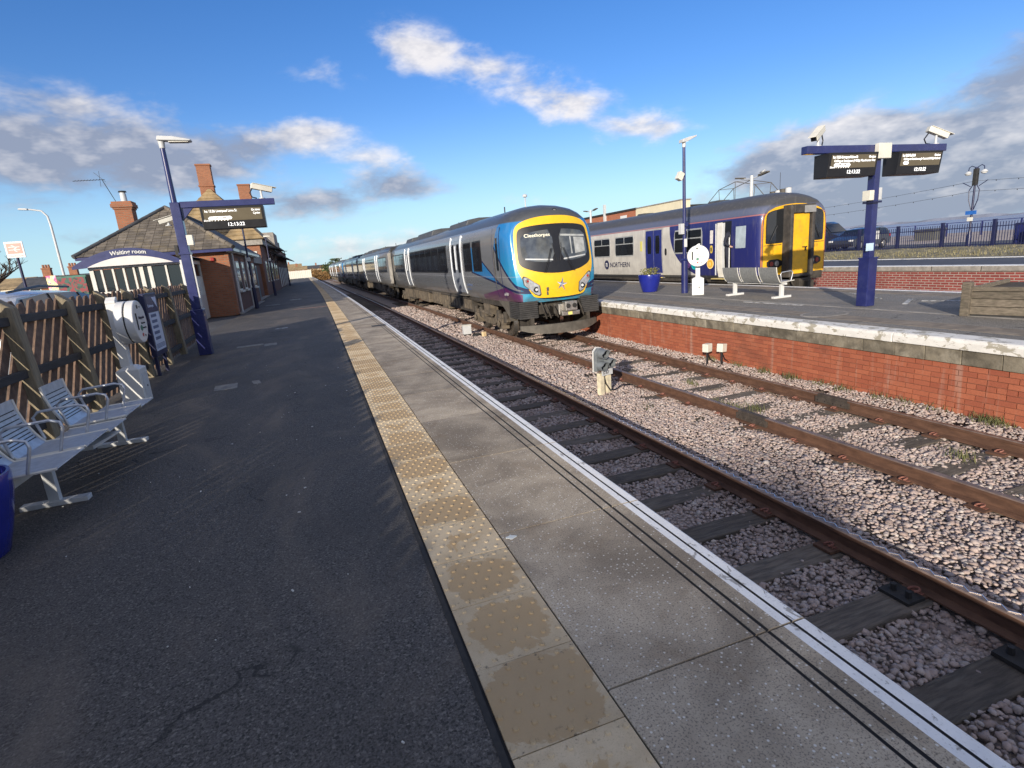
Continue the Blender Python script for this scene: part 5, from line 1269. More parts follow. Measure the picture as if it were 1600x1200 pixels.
    fs = []
    for i in range(N_):
        for j in range(4): fs.append((4 * i + j, 4 * i + (j + 1) % 4, 4 * i + 4 + (j + 1) % 4, 4 * i + 4 + j))
    fs += [(0, 1, 2, 3), (4 * N_, 4 * N_ + 1, 4 * N_ + 2, 4 * N_ + 3)]
    pb.add(vs, fs); pb.build('obstacle_beam', M['plough'], body, smooth=30)
    g = MB(); g.bx(-.9, -.8, .1, 1.0, -.55, -.2); g.bx(.8, .9, .1, 1.0, -.55, -.2); g.build('beam_bracket', M['under_dark'], body)
    # small lettering on the side
    lm = mat('logo_lettering', (.10, .13, .22), .5); o = text('TransPennine', .17, lm, body, (-(side_x(.62) + .010), 4.62 + .45, .60), '-x', width=.78); o = text('Express', .13, lm, body, (-(side_x(.5) + .012), 4.62 + .45, .47), '-x', width=.5)
    text('185118', .12, M['white'], body, (-(side_x(.44) + .012), 1.12, .42), '-x', width=.33, name='unit_number')
    bg1 = bogie(train, 3.45); bg2 = bogie(train, CARL - 3.2)
    return body
def make_mid_car(ystart):
    body = plain_body(CARL - .4).build('carriage', LIV, train, smooth=38); L = CARL - .4
    for sd in (-1, 1):
        window_row(body, 1.0, 5.6, 3, side=sd); door_pair(body, 6.2, 7.5, sd); window_row(body, 8.1, 15.4, 5, side=sd); door_pair(body, 16.0, 17.3, sd); window_row(body, 17.9, 22.4, 3, side=sd)
    underframe(body, L, False); roof_gear(body, L, .5)
    return body
def gangway(parent, y):
    o = MB(); o.bx(-1.02 + bend(13.7 + y), 1.02 + bend(13.7 + y), y - .38, y + .38, .05, 2.62)
    for q in np.linspace(-.34, .34, 6): o.bx(-1.08 + bend(13.7 + y), 1.08 + bend(13.7 + y), y + q - .03, y + q + .03, .02, 2.66)
    o.build('gangway', M['rubber'], parent, bevel=.02)
    o = MB(); o.bx(-1.352 + bend(13.7 + y), -1.20 + bend(13.7 + y), y - .36, y - .10, .30, 2.3); o.bx(-1.352 + bend(13.7 + y), -1.20 + bend(13.7 + y), y + .10, y + .36, .30, 2.3); o.build('gangway_fairing', mat_fair, parent, bevel=.03)
mat_fair = mat('gangway_fairing_grey', (.30, .28, .25), .6, 0, .2, 3, dirt=((.15, .13, .10), .5, 2))
c1 = make_cab_car()
c2 = make_mid_car(0); place_car(c2, 24.45, CARL - .4)
gangway(train, 24.08)
def bogies_for(ys):
    for yv in ys:
        bo = bogie(train, yv); bo.location.x = bend(13.7 + yv); bo.rotation_euler.z = slope_angle(13.7 + yv)
bogies_for([24.45 + 3.0, 24.45 + 20.3])
def clone(o, parent):
    c = o.copy(); col.objects.link(c); c.parent = parent
    for ch in o.children: clone(ch, c)
    return c
c3 = clone(c1, train); place_car(c3, 48.2, CARL, True); gangway(train, 48.0)
bogies_for([48.2 + 3.0, 48.2 + 20.3])
c4 = clone(c1, train); place_car(c4, 72.6, CARL, False); c5 = clone(c2, train); place_car(c5, 72.6 + 24.45, CARL - .4); gangway(train, 72.6 + 24.08)
bogies_for([76, 93])

# ---- the second train, on the far side of the island
PN = [(1.30, .16), (1.36, .30), (1.40, .7), (1.41, 1.2), (1.40, 1.8), (1.385, 2.10), (1.33, 2.26), (1.22, 2.42), (1.0, 2.60), (.7, 2.72), (.35, 2.79), (0, 2.81)]
def northern_livery():
    m, k, b = newmat('white_and_navy_livery')
    tcn = k.n('ShaderNodeTexCoord').outputs['Object']; x, y, z = k.xyz(tcn); pos = k.n('ShaderNodeNewGeometry').outputs['Position']
    cc = k.mix(k.step(k.noise(pos, 2, 6, .65, .3), .35, .7), (.44, .42, .385), (.54, .52, .47))
    # sweeping navy front: inside a large ellipse
    ex = k.math('DIVIDE', k.math('SUBTRACT', y, 0.0), 4.55); ez = k.math('DIVIDE', k.math('SUBTRACT', z, 2.3), 2.35)
    rr = k.math('ADD', k.math('POWER', k.math('ABSOLUTE', ex), 2.6), k.math('POWER', k.math('ABSOLUTE', k.math('MINIMUM', ez, 0.0)), 2.6))
    cc = k.mix(k.step(rr, 1.006, .994), cc, (.018, .022, .12))
    band = k.math('MULTIPLY', k.step(z, 2.09, 2.10), k.step(z, 2.14, 2.13)); cc = k.mix(k.math('MULTIPLY', band, k.step(y, 13, 12)), cc, (.30, .12, .12))
    cc = k.mix(k.step(z, 2.13, 2.15), cc, k.mix(k.step(z, 2.30, 2.42), (.085, .10, .16), (.055, .055, .058)))
    cc = k.mix(k.step(z, .29, .27), cc, (.03, .028, .026))
    st = k.math('MULTIPLY', k.step(k.noise(k.map(pos, (4, 4, .3)), 3, 5, .6), .5, .75), .3); cc = k.mix(st, cc, (.20, .18, .15))
    k.set(b.inputs['Base Color'], cc); k.set(b.inputs['Roughness'], k.math('MULTIPLY_ADD', k.step(z, 2.12, 2.2), .35, .35))
    b.inputs['Coat Weight'].default_value = .15; bump(k, b, k.noise(k.map(pos, (1, .5, .8)), 2.2, 3, .5), .06, .02)
    return m
NL = northern_livery()
nt = thing('passenger_train', (14.35, 13.62, 0), 'white and navy train with yellow end doors behind the island platform', 'train')
def north_body(L):
    loop = loop_profile(PN); n = len(loop); b = MB(); rings = []
    for (yv, s_, tp) in ((0, .90, .84), (.05, .945, .875), (.14, .975, .91), (.32, .993, .955), (.7, 1, .99), (1.1, 1, 1), (6, 1, 1), (12, 1, 1), (L - .1, 1, 1), (L, .97, .99)):
        rings.append([(x * s_, yv, z if z < 1.8 else 1.8 + (z - 1.8) * ((tp - .3) / .7 if tp < 1 else 1)) for x, z in loop])
    vs = [p for r in rings for p in r]; fs = []
    for i in range(len(rings) - 1):
        for j in range(n): fs.append((i * n + j, i * n + (j + 1) % n, (i + 1) * n + (j + 1) % n, (i + 1) * n + j))
    fs += [tuple(range(n)), tuple((len(rings) - 1) * n + j for j in range(n))]
    b.add(vs, fs); return b
body = north_body(19.7).build('carriage', NL, nt, smooth=38)
fyN = lambda x, z: -.002 - 0 * x
M['nframe'] = mat('window_frame_alloy', (.40, .41, .40), .45, .3, .1, 8)
def nwin(y0, y1, z0=1.07, z1=1.93, split=.62):
    g = MB(); side_patch(g, y0, y1, z0, z1, .008, -1, PN, corner=.06); f_ = g.build('window', M['nframe'], body)
    zm = z0 + (z1 - z0) * split; ym = (y0 + y1) / 2
    g = MB(); side_patch(g, y0 + .05, y1 - .05, z0 + .05, zm - .02, .012, -1, PN, corner=.03); g.build('pane', M['glass_dark'], f_)
    for a, c in ((y0 + .05, ym - .02), (ym + .02, y1 - .05)):
        g = MB(); side_patch(g, a, c, zm + .02, z1 - .05, .012, -1, PN, corner=.02, n=3); g.build('pane', M['glass_dark'], f_)
nwin(2.63, 4.25); nwin(7.05, 8.62); nwin(9.05, 10.62); nwin(11.05, 12.65); nwin(15.6, 17.2)
M['navydoor'] = mat('navy_door_paint', (.02, .028, .16), .35, 0, .1, 4, coat=.3)
for a in (5.05, 13.1):
    for y0, y1 in ((a, a + .54), (a + .56, a + 1.1)):
        g = MB(); side_patch(g, y0, y1, .22, 2.03, .010, -1, PN, n=8); d = g.build('door', M['navydoor'], body)
        g = MB(); side_patch(g, y0 + .13, y1 - .13, 1.12, 1.82, .014, -1, PN, corner=.03); g.build('door_window', M['glass_dark'], d)
    g = MB(); side_patch(g, a - .07, a + 1.17, .17, 2.09, .004, -1, PN, n=8); g.build('door_frame', mat('door_frame_grey', (.33, .32, .30), .5), body)
    bxs('step', mat('step_yellow', (.55, .42, .14), .7), body, (-1.52, -1.38, a, a + 1.1, .17, .20))
# crew door standing open
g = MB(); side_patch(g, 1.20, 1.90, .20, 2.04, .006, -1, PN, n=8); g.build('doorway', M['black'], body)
g = MB(); side_patch(g, 1.62, 1.86, .22, 2.02, .018, -1, PN, n=8); d = g.build('open_door', mat('door_inner_white', (.66, .64, .58), .5, var=.08), body); g = MB(); side_patch(g, 1.50, 1.64, .22, 2.0, .012, -1, PN, n=8); g.build('door_inner_panel', M['white'], d)
g = MB(); g.tube([(-1.43, 1.90, z) for z in (.3, 1.0, 2.0)], .022, 6); g.build('handrail', M['lightgrey'], body); g = MB(); g.tube([(-1.44, 1.24, .45), (-1.46, 1.22, .8), (-1.46, 1.22, 1.45), (-1.43, 1.24, 1.6)], .018, 6); g.build('handrail', M['white'], body)
bxs('step', mat('step_yellow2', (.50, .40, .16), .7), body, (-1.55, -1.38, 1.1, 2.0, .17, .20))
g = MB(); side_patch(g, .56, .99, 1.16, 1.84, .009, -1, PN); wf = g.build('window', mat('pale_blank_panel', (.36, .42, .46), .25, 0, .15, 3), body)
for (yy, z, r, cm, rim) in ((2.21, .68, .17, (.78, .40, .04), (.86, .62, .25)), (3.06, .66, .17, (.0, .30, .33), (.02, .42, .44)), (3.42, .66, .12, (.45, .14, .45), (.6, .3, .6))):
    x = -(side_x(z, PN) + .012)
    g = MB(); g.cyl((x + .01, yy, z), (x, yy, z), r, n=28); co = g.build('logo_disc', mat('logo_rim', rim, .5, var=.04), body)
    g = MB(); g.cyl((x, yy, z), (x - .003, yy, z), r * .78, n=28); g.build('logo_field', mat('logo_fill', cm, .5, var=.04), co)
    text('n', r * 1.5, mat('logo_letter', rim, .5, var=0), co, (x - .005, yy + r * .42, z - r * .38), '-x', bold=.004)
lg = mat('livery_dark_print', (.02, .022, .06), .5)
g = MB(); xN = -(side_x(.73, PN) + .010); g.cyl((xN + .01, 9.43, .73), (xN, 9.43, .73), .21, n=28); co = g.build('logo_disc', lg, body); text('n', .36, mat('logo_white', (.6, .6, .57), .5, var=0), co, (xN - .003, 9.52, .64), '-x', bold=.006)
text('NORTHERN', .30, lg, body, (xN - .003, 9.12, .62), '-x', width=1.68, bold=.003)
for (yy, z) in ((4.78, 1.18), (2.15, 1.18), (12.9, 1.18)):
    g = MB(); side_patch(g, yy - .06, yy + .06, z - .14, z + .12, .010, -1, PN, corner=.03); o = g.build('door_control', M['black'] if yy > 3 else mat('control_yellow', (.7, .5, .08), .5), body); g = MB(); side_patch(g, yy - .03, yy + .03, z - .08, z + .05, .013, -1, PN); g.build('button', M['dark_iron'], o)
g = MB(); side_patch(g, 2.08, 2.22, 1.36, 1.80, .010, -1, PN); g.build('notice', mat('white_notice', (.66, .62, .58), .5, var=.2, vs=30), body); g = MB(); side_patch(g, 6.42, 6.56, 1.25, 1.65, .010, -1, PN); g.build('notice', mat('yellow_notice', (.55, .50, .12), .5), body)
# end face
ye = [(-1.24, .24), (-1.24, 1.75), (-1.20, 2.05), (-1.05, 2.20), (-.8, 2.30), (-.4, 2.37), (0, 2.39), (.4, 2.37), (.8, 2.30), (1.05, 2.20), (1.20, 2.05), (1.24, 1.75), (1.24, .24)]
g = MB(); g.prism(ye, 'y', -.012, .05); yo = g.build('yellow_end', M['nyellow'], body)
or_ = MB(); or_.tube([(x * 1.03, .02, z + .02) for x, z in ye], .022, 6); or_.build('end_trim', mat('orange_trim', (.50, .17, .03), .5), body)
for s_ in (-1, 1):
    w_ = smooth_loop([(s_ * .50, 1.26), (s_ * .56, 1.25), (s_ * 1.07, 1.25), (s_ * 1.13, 1.26), (s_ * 1.135, 1.33), (s_ * 1.135, 1.95), (s_ * 1.11, 2.08), (s_ * 1.02, 2.16), (s_ * .58, 2.235), (s_ * .50, 2.235), (s_ * .495, 2.17), (s_ * .495, 1.33)], 2)
    g = MB(); g.prism([(s_ * .82 + (x - s_ * .82) * 1.07, 1.74 + (z - 1.74) * 1.05) for x, z in w_], 'y', -.026, -.012); wf = g.build('cab_window_frame', M['rubber'], body)
    g = MB(); g.prism(w_, 'y', -.032, -.025); g.build('cab_window', M['glass_dark'], wf)
    g = MB(); g.tube([(s_ * 1.0, -.05, 1.3), (s_ * .75, -.06, 1.75)], .012, 5); g.build('wiper', M['black'], body)
    g = MB(); g.prism(smooth_loop([(s_ * .50, .48), (s_ * 1.09, .48), (s_ * 1.09, .74), (s_ * .50, .74)], 1), 'y', -.035, -.012); lp = g.build('lamp_cluster', M['black'], body)
    for x, r, m_ in ((.72, .085, M['chrome']), (.93, .07, mat('tail_lamp', (.28, .03, .02), .3))):
        MB().cyl((s_ * x, -.034, .61), (s_ * x, -.055, .61), r, n=16).build('lamp', m_, lp, smooth=40)
    g = MB(); g.bx(*(sorted((s_ * .50, s_ * 1.2))), -.03, .4, .02, .26); g.build('valance', M['under_dark'], body, bevel=.02)
    bxs('seam', M['dark_iron'], body, (*(sorted((s_ * .52, s_ * 1.22))), -.014, -.011, 1.165, 1.185))
M['gang'] = mat('gangway_rubber', (.045, .04, .036), .75, 0, .3, 6, .4, 30, dirt=((.12, .10, .08), .5, 4))
g = MB(); g.bx(-.49, -.37, -.33, .02, .15, 2.34); g.bx(.37, .49, -.33, .02, .15, 2.34); g.bx(-.368, .368, -.33, .02, 2.08, 2.34); g.bx(-.368, .368, -.33, .02, .15, .24); gw = g.build('gangway', M['gang'], body, bevel=.03)
bxs('gangway_door', M['nyellow'], body, (-.33, .33, -.24, -.20, .25, 2.07), bevel=.006); bxs('gangway_back', M['dark_iron'], body, (-.365, .365, -.19, -.02, .2, 2.10))
bxs('door_handle', M['black'], body, (.08, .26, -.27, -.241, 1.04, 1.07), (.18, .22, -.27, -.241, .94, 1.04)); bxs('lamp_panel', mat('grey_panel', (.24, .24, .235), .6), body, (.02, .48, -.345, -.331, 2.08, 2.29), bevel=.01)
text('711', .13, M['dark_iron'], body, (.72, -.016, 1.02), width=.22, name='unit_number')
g = MB(); g.bx(-.25, .25, -.5, .5, -.25, .10); g.bx(-.12, .12, -.7, -.4, -.2, .05); g.tube([(-.35, -.2, .15), (-.38, -.4, -.1), (-.2, -.45, -.25)], .03, 6); g.tube([(.35, -.2, .15), (.42, -.35, -.1), (.2, -.5, -.22)], .03, 6); g.build('coupler', M['under_dark'], body, bevel=.02)
bxs('underframe', M['under_dark'], body, (-1.25, 1.25, .5, 19.4, -.35, .16)); g = MB(); g.bx(-1.36, 1.36, .3, 19.6, .05, .155); g.build('sole_bar', M['under_dark'], body)
bogie(nt, 3.0, 2.0, M['under_dark']); bogie(nt, 16.8, 2.0, M['under_dark'])
g = MB()
for yy in (3.2, 8, 13): g.prism([(-.3, 2.78), (.3, 2.78), (.24, 2.86), (-.24, 2.86)], 'y', yy, yy + .5)
g.build('roof_vent', mat_roof, body)
bd2 = plain_body(19.7, PN).build('carriage', NL, nt, (0, 20.2, 0), smooth=38)
# ---- crew member standing in the open doorway
def person(loc, rz, label, J, rad, cloth, skin):
    t = thing('person', loc, label, 'person', rz)
    names = list(J); me = bpy.data.meshes.new('body'); idx = {n_: i for i, n_ in enumerate(names)}
    E_ = [('pelvis', 'waist'), ('waist', 'chest'), ('chest', 'neck'), ('neck', 'head'), ('head', 'crown')]
    for s_ in 'lr': E_ += [('pelvis', 'hip' + s_), ('hip' + s_, 'knee' + s_), ('knee' + s_, 'ankle' + s_), ('ankle' + s_, 'toe' + s_), ('chest', 'sh' + s_), ('sh' + s_, 'el' + s_), ('el' + s_, 'wr' + s_), ('wr' + s_, 'fi' + s_)]
    me.from_pydata([J[n_] for n_ in names], [(idx[a], idx[c]) for a, c in E_], [])
    o = bpy.data.objects.new('body', me); col.objects.link(o); o.parent = t
    sm_ = o.modifiers.new('skin', 'SKIN'); o.modifiers.new('sub', 'SUBSURF').levels = 2; o.modifiers['sub'].render_levels = 2
    for i, n_ in enumerate(names):
        v = me.skin_vertices[0].data[i]; r = rad.get(n_.rstrip('lr') if n_[:-1] in rad else n_, rad.get(n_[:-1], .05)); v.radius = r if isinstance(r, tuple) else (r, r)
        v.use_root = (n_ == 'pelvis')
    dg = bpy.context.evaluated_depsgraph_get(); m2 = bpy.data.meshes.new_from_object(o.evaluated_get(dg)); o.modifiers.clear(); o.data = m2
    m2.materials.clear(); m2.materials.append(cloth); m2.materials.append(skin)
    hz = J['neck'][2] + .04; W = [Vector(J['wr' + s_]) for s_ in 'lr']
    for p in m2.polygons:
        p.use_smooth = True
        c_ = p.center
        if c_.z > hz or min((c_ - w_).length for w_ in W) < .10 and min((c_ - Vector(J['fi' + s_])).length for s_ in 'lr') < .11: p.material_index = 1
    return t, o
J = dict(pelvis=(0, 0, .95), waist=(0, .02, 1.10), chest=(0, .05, 1.34), neck=(0, .07, 1.50), head=(0, .10, 1.60), crown=(0, .11, 1.72))
for s_, q in (('l', -1), ('r', 1)):
    J['hip' + s_] = (.10 * q, 0, .90); J['knee' + s_] = (.11 * q, .03 * (1 + q), .50); J['ankle' + s_] = (.11 * q, -.03, .09); J['toe' + s_] = (.12 * q, .15, .04)
    J['sh' + s_] = (.19 * q, .05, 1.42); J['el' + s_] = (.25 * q, -.02, 1.15); J['wr' + s_] = (.22 * q, .16, 1.02); J['fi' + s_] = (.20 * q, .24, 1.0)
rad = dict(pelvis=(.15, .12), waist=(.145, .11), chest=(.16, .12), neck=.055, head=(.075, .092), crown=(.06, .07), hip=.095, knee=.065, ankle=.05, toe=.04, sh=.075, el=.05, wr=.035, fi=.028)
pt, pb_ = person((14.35 - 1.50 + .16, 13.62 + 1.40, .205), R_(205), 'crew member in dark uniform standing in the open train doorway', J, rad, mat('dark_uniform', (.014, .016, .028), .85, var=.25, vs=12), mat('skin', (.42, .26, .19), .6, var=.05))
hb_ = MB(); hb_.lathe([(.0, .135), (.05, .13), (.085, .09), (.098, .03), (.095, -.03), (.088, -.035)], (0, .10, 1.63), 16); hb_.build('hair', mat('dark_hair', (.03, .022, .016), .8), pt, smooth=50)
for q in (-1, 1):
    MB().lathe([(0, .012), (.009, .006), (.010, 0), (.009, -.006), (0, -.012)], (.032 * q, .185, 1.625), 8).build('eye', M['black'], pt)
    MB().lathe([(0, .03), (.012, .02), (.014, 0), (.01, -.025), (0, -.03)], (.092 * q, .10, 1.61), 8).build('ear', pb_.data.materials[1], pt)
nb = MB(); nb.add([(0, .19, 1.63), (-.014, .188, 1.59), (.014, .188, 1.59), (0, .215, 1.592)], [(0, 1, 3), (0, 3, 2), (1, 2, 3), (0, 2, 1)]); nb.build('nose', pb_.data.materials[1], pt)
bxs('mouth', mat('lips', (.30, .13, .11), .6), pt, (-.022, .022, .178, .19, 1.555, 1.563))

# ================================================================== STATION BUILDINGS
M['obrick'] = brickmat('old_orange_brick', (.34, .12, .055), (.25, .085, .04), (.22, .15, .10), 1.0, .85, 'sum')
M['dbrick'] = brickmat('dark_and_shaded_brick', (.19, .075, .05), (.13, .055, .04), (.12, .09, .07), 1.0, .85, 'sum')  # dark brick; on the two wall skins it stands for their shade
M['slate'] = mat('weathered_slate', (.135, .115, .092), .8, var=.3, vs=3, bmp=.4, bs=30, dirt=((.25, .20, .12), .5, 1.6), rand=.22)
M['slate_dark'] = mat('dark_slate', (.06, .062, .066), .75, var=.25, vs=2, bmp=.5, bs=12)
M['lichen_slate'] = mat('lichened_stone_slate', (.30, .215, .11), .85, var=.35, vs=1.2, bmp=.5, bs=10, dirt=((.15, .12, .08), .6, .8))
M['frame_white'] = mat('window_frame_white', (.62, .60, .54), .5, var=.08, vs=6)
wr = thing('waiting_room', (-5.72, 25.6, 0), 'brick waiting room with hipped slate roof, chimney and glazed porch', 'building')
W0 = Vector((-5.72, 25.6, 0))
def wbx(name, m, x0, x1, y0, y1, z0, z1, parent=wr, **k): return bxs(name, m, parent, (x0 - W0.x, x1 - W0.x, y0 - W0.y, y1 - W0.y, z0, z1), **k)
wbx('wall', M['obrick'], -8.10, -3.33, 25.6, 36.3, -.02, 2.62)
wbx('side_wall_shade', M['dbrick'], -3.329, -3.31, 25.8, 36.28, 0, 2.60)  # dark skin over the orange brick paints in the side wall's shade
wbx('corner_pier', M['obrick'], -3.42, -3.27, 25.57, 25.95, 0, 2.5)
# eaves boards
wbx('gutter_board', M['navy'], -8.42, -3.02, 25.22, 25.32, 2.60, 2.76); wbx('gutter_board', M['navy'], -3.10, -3.0, 25.33, 36.5, 2.60, 2.74); wbx('soffit', M['white'], -3.30, -3.11, 25.4, 36.4, 2.57, 2.60)
ez, rz_, hy = 2.72, 4.70, 28.25; xl, xr, xm = -8.45, -2.98, -5.71; yf0, yb0 = 25.2, 38.0
rf = MB(); rv = [Vector(p) - W0 for p in ((xl, yf0, ez), (xr, yf0, ez), (xm, hy, rz_), (xm, yb0, rz_), (xr, yb0, ez), (xl, yb0, ez))]
rf.add(rv, [(0, 1, 2), (1, 4, 3, 2), (5, 0, 2, 3), (0, 5, 4, 1)]); roof = rf.build('roof', M['slate_dark'], wr)
A, B_, C_ = rv[0], rv[1], rv[2]
nrm_ = (B_ - A).cross(C_ - A).normalized(); updir = (C_ - (A + B_) / 2); sl = updir.length; updir.normalize(); xd = Vector((1, 0, 0))
rows = 17; sw = .31
sl_me = {}
for r in range(rows):
    f0 = r / rows; half = (xr - xl) / 2 * (1 - f0) - .02; rowh = sl / rows
    x = -half + (-(sw / 2) if r % 2 else 0)
    while x < half:
        a_, b2 = max(x, -half), min(x + sw - .012, half)
        if b2 - a_ > .06:
            g = MB(); half_t = (xr - xl) / 2 * (1 - (r + 1.0) / rows) + .02
            at, bt_ = max(a_, -half_t), min(b2, half_t)
            if bt_ - at > .0:
                base = (A + B_) / 2 + updir * (rowh * r)
                def pt_(xx, u, h): return tuple(base + xd * xx + updir * u + nrm_ * h)
                g.add([pt_(a_, -.02, .030), pt_(b2, -.02, .030), pt_(bt_, rowh + .01, .010), pt_(at, rowh + .01, .010), pt_(a_, -.02, .018), pt_(b2, -.02, .018)], [(0, 1, 2, 3), (0, 4, 5, 1)])
                g.build('slate', M['slate'], roof)
        x += sw
# ridge and hip tiles
def ridge(parent, p, q, m, n, r=.09):
    p = Vector(p) - W0; q = Vector(q) - W0
    for i in range(n):
        a_ = p.lerp(q, i / n); c_ = p.lerp(q, (i + .96) / n); g = MB(); g.cyl(a_ + Vector((0, 0, .03)), c_ + Vector((0, 0, .03)), r, r * .92, n=8); g.build('ridge_tile', m, parent, smooth=50)
ridge(roof, (xl, yf0, ez), (xm, hy, rz_), M['slate_dark'], 11); ridge(roof, (xr, yf0, ez), (xm, hy, rz_), M['slate'], 11); ridge(roof, (xm, hy, rz_), (xm, yb0, rz_), M['slate_dark'], 12)
# chimney on the left hip
ch_ = thing('tmp', (0, 0, 0), 'x', 'x'); bpy.data.objects.remove(ch_)
cx0, cy0 = -7.55, 29.6
g = MB(); g.bx(cx0 - .33, cx0 + .33, cy0 - .33, cy0 + .33, 3.2, 4.85); g.bx(cx0 - .37, cx0 + .37, cy0 - .37, cy0 + .37, 4.85, 4.93); g.bx(cx0 - .42, cx0 + .42, cy0 - .42, cy0 + .42, 4.93, 5.08); g.bx(cx0 - .38, cx0 + .38, cy0 - .38, cy0 + .38, 5.08, 5.18)
g.v = [tuple(Vector(v) - W0) for v in g.v]; chim = g.build('chimney', M['obrick'], wr)
g = MB(); g.lathe([(.13, 0), (.12, .35), (.10, .42), (.0, .42)], tuple(Vector((cx0 + .05, cy0, 5.17)) - W0), 14); g.build('chimney_pot', M['lightgrey'], chim, smooth=40)
g = MB(); g.lathe([(.02, .0), (.17, .0), (.14, .05), (0, .07)], tuple(Vector((cx0 + .05, cy0, 5.60)) - W0), 12); g.build('cowl', M['dark_iron'], chim)
g = MB(); o_ = Vector((cx0 - .25, cy0, 5.15)) - W0; g.cyl(o_, o_ + Vector((-.35, 0, 1.0)), .015, n=5); e0 = o_ + Vector((-.35, 0, 1.0)); g.cyl(e0 + Vector((.1, 0, 0)), e0 + Vector((-1.15, .2, .0)), .012, n=5)
for q in range(9): c_ = e0 + Vector((-.1 - q * .12, .02 * q, 0)); g.cyl(c_ + Vector((0, -.12, -.05)), c_ + Vector((0, .12, .05)), .006, n=4)
g.cyl(e0 + Vector((-.1, 0, -.3)), e0 + Vector((-.05, 0, .35)), .008, n=4); g.cyl(e0 + Vector((-.25, 0, .3)), e0 + Vector((.12, 0, -.1)), .008, n=4); g.build('television_aerial', M['dark_iron'], chim)
# side windows with white sills
for yy in (27.5, 29.6, 32.0, 34.2):
    f_ = wbx('window', M['frame_white'], -3.312, -3.285, yy, yy + 1.05, .95, 2.25); wbx('pane', M['glass_dark'], -3.286, -3.278, yy + .09, yy + .48, 1.02, 2.18, f_); wbx('pane', M['glass_dark'], -3.286, -3.278, yy + .55, yy + .97, 1.02, 2.18, f_)
    wbx('sill', M['frame_white'], -3.33, -3.19, yy - .08, yy + 1.13, .86, .95); wbx('lintel', M['obrick'], -3.325, -3.29, yy - .05, yy + 1.1, 2.25, 2.4)
g = MB(); g.cyl((-3.22 - W0.x, 26.35 - W0.y, 0), (-3.22 - W0.x, 26.35 - W0.y, 2.6), .045, n=8); g.build('downpipe', M['lightgrey'], wr); g = MB(); g.cyl((-3.22 - W0.x, 31.2 - W0.y, 0), (-3.22 - W0.x, 31.2 - W0.y, 2.6), .045, n=8); g.build('downpipe', M['white'], wr)
wbx('plinth', M['kerb'], -3.31, -3.12, 25.75, 36.3, 0, .05); wbx('alarm_bell', mat('alarm_red', (.28, .02, .015), .4), -3.95, -3.80, 25.5, 25.6, 2.25, 2.4, bevel=.03)
# porch
px0, px1, py0, py1 = -7.20, -4.36, 22.5, 25.58
wbx('porch_wall', M['frame_white'], px0, px1, py0 + .02, py0 + .12, 0, .72); wbx('porch_wall', M['frame_white'], px1 - .1, px1 - .01, py0 + .13, py1, 0, .45); wbx('porch_wall', M['frame_white'], px0, px0 + .1, py0 + .13, py1, 0, .72)
wbx('porch_sill', M['frame_white'], px0 - .03, px1 + .03, py0 - .02, py0 + .13, .72, .80)
wbx('porch_head', M['frame_white'], px0 - .02, px1 + .02, py0, py0 + .12, 2.16, 2.30); wbx('porch_head', M['frame_white'], px1 - .1, px1 + .01, py0 + .13, py1, 2.16, 2.30); wbx('porch_roof', M['slate_dark'], px0 - .1, px1 + .1, py0 + .05, py1, 2.30, 2.40)
cols_ = [px0 + .05, -6.92, -6.63, -6.34, -6.06, -5.78, -5.50, -5.18, -4.80, px1 - .06]
thick = {px0 + .05: .10, -5.50: .16, -5.18: .10, px1 - .06: .11}
cols_ = [px0 + .06, -6.85, -6.52, -6.20, -5.90, -5.68, -5.42, -4.92, px1 - .06]
for i, x in enumerate(cols_):
    w_ = .12 if i in (0, 5, 6, 8) else .06
    wbx('mullion', M['frame_white'], x - w_ / 2, x + w_ / 2, py0 + .005, py0 + .115, .80, 2.16)
for a_, c_ in zip(cols_[:-1], cols_[1:]): wbx('pane', M['glass_pane'] if 'glass_pane' in M else M['glass_dark'], a_ + .05, c_ - .05, py0 + .055, py0 + .065, .82, 2.14)
wbx('transom', M['frame_white'], px0, px1, py0 + .01, py0 + .11, 1.33, 1.39)
for y0, y1 in ((py0 + .13, 23.3), (23.36, 24.3), (24.36, py1 - .05)):
    wbx('pane', M['glass_dark'], px1 - .06, px1 - .05, y0, y1, .45, 2.16); wbx('mullion', M['frame_white'], px1 - .1, px1 - .005, y1, y1 + .06, .45, 2.16)
wbx('notice', mat('door_notice', (.62, .66, .62), .5, var=.15, vs=8), px1 - .004, px1 + .012, 24.4, 25.4, .95, 1.65); wbx('door_panel', M['white'], px1 - .006, px1 + .006, 24.36, 25.5, .08, 1.7)
# arched sign
def arc(x0, x1, z_end, z_mid, n=18):
    return [(x0 + (x1 - x0) * i / n, z_end + (z_mid - z_end) * (1 - (2 * i / n - 1) ** 2)) for i in range(n + 1)]
X = lambda x: x - W0.x
top = arc(-7.58, -4.33, 2.28, 2.80); bot = arc(-7.58, -4.33, 2.20, 2.25)
g = MB(); g.prism([(X(x), z) for x, z in top] + [(X(x), z) for x, z in reversed(bot)], 'y', 22.26 - W0.y, 22.36 - W0.y); sg = g.build('sign', M['navy'], wr)
wt_ = arc(-7.15, -4.60, 2.235, 2.53); g = MB(); g.prism([(X(x), z) for x, z in wt_], 'y', 22.252 - W0.y, 22.262 - W0.y); g.build('sign_panel', mat('sign_pale', (.60, .57, .54), .5, var=.05), sg)
me = text_mesh('Waiting room', .19, M['white'], 'CENTER', .004)
for v in me.vertices: v.co.y -= .045 * (v.co.x / .6) ** 2
o = link('lettering', me, sg, (X(-5.88), 22.244 - W0.y, 2.605)); o.rotation_euler = (R_(90), 0, 0); o.scale.x = .98
wbx('canopy_side', M['white'], -4.36, -4.26, 22.4, 25.2, 2.31, 2.42)

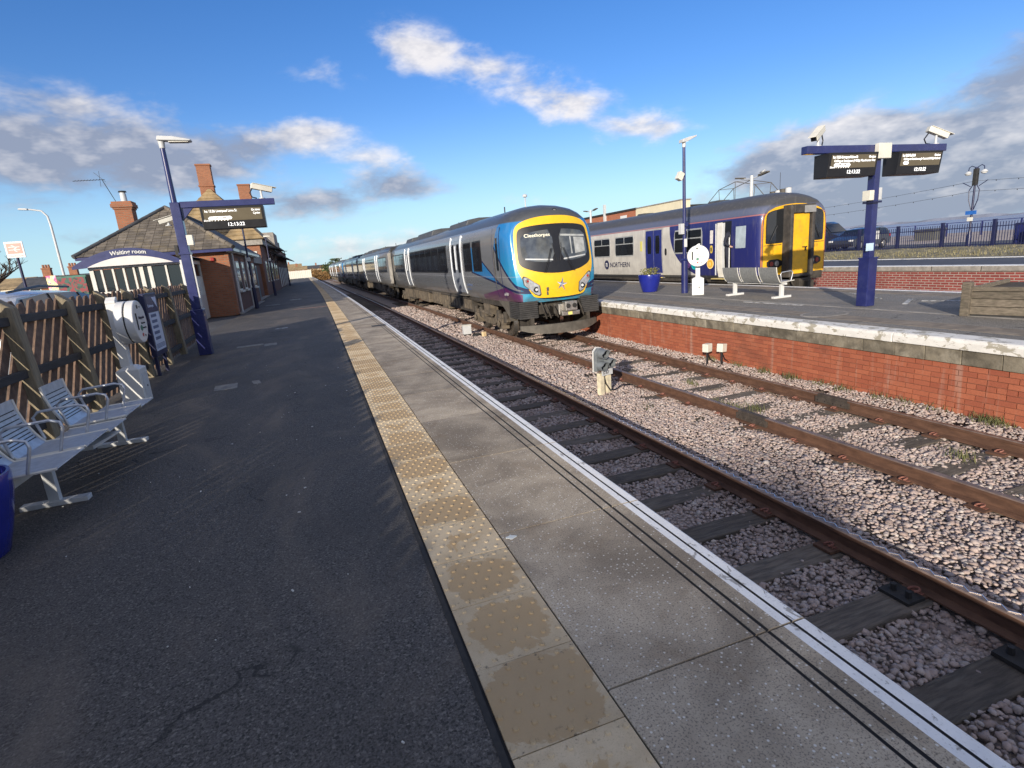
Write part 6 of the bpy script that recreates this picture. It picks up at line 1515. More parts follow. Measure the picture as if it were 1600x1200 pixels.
# ---- taller station house beyond
sh_ = thing('station_house', (-6.5, 45, 0), 'tall brick station house with lichened hipped roof and tall chimney stack', 'building'); S0 = Vector((-6.5, 45, 0))
def sbx(name, m, x0, x1, y0, y1, z0, z1, parent=sh_, **k): return bxs(name, m, parent, (x0 - S0.x, x1 - S0.x, y0 - S0.y, y1 - S0.y, z0, z1), **k)
sbx('wall', M['obrick'], -9.8, -3.55, 45, 62, 0, 4.1); sbx('platform_wall_shade', M['dbrick'], -3.549, -3.53, 45.3, 61.8, 0, 4.0)  # thin dark skin paints shade onto the platform side of the wall
sbx('cornice', M['kerb'], -10.05, -3.30, 44.75, 62.2, 3.75, 4.15)
g = MB(); v_ = [Vector(p) - S0 for p in ((-10.2, 44.6, 4.15), (-3.15, 44.6, 4.15), (-6.6, 48.6, 8.3), (-6.6, 58.6, 8.3), (-3.15, 62.4, 4.15), (-10.2, 62.4, 4.15))]; g.add(v_, [(0, 1, 2), (1, 4, 3, 2), (5, 0, 2, 3), (4, 5, 3), (0, 5, 4, 1)]); rf2 = g.build('roof', M['lichen_slate'], sh_)
# rows of stone slates on the visible hip, each course a step
g = MB(); A2, B2, C2 = v_[0], v_[1], v_[2]; nr = 14
for r in range(nr):
    f0, f1 = r / nr, (r + 1) / nr; n2_ = (B2 - A2).cross(C2 - A2).normalized()
    a0, b0, a1, b1 = A2.lerp(C2, f0), B2.lerp(C2, f0), A2.lerp(C2, f1), B2.lerp(C2, f1)
    g.add([tuple(a0 + n2_ * .06), tuple(b0 + n2_ * .06), tuple(b1 + n2_ * .015), tuple(a1 + n2_ * .015), tuple(a0 + n2_ * .01), tuple(b0 + n2_ * .01)], [(0, 1, 2, 3), (0, 4, 5, 1)])
g.build('slate_courses', M['lichen_slate'], rf2, kind='stuff')
def stack(parent, x, y, z0, z1, w_, m, S, pots=0):
    g = MB(); g.bx(x - w_ / 2 - S.x, x + w_ / 2 - S.x, y - w_ * .35 - S.y, y + w_ * .35 - S.y, z0, z1); g.bx(x - w_ / 2 - .06 - S.x, x + w_ / 2 + .06 - S.x, y - w_ * .35 - .06 - S.y, y + w_ * .35 + .06 - S.y, z0 + .35 * (z1 - z0), z0 + .40 * (z1 - z0)); g.bx(x - w_ / 2 - .05 - S.x, x + w_ / 2 + .05 - S.x, y - w_ * .35 - .05 - S.y, y + w_ * .35 + .05 - S.y, z1, z1 + .12)
    c_ = g.build('chimney', m, parent)
    for i in range(pots):
        q = MB(); q.lathe([(.12, 0), (.10, .35), (0, .35)], (x - w_ / 2 + w_ * (i + .5) / pots - S.x, y - S.y, z1 + .12), 10); q.build('chimney_pot', m, c_)
    return c_
stack(sh_, -6.75, 48.8, 7.6, 9.9, .95, M['obrick'], S0); stack(sh_, -5.0, 58, 6.0, 9.7, 1.0, M['obrick'], S0); stack(sh_, -6.6, 44.4, 2.6, 5.4, .7, M['obrick'], S0)
for yy in (47, 50, 53, 56.5, 59):
    f_ = sbx('window', M['frame_white'], -3.531, -3.50, yy, yy + 1.1, 1.0, 2.6); sbx('pane', M['glass_dark'], -3.501, -3.49, yy + .1, yy + 1.0, 1.1, 2.5, f_)
f_ = sbx('gable_window', M['frame_white'], -4.6, -3.8, 44.96, 45.0, 2.2, 3.3); sbx('pane', M['glass_dark'], -4.5, -3.9, 44.94, 44.965, 2.3, 3.2, f_)
# platform awnings on brackets
for (y0, y1, z, w_) in ((49.5, 56.0, 3.5, 1.15), (57.5, 61.5, 3.1, .9)):
    g = MB(); g.prism([(-3.53 - S0.x, z + .45), (-3.53 + w_ - S0.x, z + .12), (-3.53 + w_ - S0.x, z), (-3.53 - S0.x, z + .3)], 'y', y0 - S0.y, y1 - S0.y); aw = g.build('awning', M['slate_dark'], sh_)
    for yy in np.arange(y0 + .3, y1, 1.9):
        g = MB(); g.tube([(-3.52 - S0.x, yy - S0.y, z - .7), (-3.3 - S0.x, yy - S0.y, z - .25), (-3.53 + w_ * .8 - S0.x, yy - S0.y, z + .08)], .04, 5); g.build('bracket', M['dark_iron'], aw)
# low link with a teal door
lk = thing('link_building', (-5.5, 37, 0), 'low lean-to with dull teal door between waiting room and station house', 'building'); L0 = Vector((-5.5, 37, 0))
bxs('wall', M['dbrick'], lk, (-2.5, 1.75, -.68, 7.5, 0, 2.35)); bxs('roof', M['kerb'], lk, (-2.6, 1.95, -.65, 7.6, 2.35, 2.95)); d = bxs('door', mat('teal_door', (.03, .10, .12), .5), lk, (1.75, 1.79, 1.2, 4.4, .02, 2.1)); bxs('frame', M['frame_white'], lk, (1.745, 1.775, 1.05, 4.55, 0, 2.2)); bxs('kerb', M['kerb'], lk, (1.76, 2.1, -.6, 7.5, 0, .06))
# further range of station buildings
fr_ = thing('goods_range', (-6.8, 63, 0), 'distant dark brick station range with stone parapets and small awning', 'building'); G0 = Vector((-6.8, 63, 0))
def gbx(name, m, x0, x1, y0, y1, z0, z1, parent=fr_, **k): return bxs(name, m, parent, (x0 - G0.x, x1 - G0.x, y0 - G0.y, y1 - G0.y, z0, z1), **k)
gbx('wall', M['dbrick'], -10, -3.75, 62.6, 90, 0, 4.3); gbx('parapet', M['kerb'], -10.1, -3.65, 66, 72, 4.3, 6.0); gbx('parapet', M['kerb'], -10.1, -3.7, 74, 76, 4.3, 5.3)
g = MB(); g.prism([(-3.75 - G0.x, 3.7), (-2.6 - G0.x, 3.2), (-2.6 - G0.x, 3.1), (-3.75 - G0.x, 3.5)], 'y', 3, 24); g.build('awning', M['slate_dark'], fr_)
g = MB(); v_ = [Vector(p) - G0 for p in ((-10, 78, 4.3), (-3.6, 78, 4.3), (-6.8, 81, 6.8), (-6.8, 88, 6.8), (-3.6, 90, 4.3), (-10, 90, 4.3))]; g.add(v_, [(0, 1, 2), (1, 4, 3, 2), (5, 0, 2, 3), (4, 5, 3), (0, 5, 4, 1)]); g.build('roof', M['lichen_slate'], fr_)
for yy in np.arange(64, 88, 3.4): gbx('door', M['frame_white'], -3.76, -3.72, yy, yy + 1.0, .1, 2.3)
# ---- slim lamp posts down the platform
def slim_lamp(x, y, h, label, box=False):
    t = thing('platform_lamp', (x, y, 0), label, 'lamp post')
    MB().cyl((0, 0, 0), (0, 0, 1.0), .095, .09, n=14).build('base', M['navy_dark'], t, smooth=40); MB().cyl((0, 0, .98), (0, 0, h), .05, .04, n=12).build('column', M['navy_dark'], t, smooth=40)
    lh = MB(); lh.prism([(-.12, h), (.34, h + .02), (.34, h + .07), (-.12, h + .12)], 'y', -.09, .09); lh.build('lamp_head', M['offwhite'], t, bevel=.01)
    bxs('label_plate', M['white'], t, (.05, .08, -.04, .04, 1.2, 1.5)); bxs('sign_box', M['lightgrey'], t, (-.05, .1, -.12, -.05, h * .6, h * .6 + .18))
    return t
slim_lamp(-2.87, 28.85, 3.7, 'slim dark blue lamp post in front of the waiting room side windows'); slim_lamp(-3.0, 44.1, 4.2, 'slim dark blue lamp post by the corner of the station house')
slim_lamp(-3.2, 75, 4.2, 'farthest slim lamp post along the distant station range'); 

# ================================================================== BEHIND THE FENCE
# silver estate car
def car(loc, rz, label, paint, L=4.5, Wd=1.78, H=1.50):
    """local: x to the right, y forward, wheels on z = 0"""
    t = thing('parked_car', loc, label, 'car', rz)
    sil = [(-2.15, .32), (-2.22, .70), (-2.12, .95), (-1.98, 1.30), (-1.75, 1.455), (-.9, 1.50), (.1, 1.47), (.55, 1.38), (1.15, .98), (1.75, .86), (2.1, .72), (2.18, .45), (2.1, .30)]
    b = MB(); n = len(sil); vs = []
    secs = [(-1, .0), (-.94, .05), (-.6, .0), (0, -.0), (.6, 0), (.94, .05), (1, .0)]
    for (u, _) in secs:
        for (y, z) in sil:
            roof_ = max(0, z - .92) / .58
            xx = u * Wd / 2 * (1 - .20 * roof_ - (.04 if abs(y) > 2 else 0)); zz = z - (.06 * roof_ * abs(u) ** 3) - (.02 * abs(u) ** 4)
            vs.append((xx, y, zz))
    fs = []
    for i in range(len(secs) - 1):
        for j in range(n): fs.append((i * n + j, i * n + (j + 1) % n, (i + 1) * n + (j + 1) % n, (i + 1) * n + j))
    fs += [tuple(range(n)), tuple((len(secs) - 1) * n + j for j in range(n))]
    b.add(vs, fs); bo = b.build('body', paint, t, smooth=35)
    for s_ in (-1, 1):
        for pts in ([(-1.85, .98), (-1.68, 1.36), (-.98, 1.42), (-.95, .98)], [(-.85, .98), (-.88, 1.42), (.0, 1.41), (.05, .98)], [(.13, .98), (.10, 1.40), (.45, 1.34), (1.0, .98)]):
            xs = lambda z: s_ * (Wd / 2 * (1 - .20 * max(0, z - .92) / .58) + .004)
            g = MB(); g.add([(xs(z), y, z) for y, z in pts] + [(xs(z) - s_ * .03, y, z) for y, z in pts], [(0, 1, 2, 3), (4, 5, 6, 7), (0, 4, 5, 1), (1, 5, 6, 2), (2, 6, 7, 3), (3, 7, 4, 0)]); g.build('side_window', M['glass_dark'], t)
        for y in (-1.35, 1.35):
            g = MB(); g.lathe([(0, -.1), (.18, -.1), (.21, -.09), (.31, -.10), (.33, -.07), (.33, .07), (.31, .1), (0, .1)], n=22); wo2 = g.build('wheel', M['rubber'], t, (s_ * (Wd / 2 - .09), y, .33), (0, R_(90), 0), smooth=35)
            g = MB(); g.lathe([(0, .105), (.19, .105), (.2, .09)], n=16); g.lathe([(0, -.105), (.19, -.105), (.2, -.09)], n=16); g.build('rim', M['chrome'], wo2)
        g = MB(); g.tube([(s_ * .60, -1.7, 1.47), (s_ * .61, -.8, 1.54), (s_ * .60, .15, 1.50)], .018, 6); g.build('roof_rail', M['black'], t)
        g = MB(); g.bx(*(sorted((s_ * .55, s_ * .85))), 2.05, 2.16, .62, .74); g.build('headlight', M['white'], t, bevel=.02); g = MB(); g.bx(*(sorted((s_ * .62, s_ * .86))), -2.2, -2.1, .75, .95); g.build('tail_light', mat('tail_red', (.3, .02, .02), .3), t, bevel=.02)
    g = MB(); g.add([(-.62, .60, 1.365), (.62, .60, 1.365), (.74, 1.14, .995), (-.74, 1.14, .995)], [(0, 1, 2, 3)]); g.add([(-.60, -2.0, 1.29), (.60, -2.0, 1.29), (.72, -2.13, .96), (-.72, -2.13, .96)], [(0, 1, 2, 3)])
    g.v = [(x, y + (.02 if y > 0 else -.02), z + .015) for x, y, z in g.v]; g.build('windscreen', M['glass_dark'], t)
    bxs('bumper', M['black'], t, (-.8, .8, 2.1, 2.2, .3, .5), bevel=.03); bxs('number_plate', M['offwhite'], t, (-.26, .26, -2.24, -2.22, .6, .71))
    return t
silver = mat('silver_car_paint', (.52, .55, .60), .22, .5, .04, 3, coat=.6); darkp = mat('dark_car_paint', (.02, .022, .03), .25, .2, .05, 3, coat=.6)
sc_car = car((-5.1, 12.6, -.03), R_(-4), 'silver estate car parked just behind the paling fence', silver); sc_car.scale = (1.05, 1.05, 1.09); car((-9.5, 16.5, -.03), R_(10), 'black car parked behind the silver estate car', darkp)
# station totem sign
t = thing('station_sign', (-10.05, 25, -.03), 'square red and white railway station sign on dark blue post', 'sign')
MB().cyl((0, 0, 0), (0, 0, 2.95), .045, n=10).build('post', M['navy_dark'], t, smooth=40)
pn = bxs('panel', mat('sign_pale_face', (.78, .72, .70), .5, var=.03), t, (-.27, .27, -.05, -.01, 2.88, 3.44)); rd = bxs('emblem_field', mat('faded_red_field', (.72, .33, .27), .5, var=.05), pn, (-.22, .22, -.056, -.05, 3.02, 3.38))
g = MB(); em = M['white']
for (x0, z0, x1, z1) in ((-.17, 3.235, .17, 3.265), (-.17, 3.135, .17, 3.165)): g.bx(x0, x1, -.0585, -.0565, z0, z1)
for zz, s_ in ((3.25, 1), (3.15, 1)): pass
g.add([(-.10, -.0595, 3.32), (-.04, -.0595, 3.32), (.06, -.0595, 3.25), (.0, -.0595, 3.25)], [(0, 1, 2, 3)]); g.add([(.06, -.0595, 3.255), (-.06, -.0595, 3.145), (.0, -.0595, 3.145), (.12, -.0595, 3.255)], [(0, 1, 2, 3)]); g.add([(-.06, -.0595, 3.15), (.04, -.0595, 3.08), (.10, -.0595, 3.08), (.0, -.0595, 3.15)], [(0, 1, 2, 3)]); g.build('double_arrow', em, rd)
text('Cleethorpes', .075, mat('sign_text_red', (.6, .25, .2), .5), pn, (-.22, -.052, 2.92), width=.44)
# street lamp
t = thing('street_lamp', (-15.85, 45, 0), 'tall grey street lamp with curved arm behind the waiting room', 'lamp post')
MB().tube([(0, 0, 0), (0, 0, 5.8), (-.05, 0, 6.4), (-.3, 0, 6.75), (-.8, 0, 6.85), (-1.05, 0, 6.88)], [.09, .07, .06, .055, .05, .05], 10).build('column', M['lightgrey'], t, smooth=50)
g = MB(); g.prism([(-1.5, 6.86), (-1.0, 6.82), (-1.0, 6.93), (-1.45, 6.96)], 'y', -.12, .12); g.build('lamp_head', M['lightgrey'], t, bevel=.02)
# funfair kiosk boards
t = thing('kiosk', (-13.9, 40, 0), 'small kiosk with pink and yellow end board and green front', 'kiosk')
bxs('body', mat('kiosk_green', (.03, .11, .08), .5, var=.5, vs=2.5), t, (-.55, .95, -.2, 1.5, 0, 2.42), bevel=.03)
def splotch(name, c0, c1, c2):
    m, k, b = newmat(name); pos = k.n('ShaderNodeNewGeometry').outputs['Position']
    cc = k.mix(k.step(k.noise(pos, 4.2, 3, .5), .45, .52), c0, c1); cc = k.mix(k.step(k.noise(pos, 6.5, 2, .5), .56, .6), cc, c2); k.set(b.inputs['Base Color'], cc); return m
bxs('end_board', splotch('pink_board', (.85, .75, .35), (.75, .12, .32), (.8, .5, .6)), t, (-1.05, -.56, -.15, 1.45, .2, 2.5), bevel=.01)
bxs('front_board', splotch('green_board', (.02, .09, .065), (.22, .02, .03), (.015, .04, .03)), t, (-.5, .9, -.24, -.2, .8, 2.3))
bxs('counter', M['lightgrey'], t, (-.5, .9, -.5, -.25, 1.0, 1.05))
# houses
def house(x, y, wx, wy, he, hr, label, wallm, roofm, stacks):
    t = thing('house', (x, y, 0), label, 'house'); H_ = Vector((0, 0, 0))
    bxs('wall', wallm, t, (-wx / 2, wx / 2, 0, wy, 0, he))
    g = MB(); g.prism([(-.2, he - .05), (wy / 2, hr), (wy + .2, he - .05)], 'x', -wx / 2 - .2, wx / 2 + .2); rf_ = g.build('roof', roofm, t)
    for sx in stacks: 
        stack(t, sx, wy / 2, hr - .5, hr + .75, .75, M['obrick'], H_, 3)
    n = max(2, int(wx / 2.5))
    for i in range(n):
        xx = -wx / 2 + wx * (i + .5) / n
        f_ = bxs('window', M['frame_white'], t, (xx - .5, xx + .5, -.04, 0, .9, 2.1)); bxs('pane', M['glass_dark'], f_, (xx - .42, xx + .42, -.06, -.041, .98, 2.02))
    return t
cream = mat('cream_render', (.50, .42, .28), .85, var=.15, vs=1)
house(-25.8, 70, 6.4, 7, 2.1, 3.3, 'low brick house with two chimney stacks behind the kiosk', M['obrick'], M['slate_dark'], (-1.5, .9)); house(-33.5, 72, 8.5, 7, 2.3, 3.4, 'cream rendered house at the left edge behind the bare tree', cream, M['lichen_slate'], ())
# bare tree
def bare_tree(x, y, h, label, seed, depth=6):
    rr = random.Random(seed); t = thing('bare_tree', (x, y, 0), label, 'tree'); tr_ = MB(); br = MB()
    def grow(p, d, l, r, k_, b):
        q = p + d * l; mid = p + d * l * .5 + Vector((rr.uniform(-1, 1), rr.uniform(-1, 1), 0)) * l * .05
        b.tube([p, mid, q], [r, r * .85, r * .68], 5 if r > .02 else 3)
        if k_ == 0: return
        for _ in range(3 if k_ > 1 else 4):
            nd = (d + Vector((rr.uniform(-.8, .8), rr.uniform(-.8, .8), rr.uniform(-.15, .55)))).normalized(); s0 = p + d * l * rr.uniform(.55, 1)
            grow(s0, nd, l * rr.uniform(.58, .8), max(r * .58, .008), k_ - 1, br)
    grow(Vector((0, 0, 0)), Vector((.03, 0, 1)).normalized(), h * .30, .16, depth, tr_)
    bark = mat('bare_bark', (.085, .066, .05), .9, var=.3, vs=6); tr_.build('trunk', bark, t); br.build('crown', bark, t)
bare_tree(-14.5, 33, 5.2, 'bare winter tree at the far left behind the station sign', 3, 5)
# ---- distance along the line
t = thing('white_fence', (-3.6, 150, 0), 'long pale fence across the far end of the platform', 'fence')
for i in range(12): bxs('board', M['offwhite'], t, (-2.7 + i * .45, -2.7 + i * .45 + .42, 0, .08, .1, 2.0))
for i in range(4): bxs('post', M['lightgrey'], t, (-2.7 + i * 1.75, -2.55 + i * 1.75, .08, .2, 0, 2.1))
def leafy(name, x, y, z, rx, ry, rz2, n, s_, m, label, trunk=True):
    t = thing(name, (x, y, z), label, 'tree' if trunk else 'scrub'); b = MB(); rr = random.Random(int(x * 7 + y))
    cl_ = [(rr.gauss(0, .5), rr.gauss(0, .5), rr.gauss(.0, .45)) for _ in range(26)]
    for _ in range(n):
        c_ = rr.choice(cl_); p = Vector((max(-1, min(1, c_[0] + rr.gauss(0, .16))) * rx, max(-1, min(1, c_[1] + rr.gauss(0, .16))) * ry, rz2 * (1.05 + max(-1, min(1, c_[2] + rr.gauss(0, .16))))))
        a = Vector((rr.gauss(0, 1), rr.gauss(0, 1), rr.gauss(0, 1))).normalized(); u = a.orthogonal().normalized(); v = a.cross(u); q = s_ * rr.uniform(.6, 1.3)
        b.add([tuple(p - u * q), tuple(p + v * q * .6), tuple(p + u * q), tuple(p - v * q * .6)], [(0, 1, 2, 3)])
    b.build('crown', m, t)
    g = MB(); g.tube([(0, 0, -.2), (0, 0, rz2 * .9), (.2, 0, rz2 * 1.4)], [.28, .2, .08], 8)
    for q in range(5): a = q * 1.3; g.tube([(0, 0, rz2 * .6), (rx * .35 * math.cos(a), ry * .35 * math.sin(a), rz2 * 1.2)], [.12, .04], 5)
    g.build('trunk', mat('tree_bark', (.07, .055, .04), .9), t)
    return t
M['leaf'] = grassmat('dark_evergreen_leaf', (.045, .075, .025), (.07, .09, .03)); M['bracken'] = grassmat('dead_bracken', (.30, .15, .045), (.22, .13, .05)); M['leaf2'] = grassmat('bare_twig_leaf', (.17, .14, .06), (.12, .12, .05))
leafy('tree', 5.2, 168, -.8, 3.2, 3.2, 2.6, 2600, .28, M['leaf'], 'dark evergreen tree over the far end of the train'); leafy('tree', 10.5, 178, -.8, 3.6, 3.4, 2.5, 2600, .28, M['leaf2'], 'brownish leafless tree beyond the far carriages'); leafy('tree', 17, 190, -.8, 4, 3.4, 2.6, 2200, .3, M['leaf'], 'second dark tree beyond the train, right of the brownish one')
for i, (x, y, lbl) in enumerate(((2.2, 176, 'russet bracken bank nearest the far rails'), (4.6, 200, 'russet bracken bank behind the evergreen tree'), (1.6, 225, 'farthest russet bracken bank by the line'))): leafy('bracken_bank', x, y, -1.3, 3.6, 12, 1.5 + .4 * i, 2400, .25, M['bracken'], lbl, False)
for i, (x, y, w_, h_, c) in enumerate(((-16, 230, 9, 5, 0), (-7, 250, 8, 4.2, 1), (1, 300, 12, 4.6, 0), (-27, 210, 10, 5, 1), (-12, 300, 12, 6, 1))):
    house(x, y, w_, 8, h_ * .62, h_, ['far cream house left of the line end', 'far brick house beyond the white fence', 'far cream house in line with the rails', 'far brick house, leftmost of the distant row', 'far brick house, tallest of the distant row'][i], [cream, M['obrick']][c], [M['slate_dark'], M['lichen_slate']][c], (0,))

# ================================================================== SEA FRONT ON THE RIGHT
# blue railings
rl = thing('blue_railings', (31.2, 20, 0), 'long dark blue railings on the sea front above the dry verge', 'railing')
ys_ = np.arange(-14, 26, 2.35); barm = MB()
for yy in ys_: bxs('post', M['navy_dark'], rl, (-.07, .07, yy - .07, yy + .07, -.05, 1.38), bevel=.01)
for a_, c_ in zip(ys_[:-1], ys_[1:]):
    g = MB(); g.bx(-.02, .02, a_ + .07, c_ - .07, 1.02, 1.06); g.bx(-.02, .02, a_ + .07, c_ - .07, .18, .22)
    for yy in np.arange(a_ + .16, c_ - .08, .115): g.bx(-.011, .011, yy - .011, yy + .011, .08, 1.24)
    g.build('bar_panel', M['navy_dark'], rl, kind='stuff')
rb = thing('promenade_railing', (58, 24, 0), 'pale rail along the beach edge beyond the road', 'railing')
for yy in np.arange(-20, 40, 3.0): bxs('post', M['navy'], rb, (-.05, .05, yy - .05, yy + .05, -.06, 1.15))
bxs('top_rail', M['navy'], rb, (-.03, .03, -20, 40, 1.15, 1.2)); bxs('mid_rail', M['navy'], rb, (-.03, .03, -20, 40, .6, .64))
# promenade lamp with festoon cables
def prom_lamp(x, y, label):
    t = thing('promenade_lamp', (x, y, -.05), label, 'lamp post')
    MB().lathe([(.12, 0), (.12, .6), (.08, .75), (.055, 1.0), (.045, 4.15), (0, 4.2)], n=14).build('column', M['navy_dark'], t, smooth=40)
    g = MB(); g.bx(-.10, .10, -.10, .10, 3.25, 4.1); g.build('banner_box', M['dark_iron'], t, bevel=.02)
    for s_ in (-1, 1):
        g = MB(); g.tube([(0, 0, 3.9), (0, s_ * .08, 4.18), (0, s_ * .24, 4.26), (0, s_ * .36, 4.18), (0, s_ * .38, 4.02)], .022, 6); g.build('lamp_arm', M['navy_dark'], t, smooth=50)
        g = MB(); g.lathe([(.03, .13), (.10, .10), (.18, 0), (.0, 0)], (0, s_ * .38, 3.88), 16); lh = g.build('lamp_shade', M['lightgrey'], t, smooth=40); g = MB(); g.lathe([(.15, 0), (.11, -.07), (0, -.1)], (0, s_ * .38, 3.88), 14); g.build('lamp_bowl', M['white'], lh, smooth=40)
        g = MB(); g.tube([(0, s_ * .06, 2.0), (0, s_ * .22, 2.5), (0, s_ * .25, 3.0), (0, s_ * .08, 3.3)], .025, 5); g.tube([(0, s_ * .2, 3.2), (0, s_ * .6, 3.45)], .02, 5); g.build('scroll', M['navy_dark'], t)
    bxs('blue_plate', mat('blue_plate', (.02, .12, .42), .5), t, (-.10, -.05, -.26, .26, 1.74, 1.94)); bxs('control_box', M['offwhite'], t, (-.14, -.06, -.12, .12, 1.4, 1.6))
    return t
lamps = [(34, 20.5), (34, 46), (34, -3)]
for (x, y), l in zip(lamps, ('ornate blue promenade lamp with two white shades behind the railings', 'ornate blue promenade lamp hidden behind the white and navy train', 'ornate blue promenade lamp beyond the right picture edge')): prom_lamp(x, y, l)
for (a_, c_, zz, nm) in ((lamps[0], lamps[1], 3.42, 'upper'), (lamps[0], lamps[1], 2.9, 'lower'), (lamps[2], lamps[0], 3.42, 'upper'), (lamps[2], lamps[0], 2.9, 'lower')):
    g = MB(); P_ = []
    for i in range(25): f = i / 24; P_.append((a_[0], a_[1] + (c_[1] - a_[1]) * f, zz - .9 * 4 * f * (1 - f) * .5))
    g.tube(P_, .010, 4)
    for p in P_[1:-1]: g.lathe([(0, .0), (.02, -.02), (.02, -.05), (0, -.07)], p, 5)
    g.build('festoon_cable', M['dark_iron'], label=('%s festoon light cable between promenade lamps, %s of the ornate lamp' % (nm, 'left' if c_[1] > 30 else 'right')), cat='cable', group='festoon cables along the promenade')
# vehicles on the sea-front road
def van(loc, rz, label, paint):
    t = thing('parked_van', loc, label, 'van', rz)
    sil = [(-2.5, .3), (-2.55, 1.0), (-2.45, 1.95), (-2.2, 2.1), (.6, 2.1), (1.0, 1.95), (1.75, 1.25), (2.4, 1.05), (2.55, .6), (2.5, .3)]
    b = MB(); vs = []; n = len(sil)
    for u in (-1, -.92, .92, 1):
        for y, z in sil: vs.append((u * .95 * (1 - .07 * max(0, z - 1) * (abs(u) > .9)), y, z - (.05 if abs(u) == 1 and z > 1.8 else 0)))
    fs = [(i * n + j, i * n + (j + 1) % n, (i + 1) * n + (j + 1) % n, (i + 1) * n + j) for i in range(3) for j in range(n)] + [tuple(range(n)), tuple(3 * n + j for j in range(n))]
    b.add(vs, fs); b.build('body', paint, t, smooth=30)
    for s_ in (-1, 1):
        g = MB(); g.add([(s_ * .93, .55, 1.25), (s_ * .93, 1.6, 1.25), (s_ * .885, 1.0, 1.85), (s_ * .885, .55, 1.9)], [(0, 1, 2, 3)]); g.build('side_window', M['glass_dark'], t)
        for y in (-1.55, 1.6):
            g = MB(); g.lathe([(0, -.1), (.2, -.1), (.32, -.09), (.34, 0), (.32, .09), (.2, .1), (0, .1)], n=18); g.build('wheel', M['rubber'], t, (s_ * .86, y, .34), (0, R_(90), 0))
    g = MB(); g.add([(-.8, 1.72, 1.33), (.8, 1.72, 1.33), (.74, 1.08, 1.93), (-.74, 1.08, 1.93)], [(0, 1, 2, 3)]); g.build('windscreen', M['glass_dark'], t)
    bxs('bumper', M['black'], t, (-.85, .85, 2.45, 2.6, .3, .55), bevel=.04); return t
van((37.2, 33.0, -.03), R_(182), 'dark van parked on the sea front behind the navy train end', mat('dark_van_paint', (.022, .024, .032), .3, .2, .05, 2, coat=.5))
car((36.4, 28.9, -.03), R_(98), 'dark car parked in front of the dark van', mat('dark_car_blue', (.016, .018, .024), .25, .2, .05, 3, coat=.6))
# small fittings by the railings
t = thing('utility_cabinet', (33.2, 17.35, -.05), 'dark blue cabinet behind the railings right of the ornate lamp', 'cabinet'); bxs('body', M['navy_dark'], t, (-.3, .3, -.5, .5, 0, 1.15), bevel=.03); bxs('door', M['navy'], t, (-.32, -.3, -.44, .44, .08, 1.05)); bxs('plinth', M['kerb'], t, (-.34, .34, -.54, .54, -.02, .06))
t = thing('notice_sign', (33.0, 25.3, -.05), 'white notice on short post behind the railings', 'sign'); bxs('post', M['lightgrey'], t, (-.03, .03, -.03, .03, 0, 1.3)); bxs('panel', M['white'], t, (-.05, -.03, -.45, .45, .75, 1.25))
t = thing('green_sign', (36, 35.0, -.05), 'small back of a sign on a grey post behind the van', 'sign'); bxs('post', M['lightgrey'], t, (-.04, .04, -.04, .04, 0, 2.2)); bxs('panel', mat('sign_back', (.17, .20, .15), .6), t, (.05, .08, -.35, .35, 1.6, 2.35))
t = thing('beach_hut', (50, 33.2, -.06), 'low dark hut by the beach beyond the railings', 'hut'); bxs('body', mat('hut_wall', (.09, .09, .08), .7), t, (-.7, .7, -.8, .8, 0, .75)); g = MB(); g.prism([(-.95, .75), (.95, .75), (.75, .95), (-.75, .95)], 'x', -.85, .85); g.build('roof', M['slate_dark'], t)
# long brick hall with cream gable
bh = thing('brick_hall', (40, 60, 0), 'long low orange brick hall with flat roof behind the trains', 'building')
M['hbrick'] = brickmat('hall_brick', (.40, .12, .055), (.33, .10, .05), (.30, .17, .11), 1.0, .85, 'sum')
bxs('wall', M['hbrick'], bh, (0, 12, 3.2, 26, 0, 5.95)); bxs('roof_edge', M['dark_iron'], bh, (-.15, 12.2, 3.05, 26.2, 5.95, 6.2)); bxs('rendered_end', mat('cream_wall', (.62, .56, .40), .8, var=.06, vs=1), bh, (-.02, 1.2, -6.2, 3.19, 0, 6.05)); bxs('end_coping', M['kerb'], bh, (-.12, 1.3, -6.3, 3.04, 6.05, 6.16))
bxs('flue', M['lightgrey'], bh, (-.35, -.02, 10.8, 11.1, 3.5, 7.4)); sgn = bxs('wall_sign', M['white'], bh, (-.04, -.005, 5.4, 7.0, 5.15, 5.5))
for yy in (8, 13.5, 18.5, 22): f_ = bxs('window', M['frame_white'], bh, (-.05, 0, yy, yy + 1.6, 1.6, 2.8)); bxs('pane', M['glass_dark'], f_, (-.06, -.049, yy + .1, yy + 1.5, 1.7, 2.7))
# double-headed car park lamps
def twin_lamp(x, y, h, label):
    t = thing('twin_lamp', (x, y, 0), label, 'lamp post'); MB().cyl((0, 0, 0), (0, 0, h), .16, .13, n=12).build('column', M['lightgrey'], t, smooth=40)
    for s_ in (-1, 1):
        MB().cyl((0, s_ * .1, h - .25), (0, s_ * 1.2, h - .1), .035, n=6).build('arm', M['lightgrey'], t); g = MB(); g.prism([(s_ * .8, h - .18), (s_ * 1.75, h - .02), (s_ * 1.7, h + .08), (s_ * .8, h - .04)], 'x', -.15, .15); g.build('lamp_head', M['plough'], t)
    return t
twin_lamp(34, 64.2, 6.3, 'grey twin-headed lamp rising behind the blue train roof'); twin_lamp(34, 36.7, 6.2, 'grey twin-headed lamp rising behind the navy train roof')
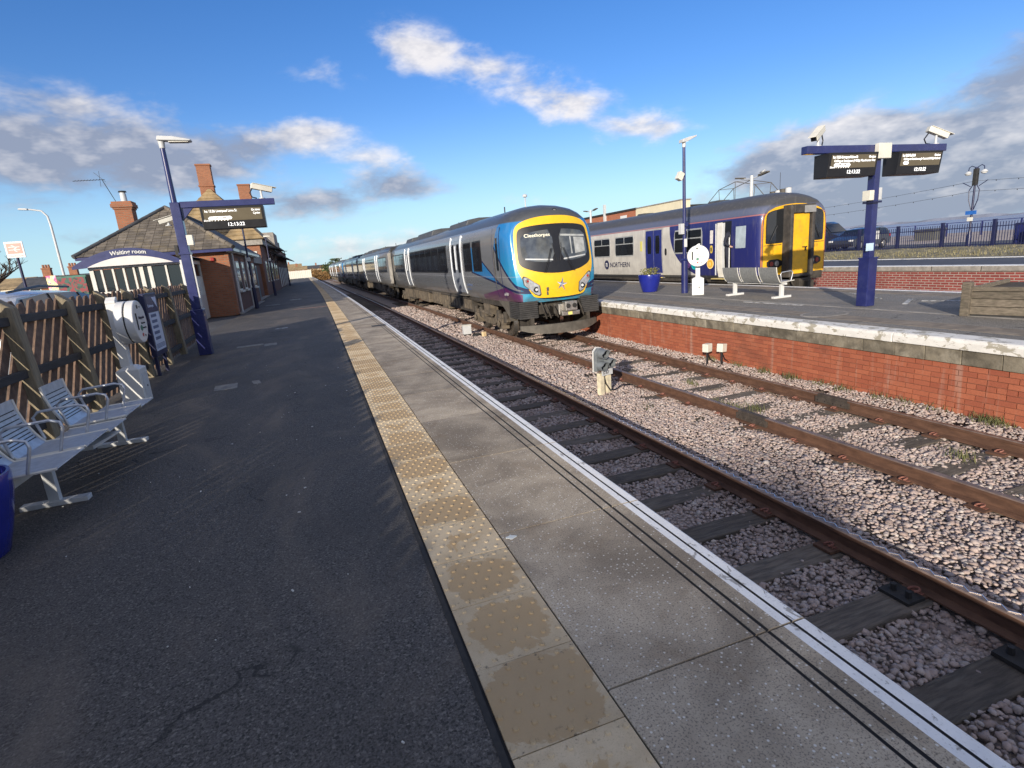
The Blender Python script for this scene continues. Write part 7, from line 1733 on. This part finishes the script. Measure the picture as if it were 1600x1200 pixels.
# gull on the lamp
t = thing('gull', (34, 35.55, 6.16), 'small gull perched on the twin-headed lamp arm', 'bird'); g = MB(); g.lathe([(0, -.22), (.06, -.14), (.095, 0), (.07, .12), (.04, .17), (.055, .22), (.03, .27), (0, .28)], n=10); o = g.build('body', M['lightgrey'], t, (0, 0, .14), (R_(70), 0, 0), smooth=60); MB().cyl((0, -.27, .23), (0, -.34, .22), .014, .004, n=5).build('beak', mat('gull_beak', (.6, .4, .05), .5), t)
for q in (-.03, .03): MB().cyl((q, 0, 0), (q, 0, .10), .006, n=4).build('leg', mat('gull_leg', (.6, .35, .25), .5), t)
for q in (-1, 1): g = MB(); g.add([(q * .08, -.1, .2), (q * .10, .1, .17), (q * .05, .33, .10), (q * .09, .0, .10)], [(0, 1, 2, 3)]); g.build('wing', M['plough'], t)
# skeletal ride frame and rooftop drums behind the train roof
t = thing('ride_frame', (60, 68, 0), 'skeletal steel frame of a fairground ride beyond the train roof', 'ride frame')
arch = [(74.0, 7.0), (71.5, 8.7), (68.0, 9.4), (64.1, 8.5), (61.9, 6.4)]; arch2 = [(y - .9, z + .05) for y, z in arch]
for P_, dx_ in ((arch, 0), (arch2, 2.0)):
    for (y0, z0), (y1, z1) in zip(P_[:-1], P_[1:]): MB().cyl((dx_, y0 - 68, z0), (dx_, y1 - 68, z1), .05, n=6).build('arch_tube', M['plough'], t)
    for (y0, z0) in P_[1:4]:
        MB().cyl((dx_, y0 - 68, z0), (dx_, (y0 - 68) * .75, 0), .045, n=6).build('strut', M['plough'], t)
    for (y0, z0) in (P_[0], P_[4]): MB().cyl((dx_, y0 - 68, z0), (dx_, (y0 - 68) * 1.15, 0), .045, n=6).build('strut', M['plough'], t)
for (y0, z0), (y1, z1) in zip(arch, arch2): MB().cyl((0, y0 - 68, z0), (2, y1 - 68, z1), .035, n=6).build('cross_tube', M['plough'], t)
t = thing('rooftop_drums', (48, 47.6, 0), 'row of grey drum-shaped housings and thin mast behind the train roof', 'drums')
for i in range(4): g = MB(); g.lathe([(0, 4.9), (.31, 4.9), (.31, 5.95 + .05 * i), (.35, 5.97 + .05 * i), (0, 6.0 + .05 * i)], (0, 1.0 - i * .68, 0), 14); g.build('drum', M['lightgrey'] if i % 2 else M['plough'], t, smooth=35)
bxs('base_building', M['hbrick'], t, (-.6, 1.5, -1.6, 1.6, 0, 4.9)); MB().cyl((0, .1, 4.9), (0, .1, 7.8), .025, n=6).build('mast', M['dark_iron'], t)
g = MB(); g.tube([(0, -1.5, 4.9), (0, -1.7, 5.25), (0, -2.0, 5.0), (0, -2.4, 5.25), (0, -2.6, 4.8)], .03, 5); g.build('pipe_hoops', M['dark_iron'], t)
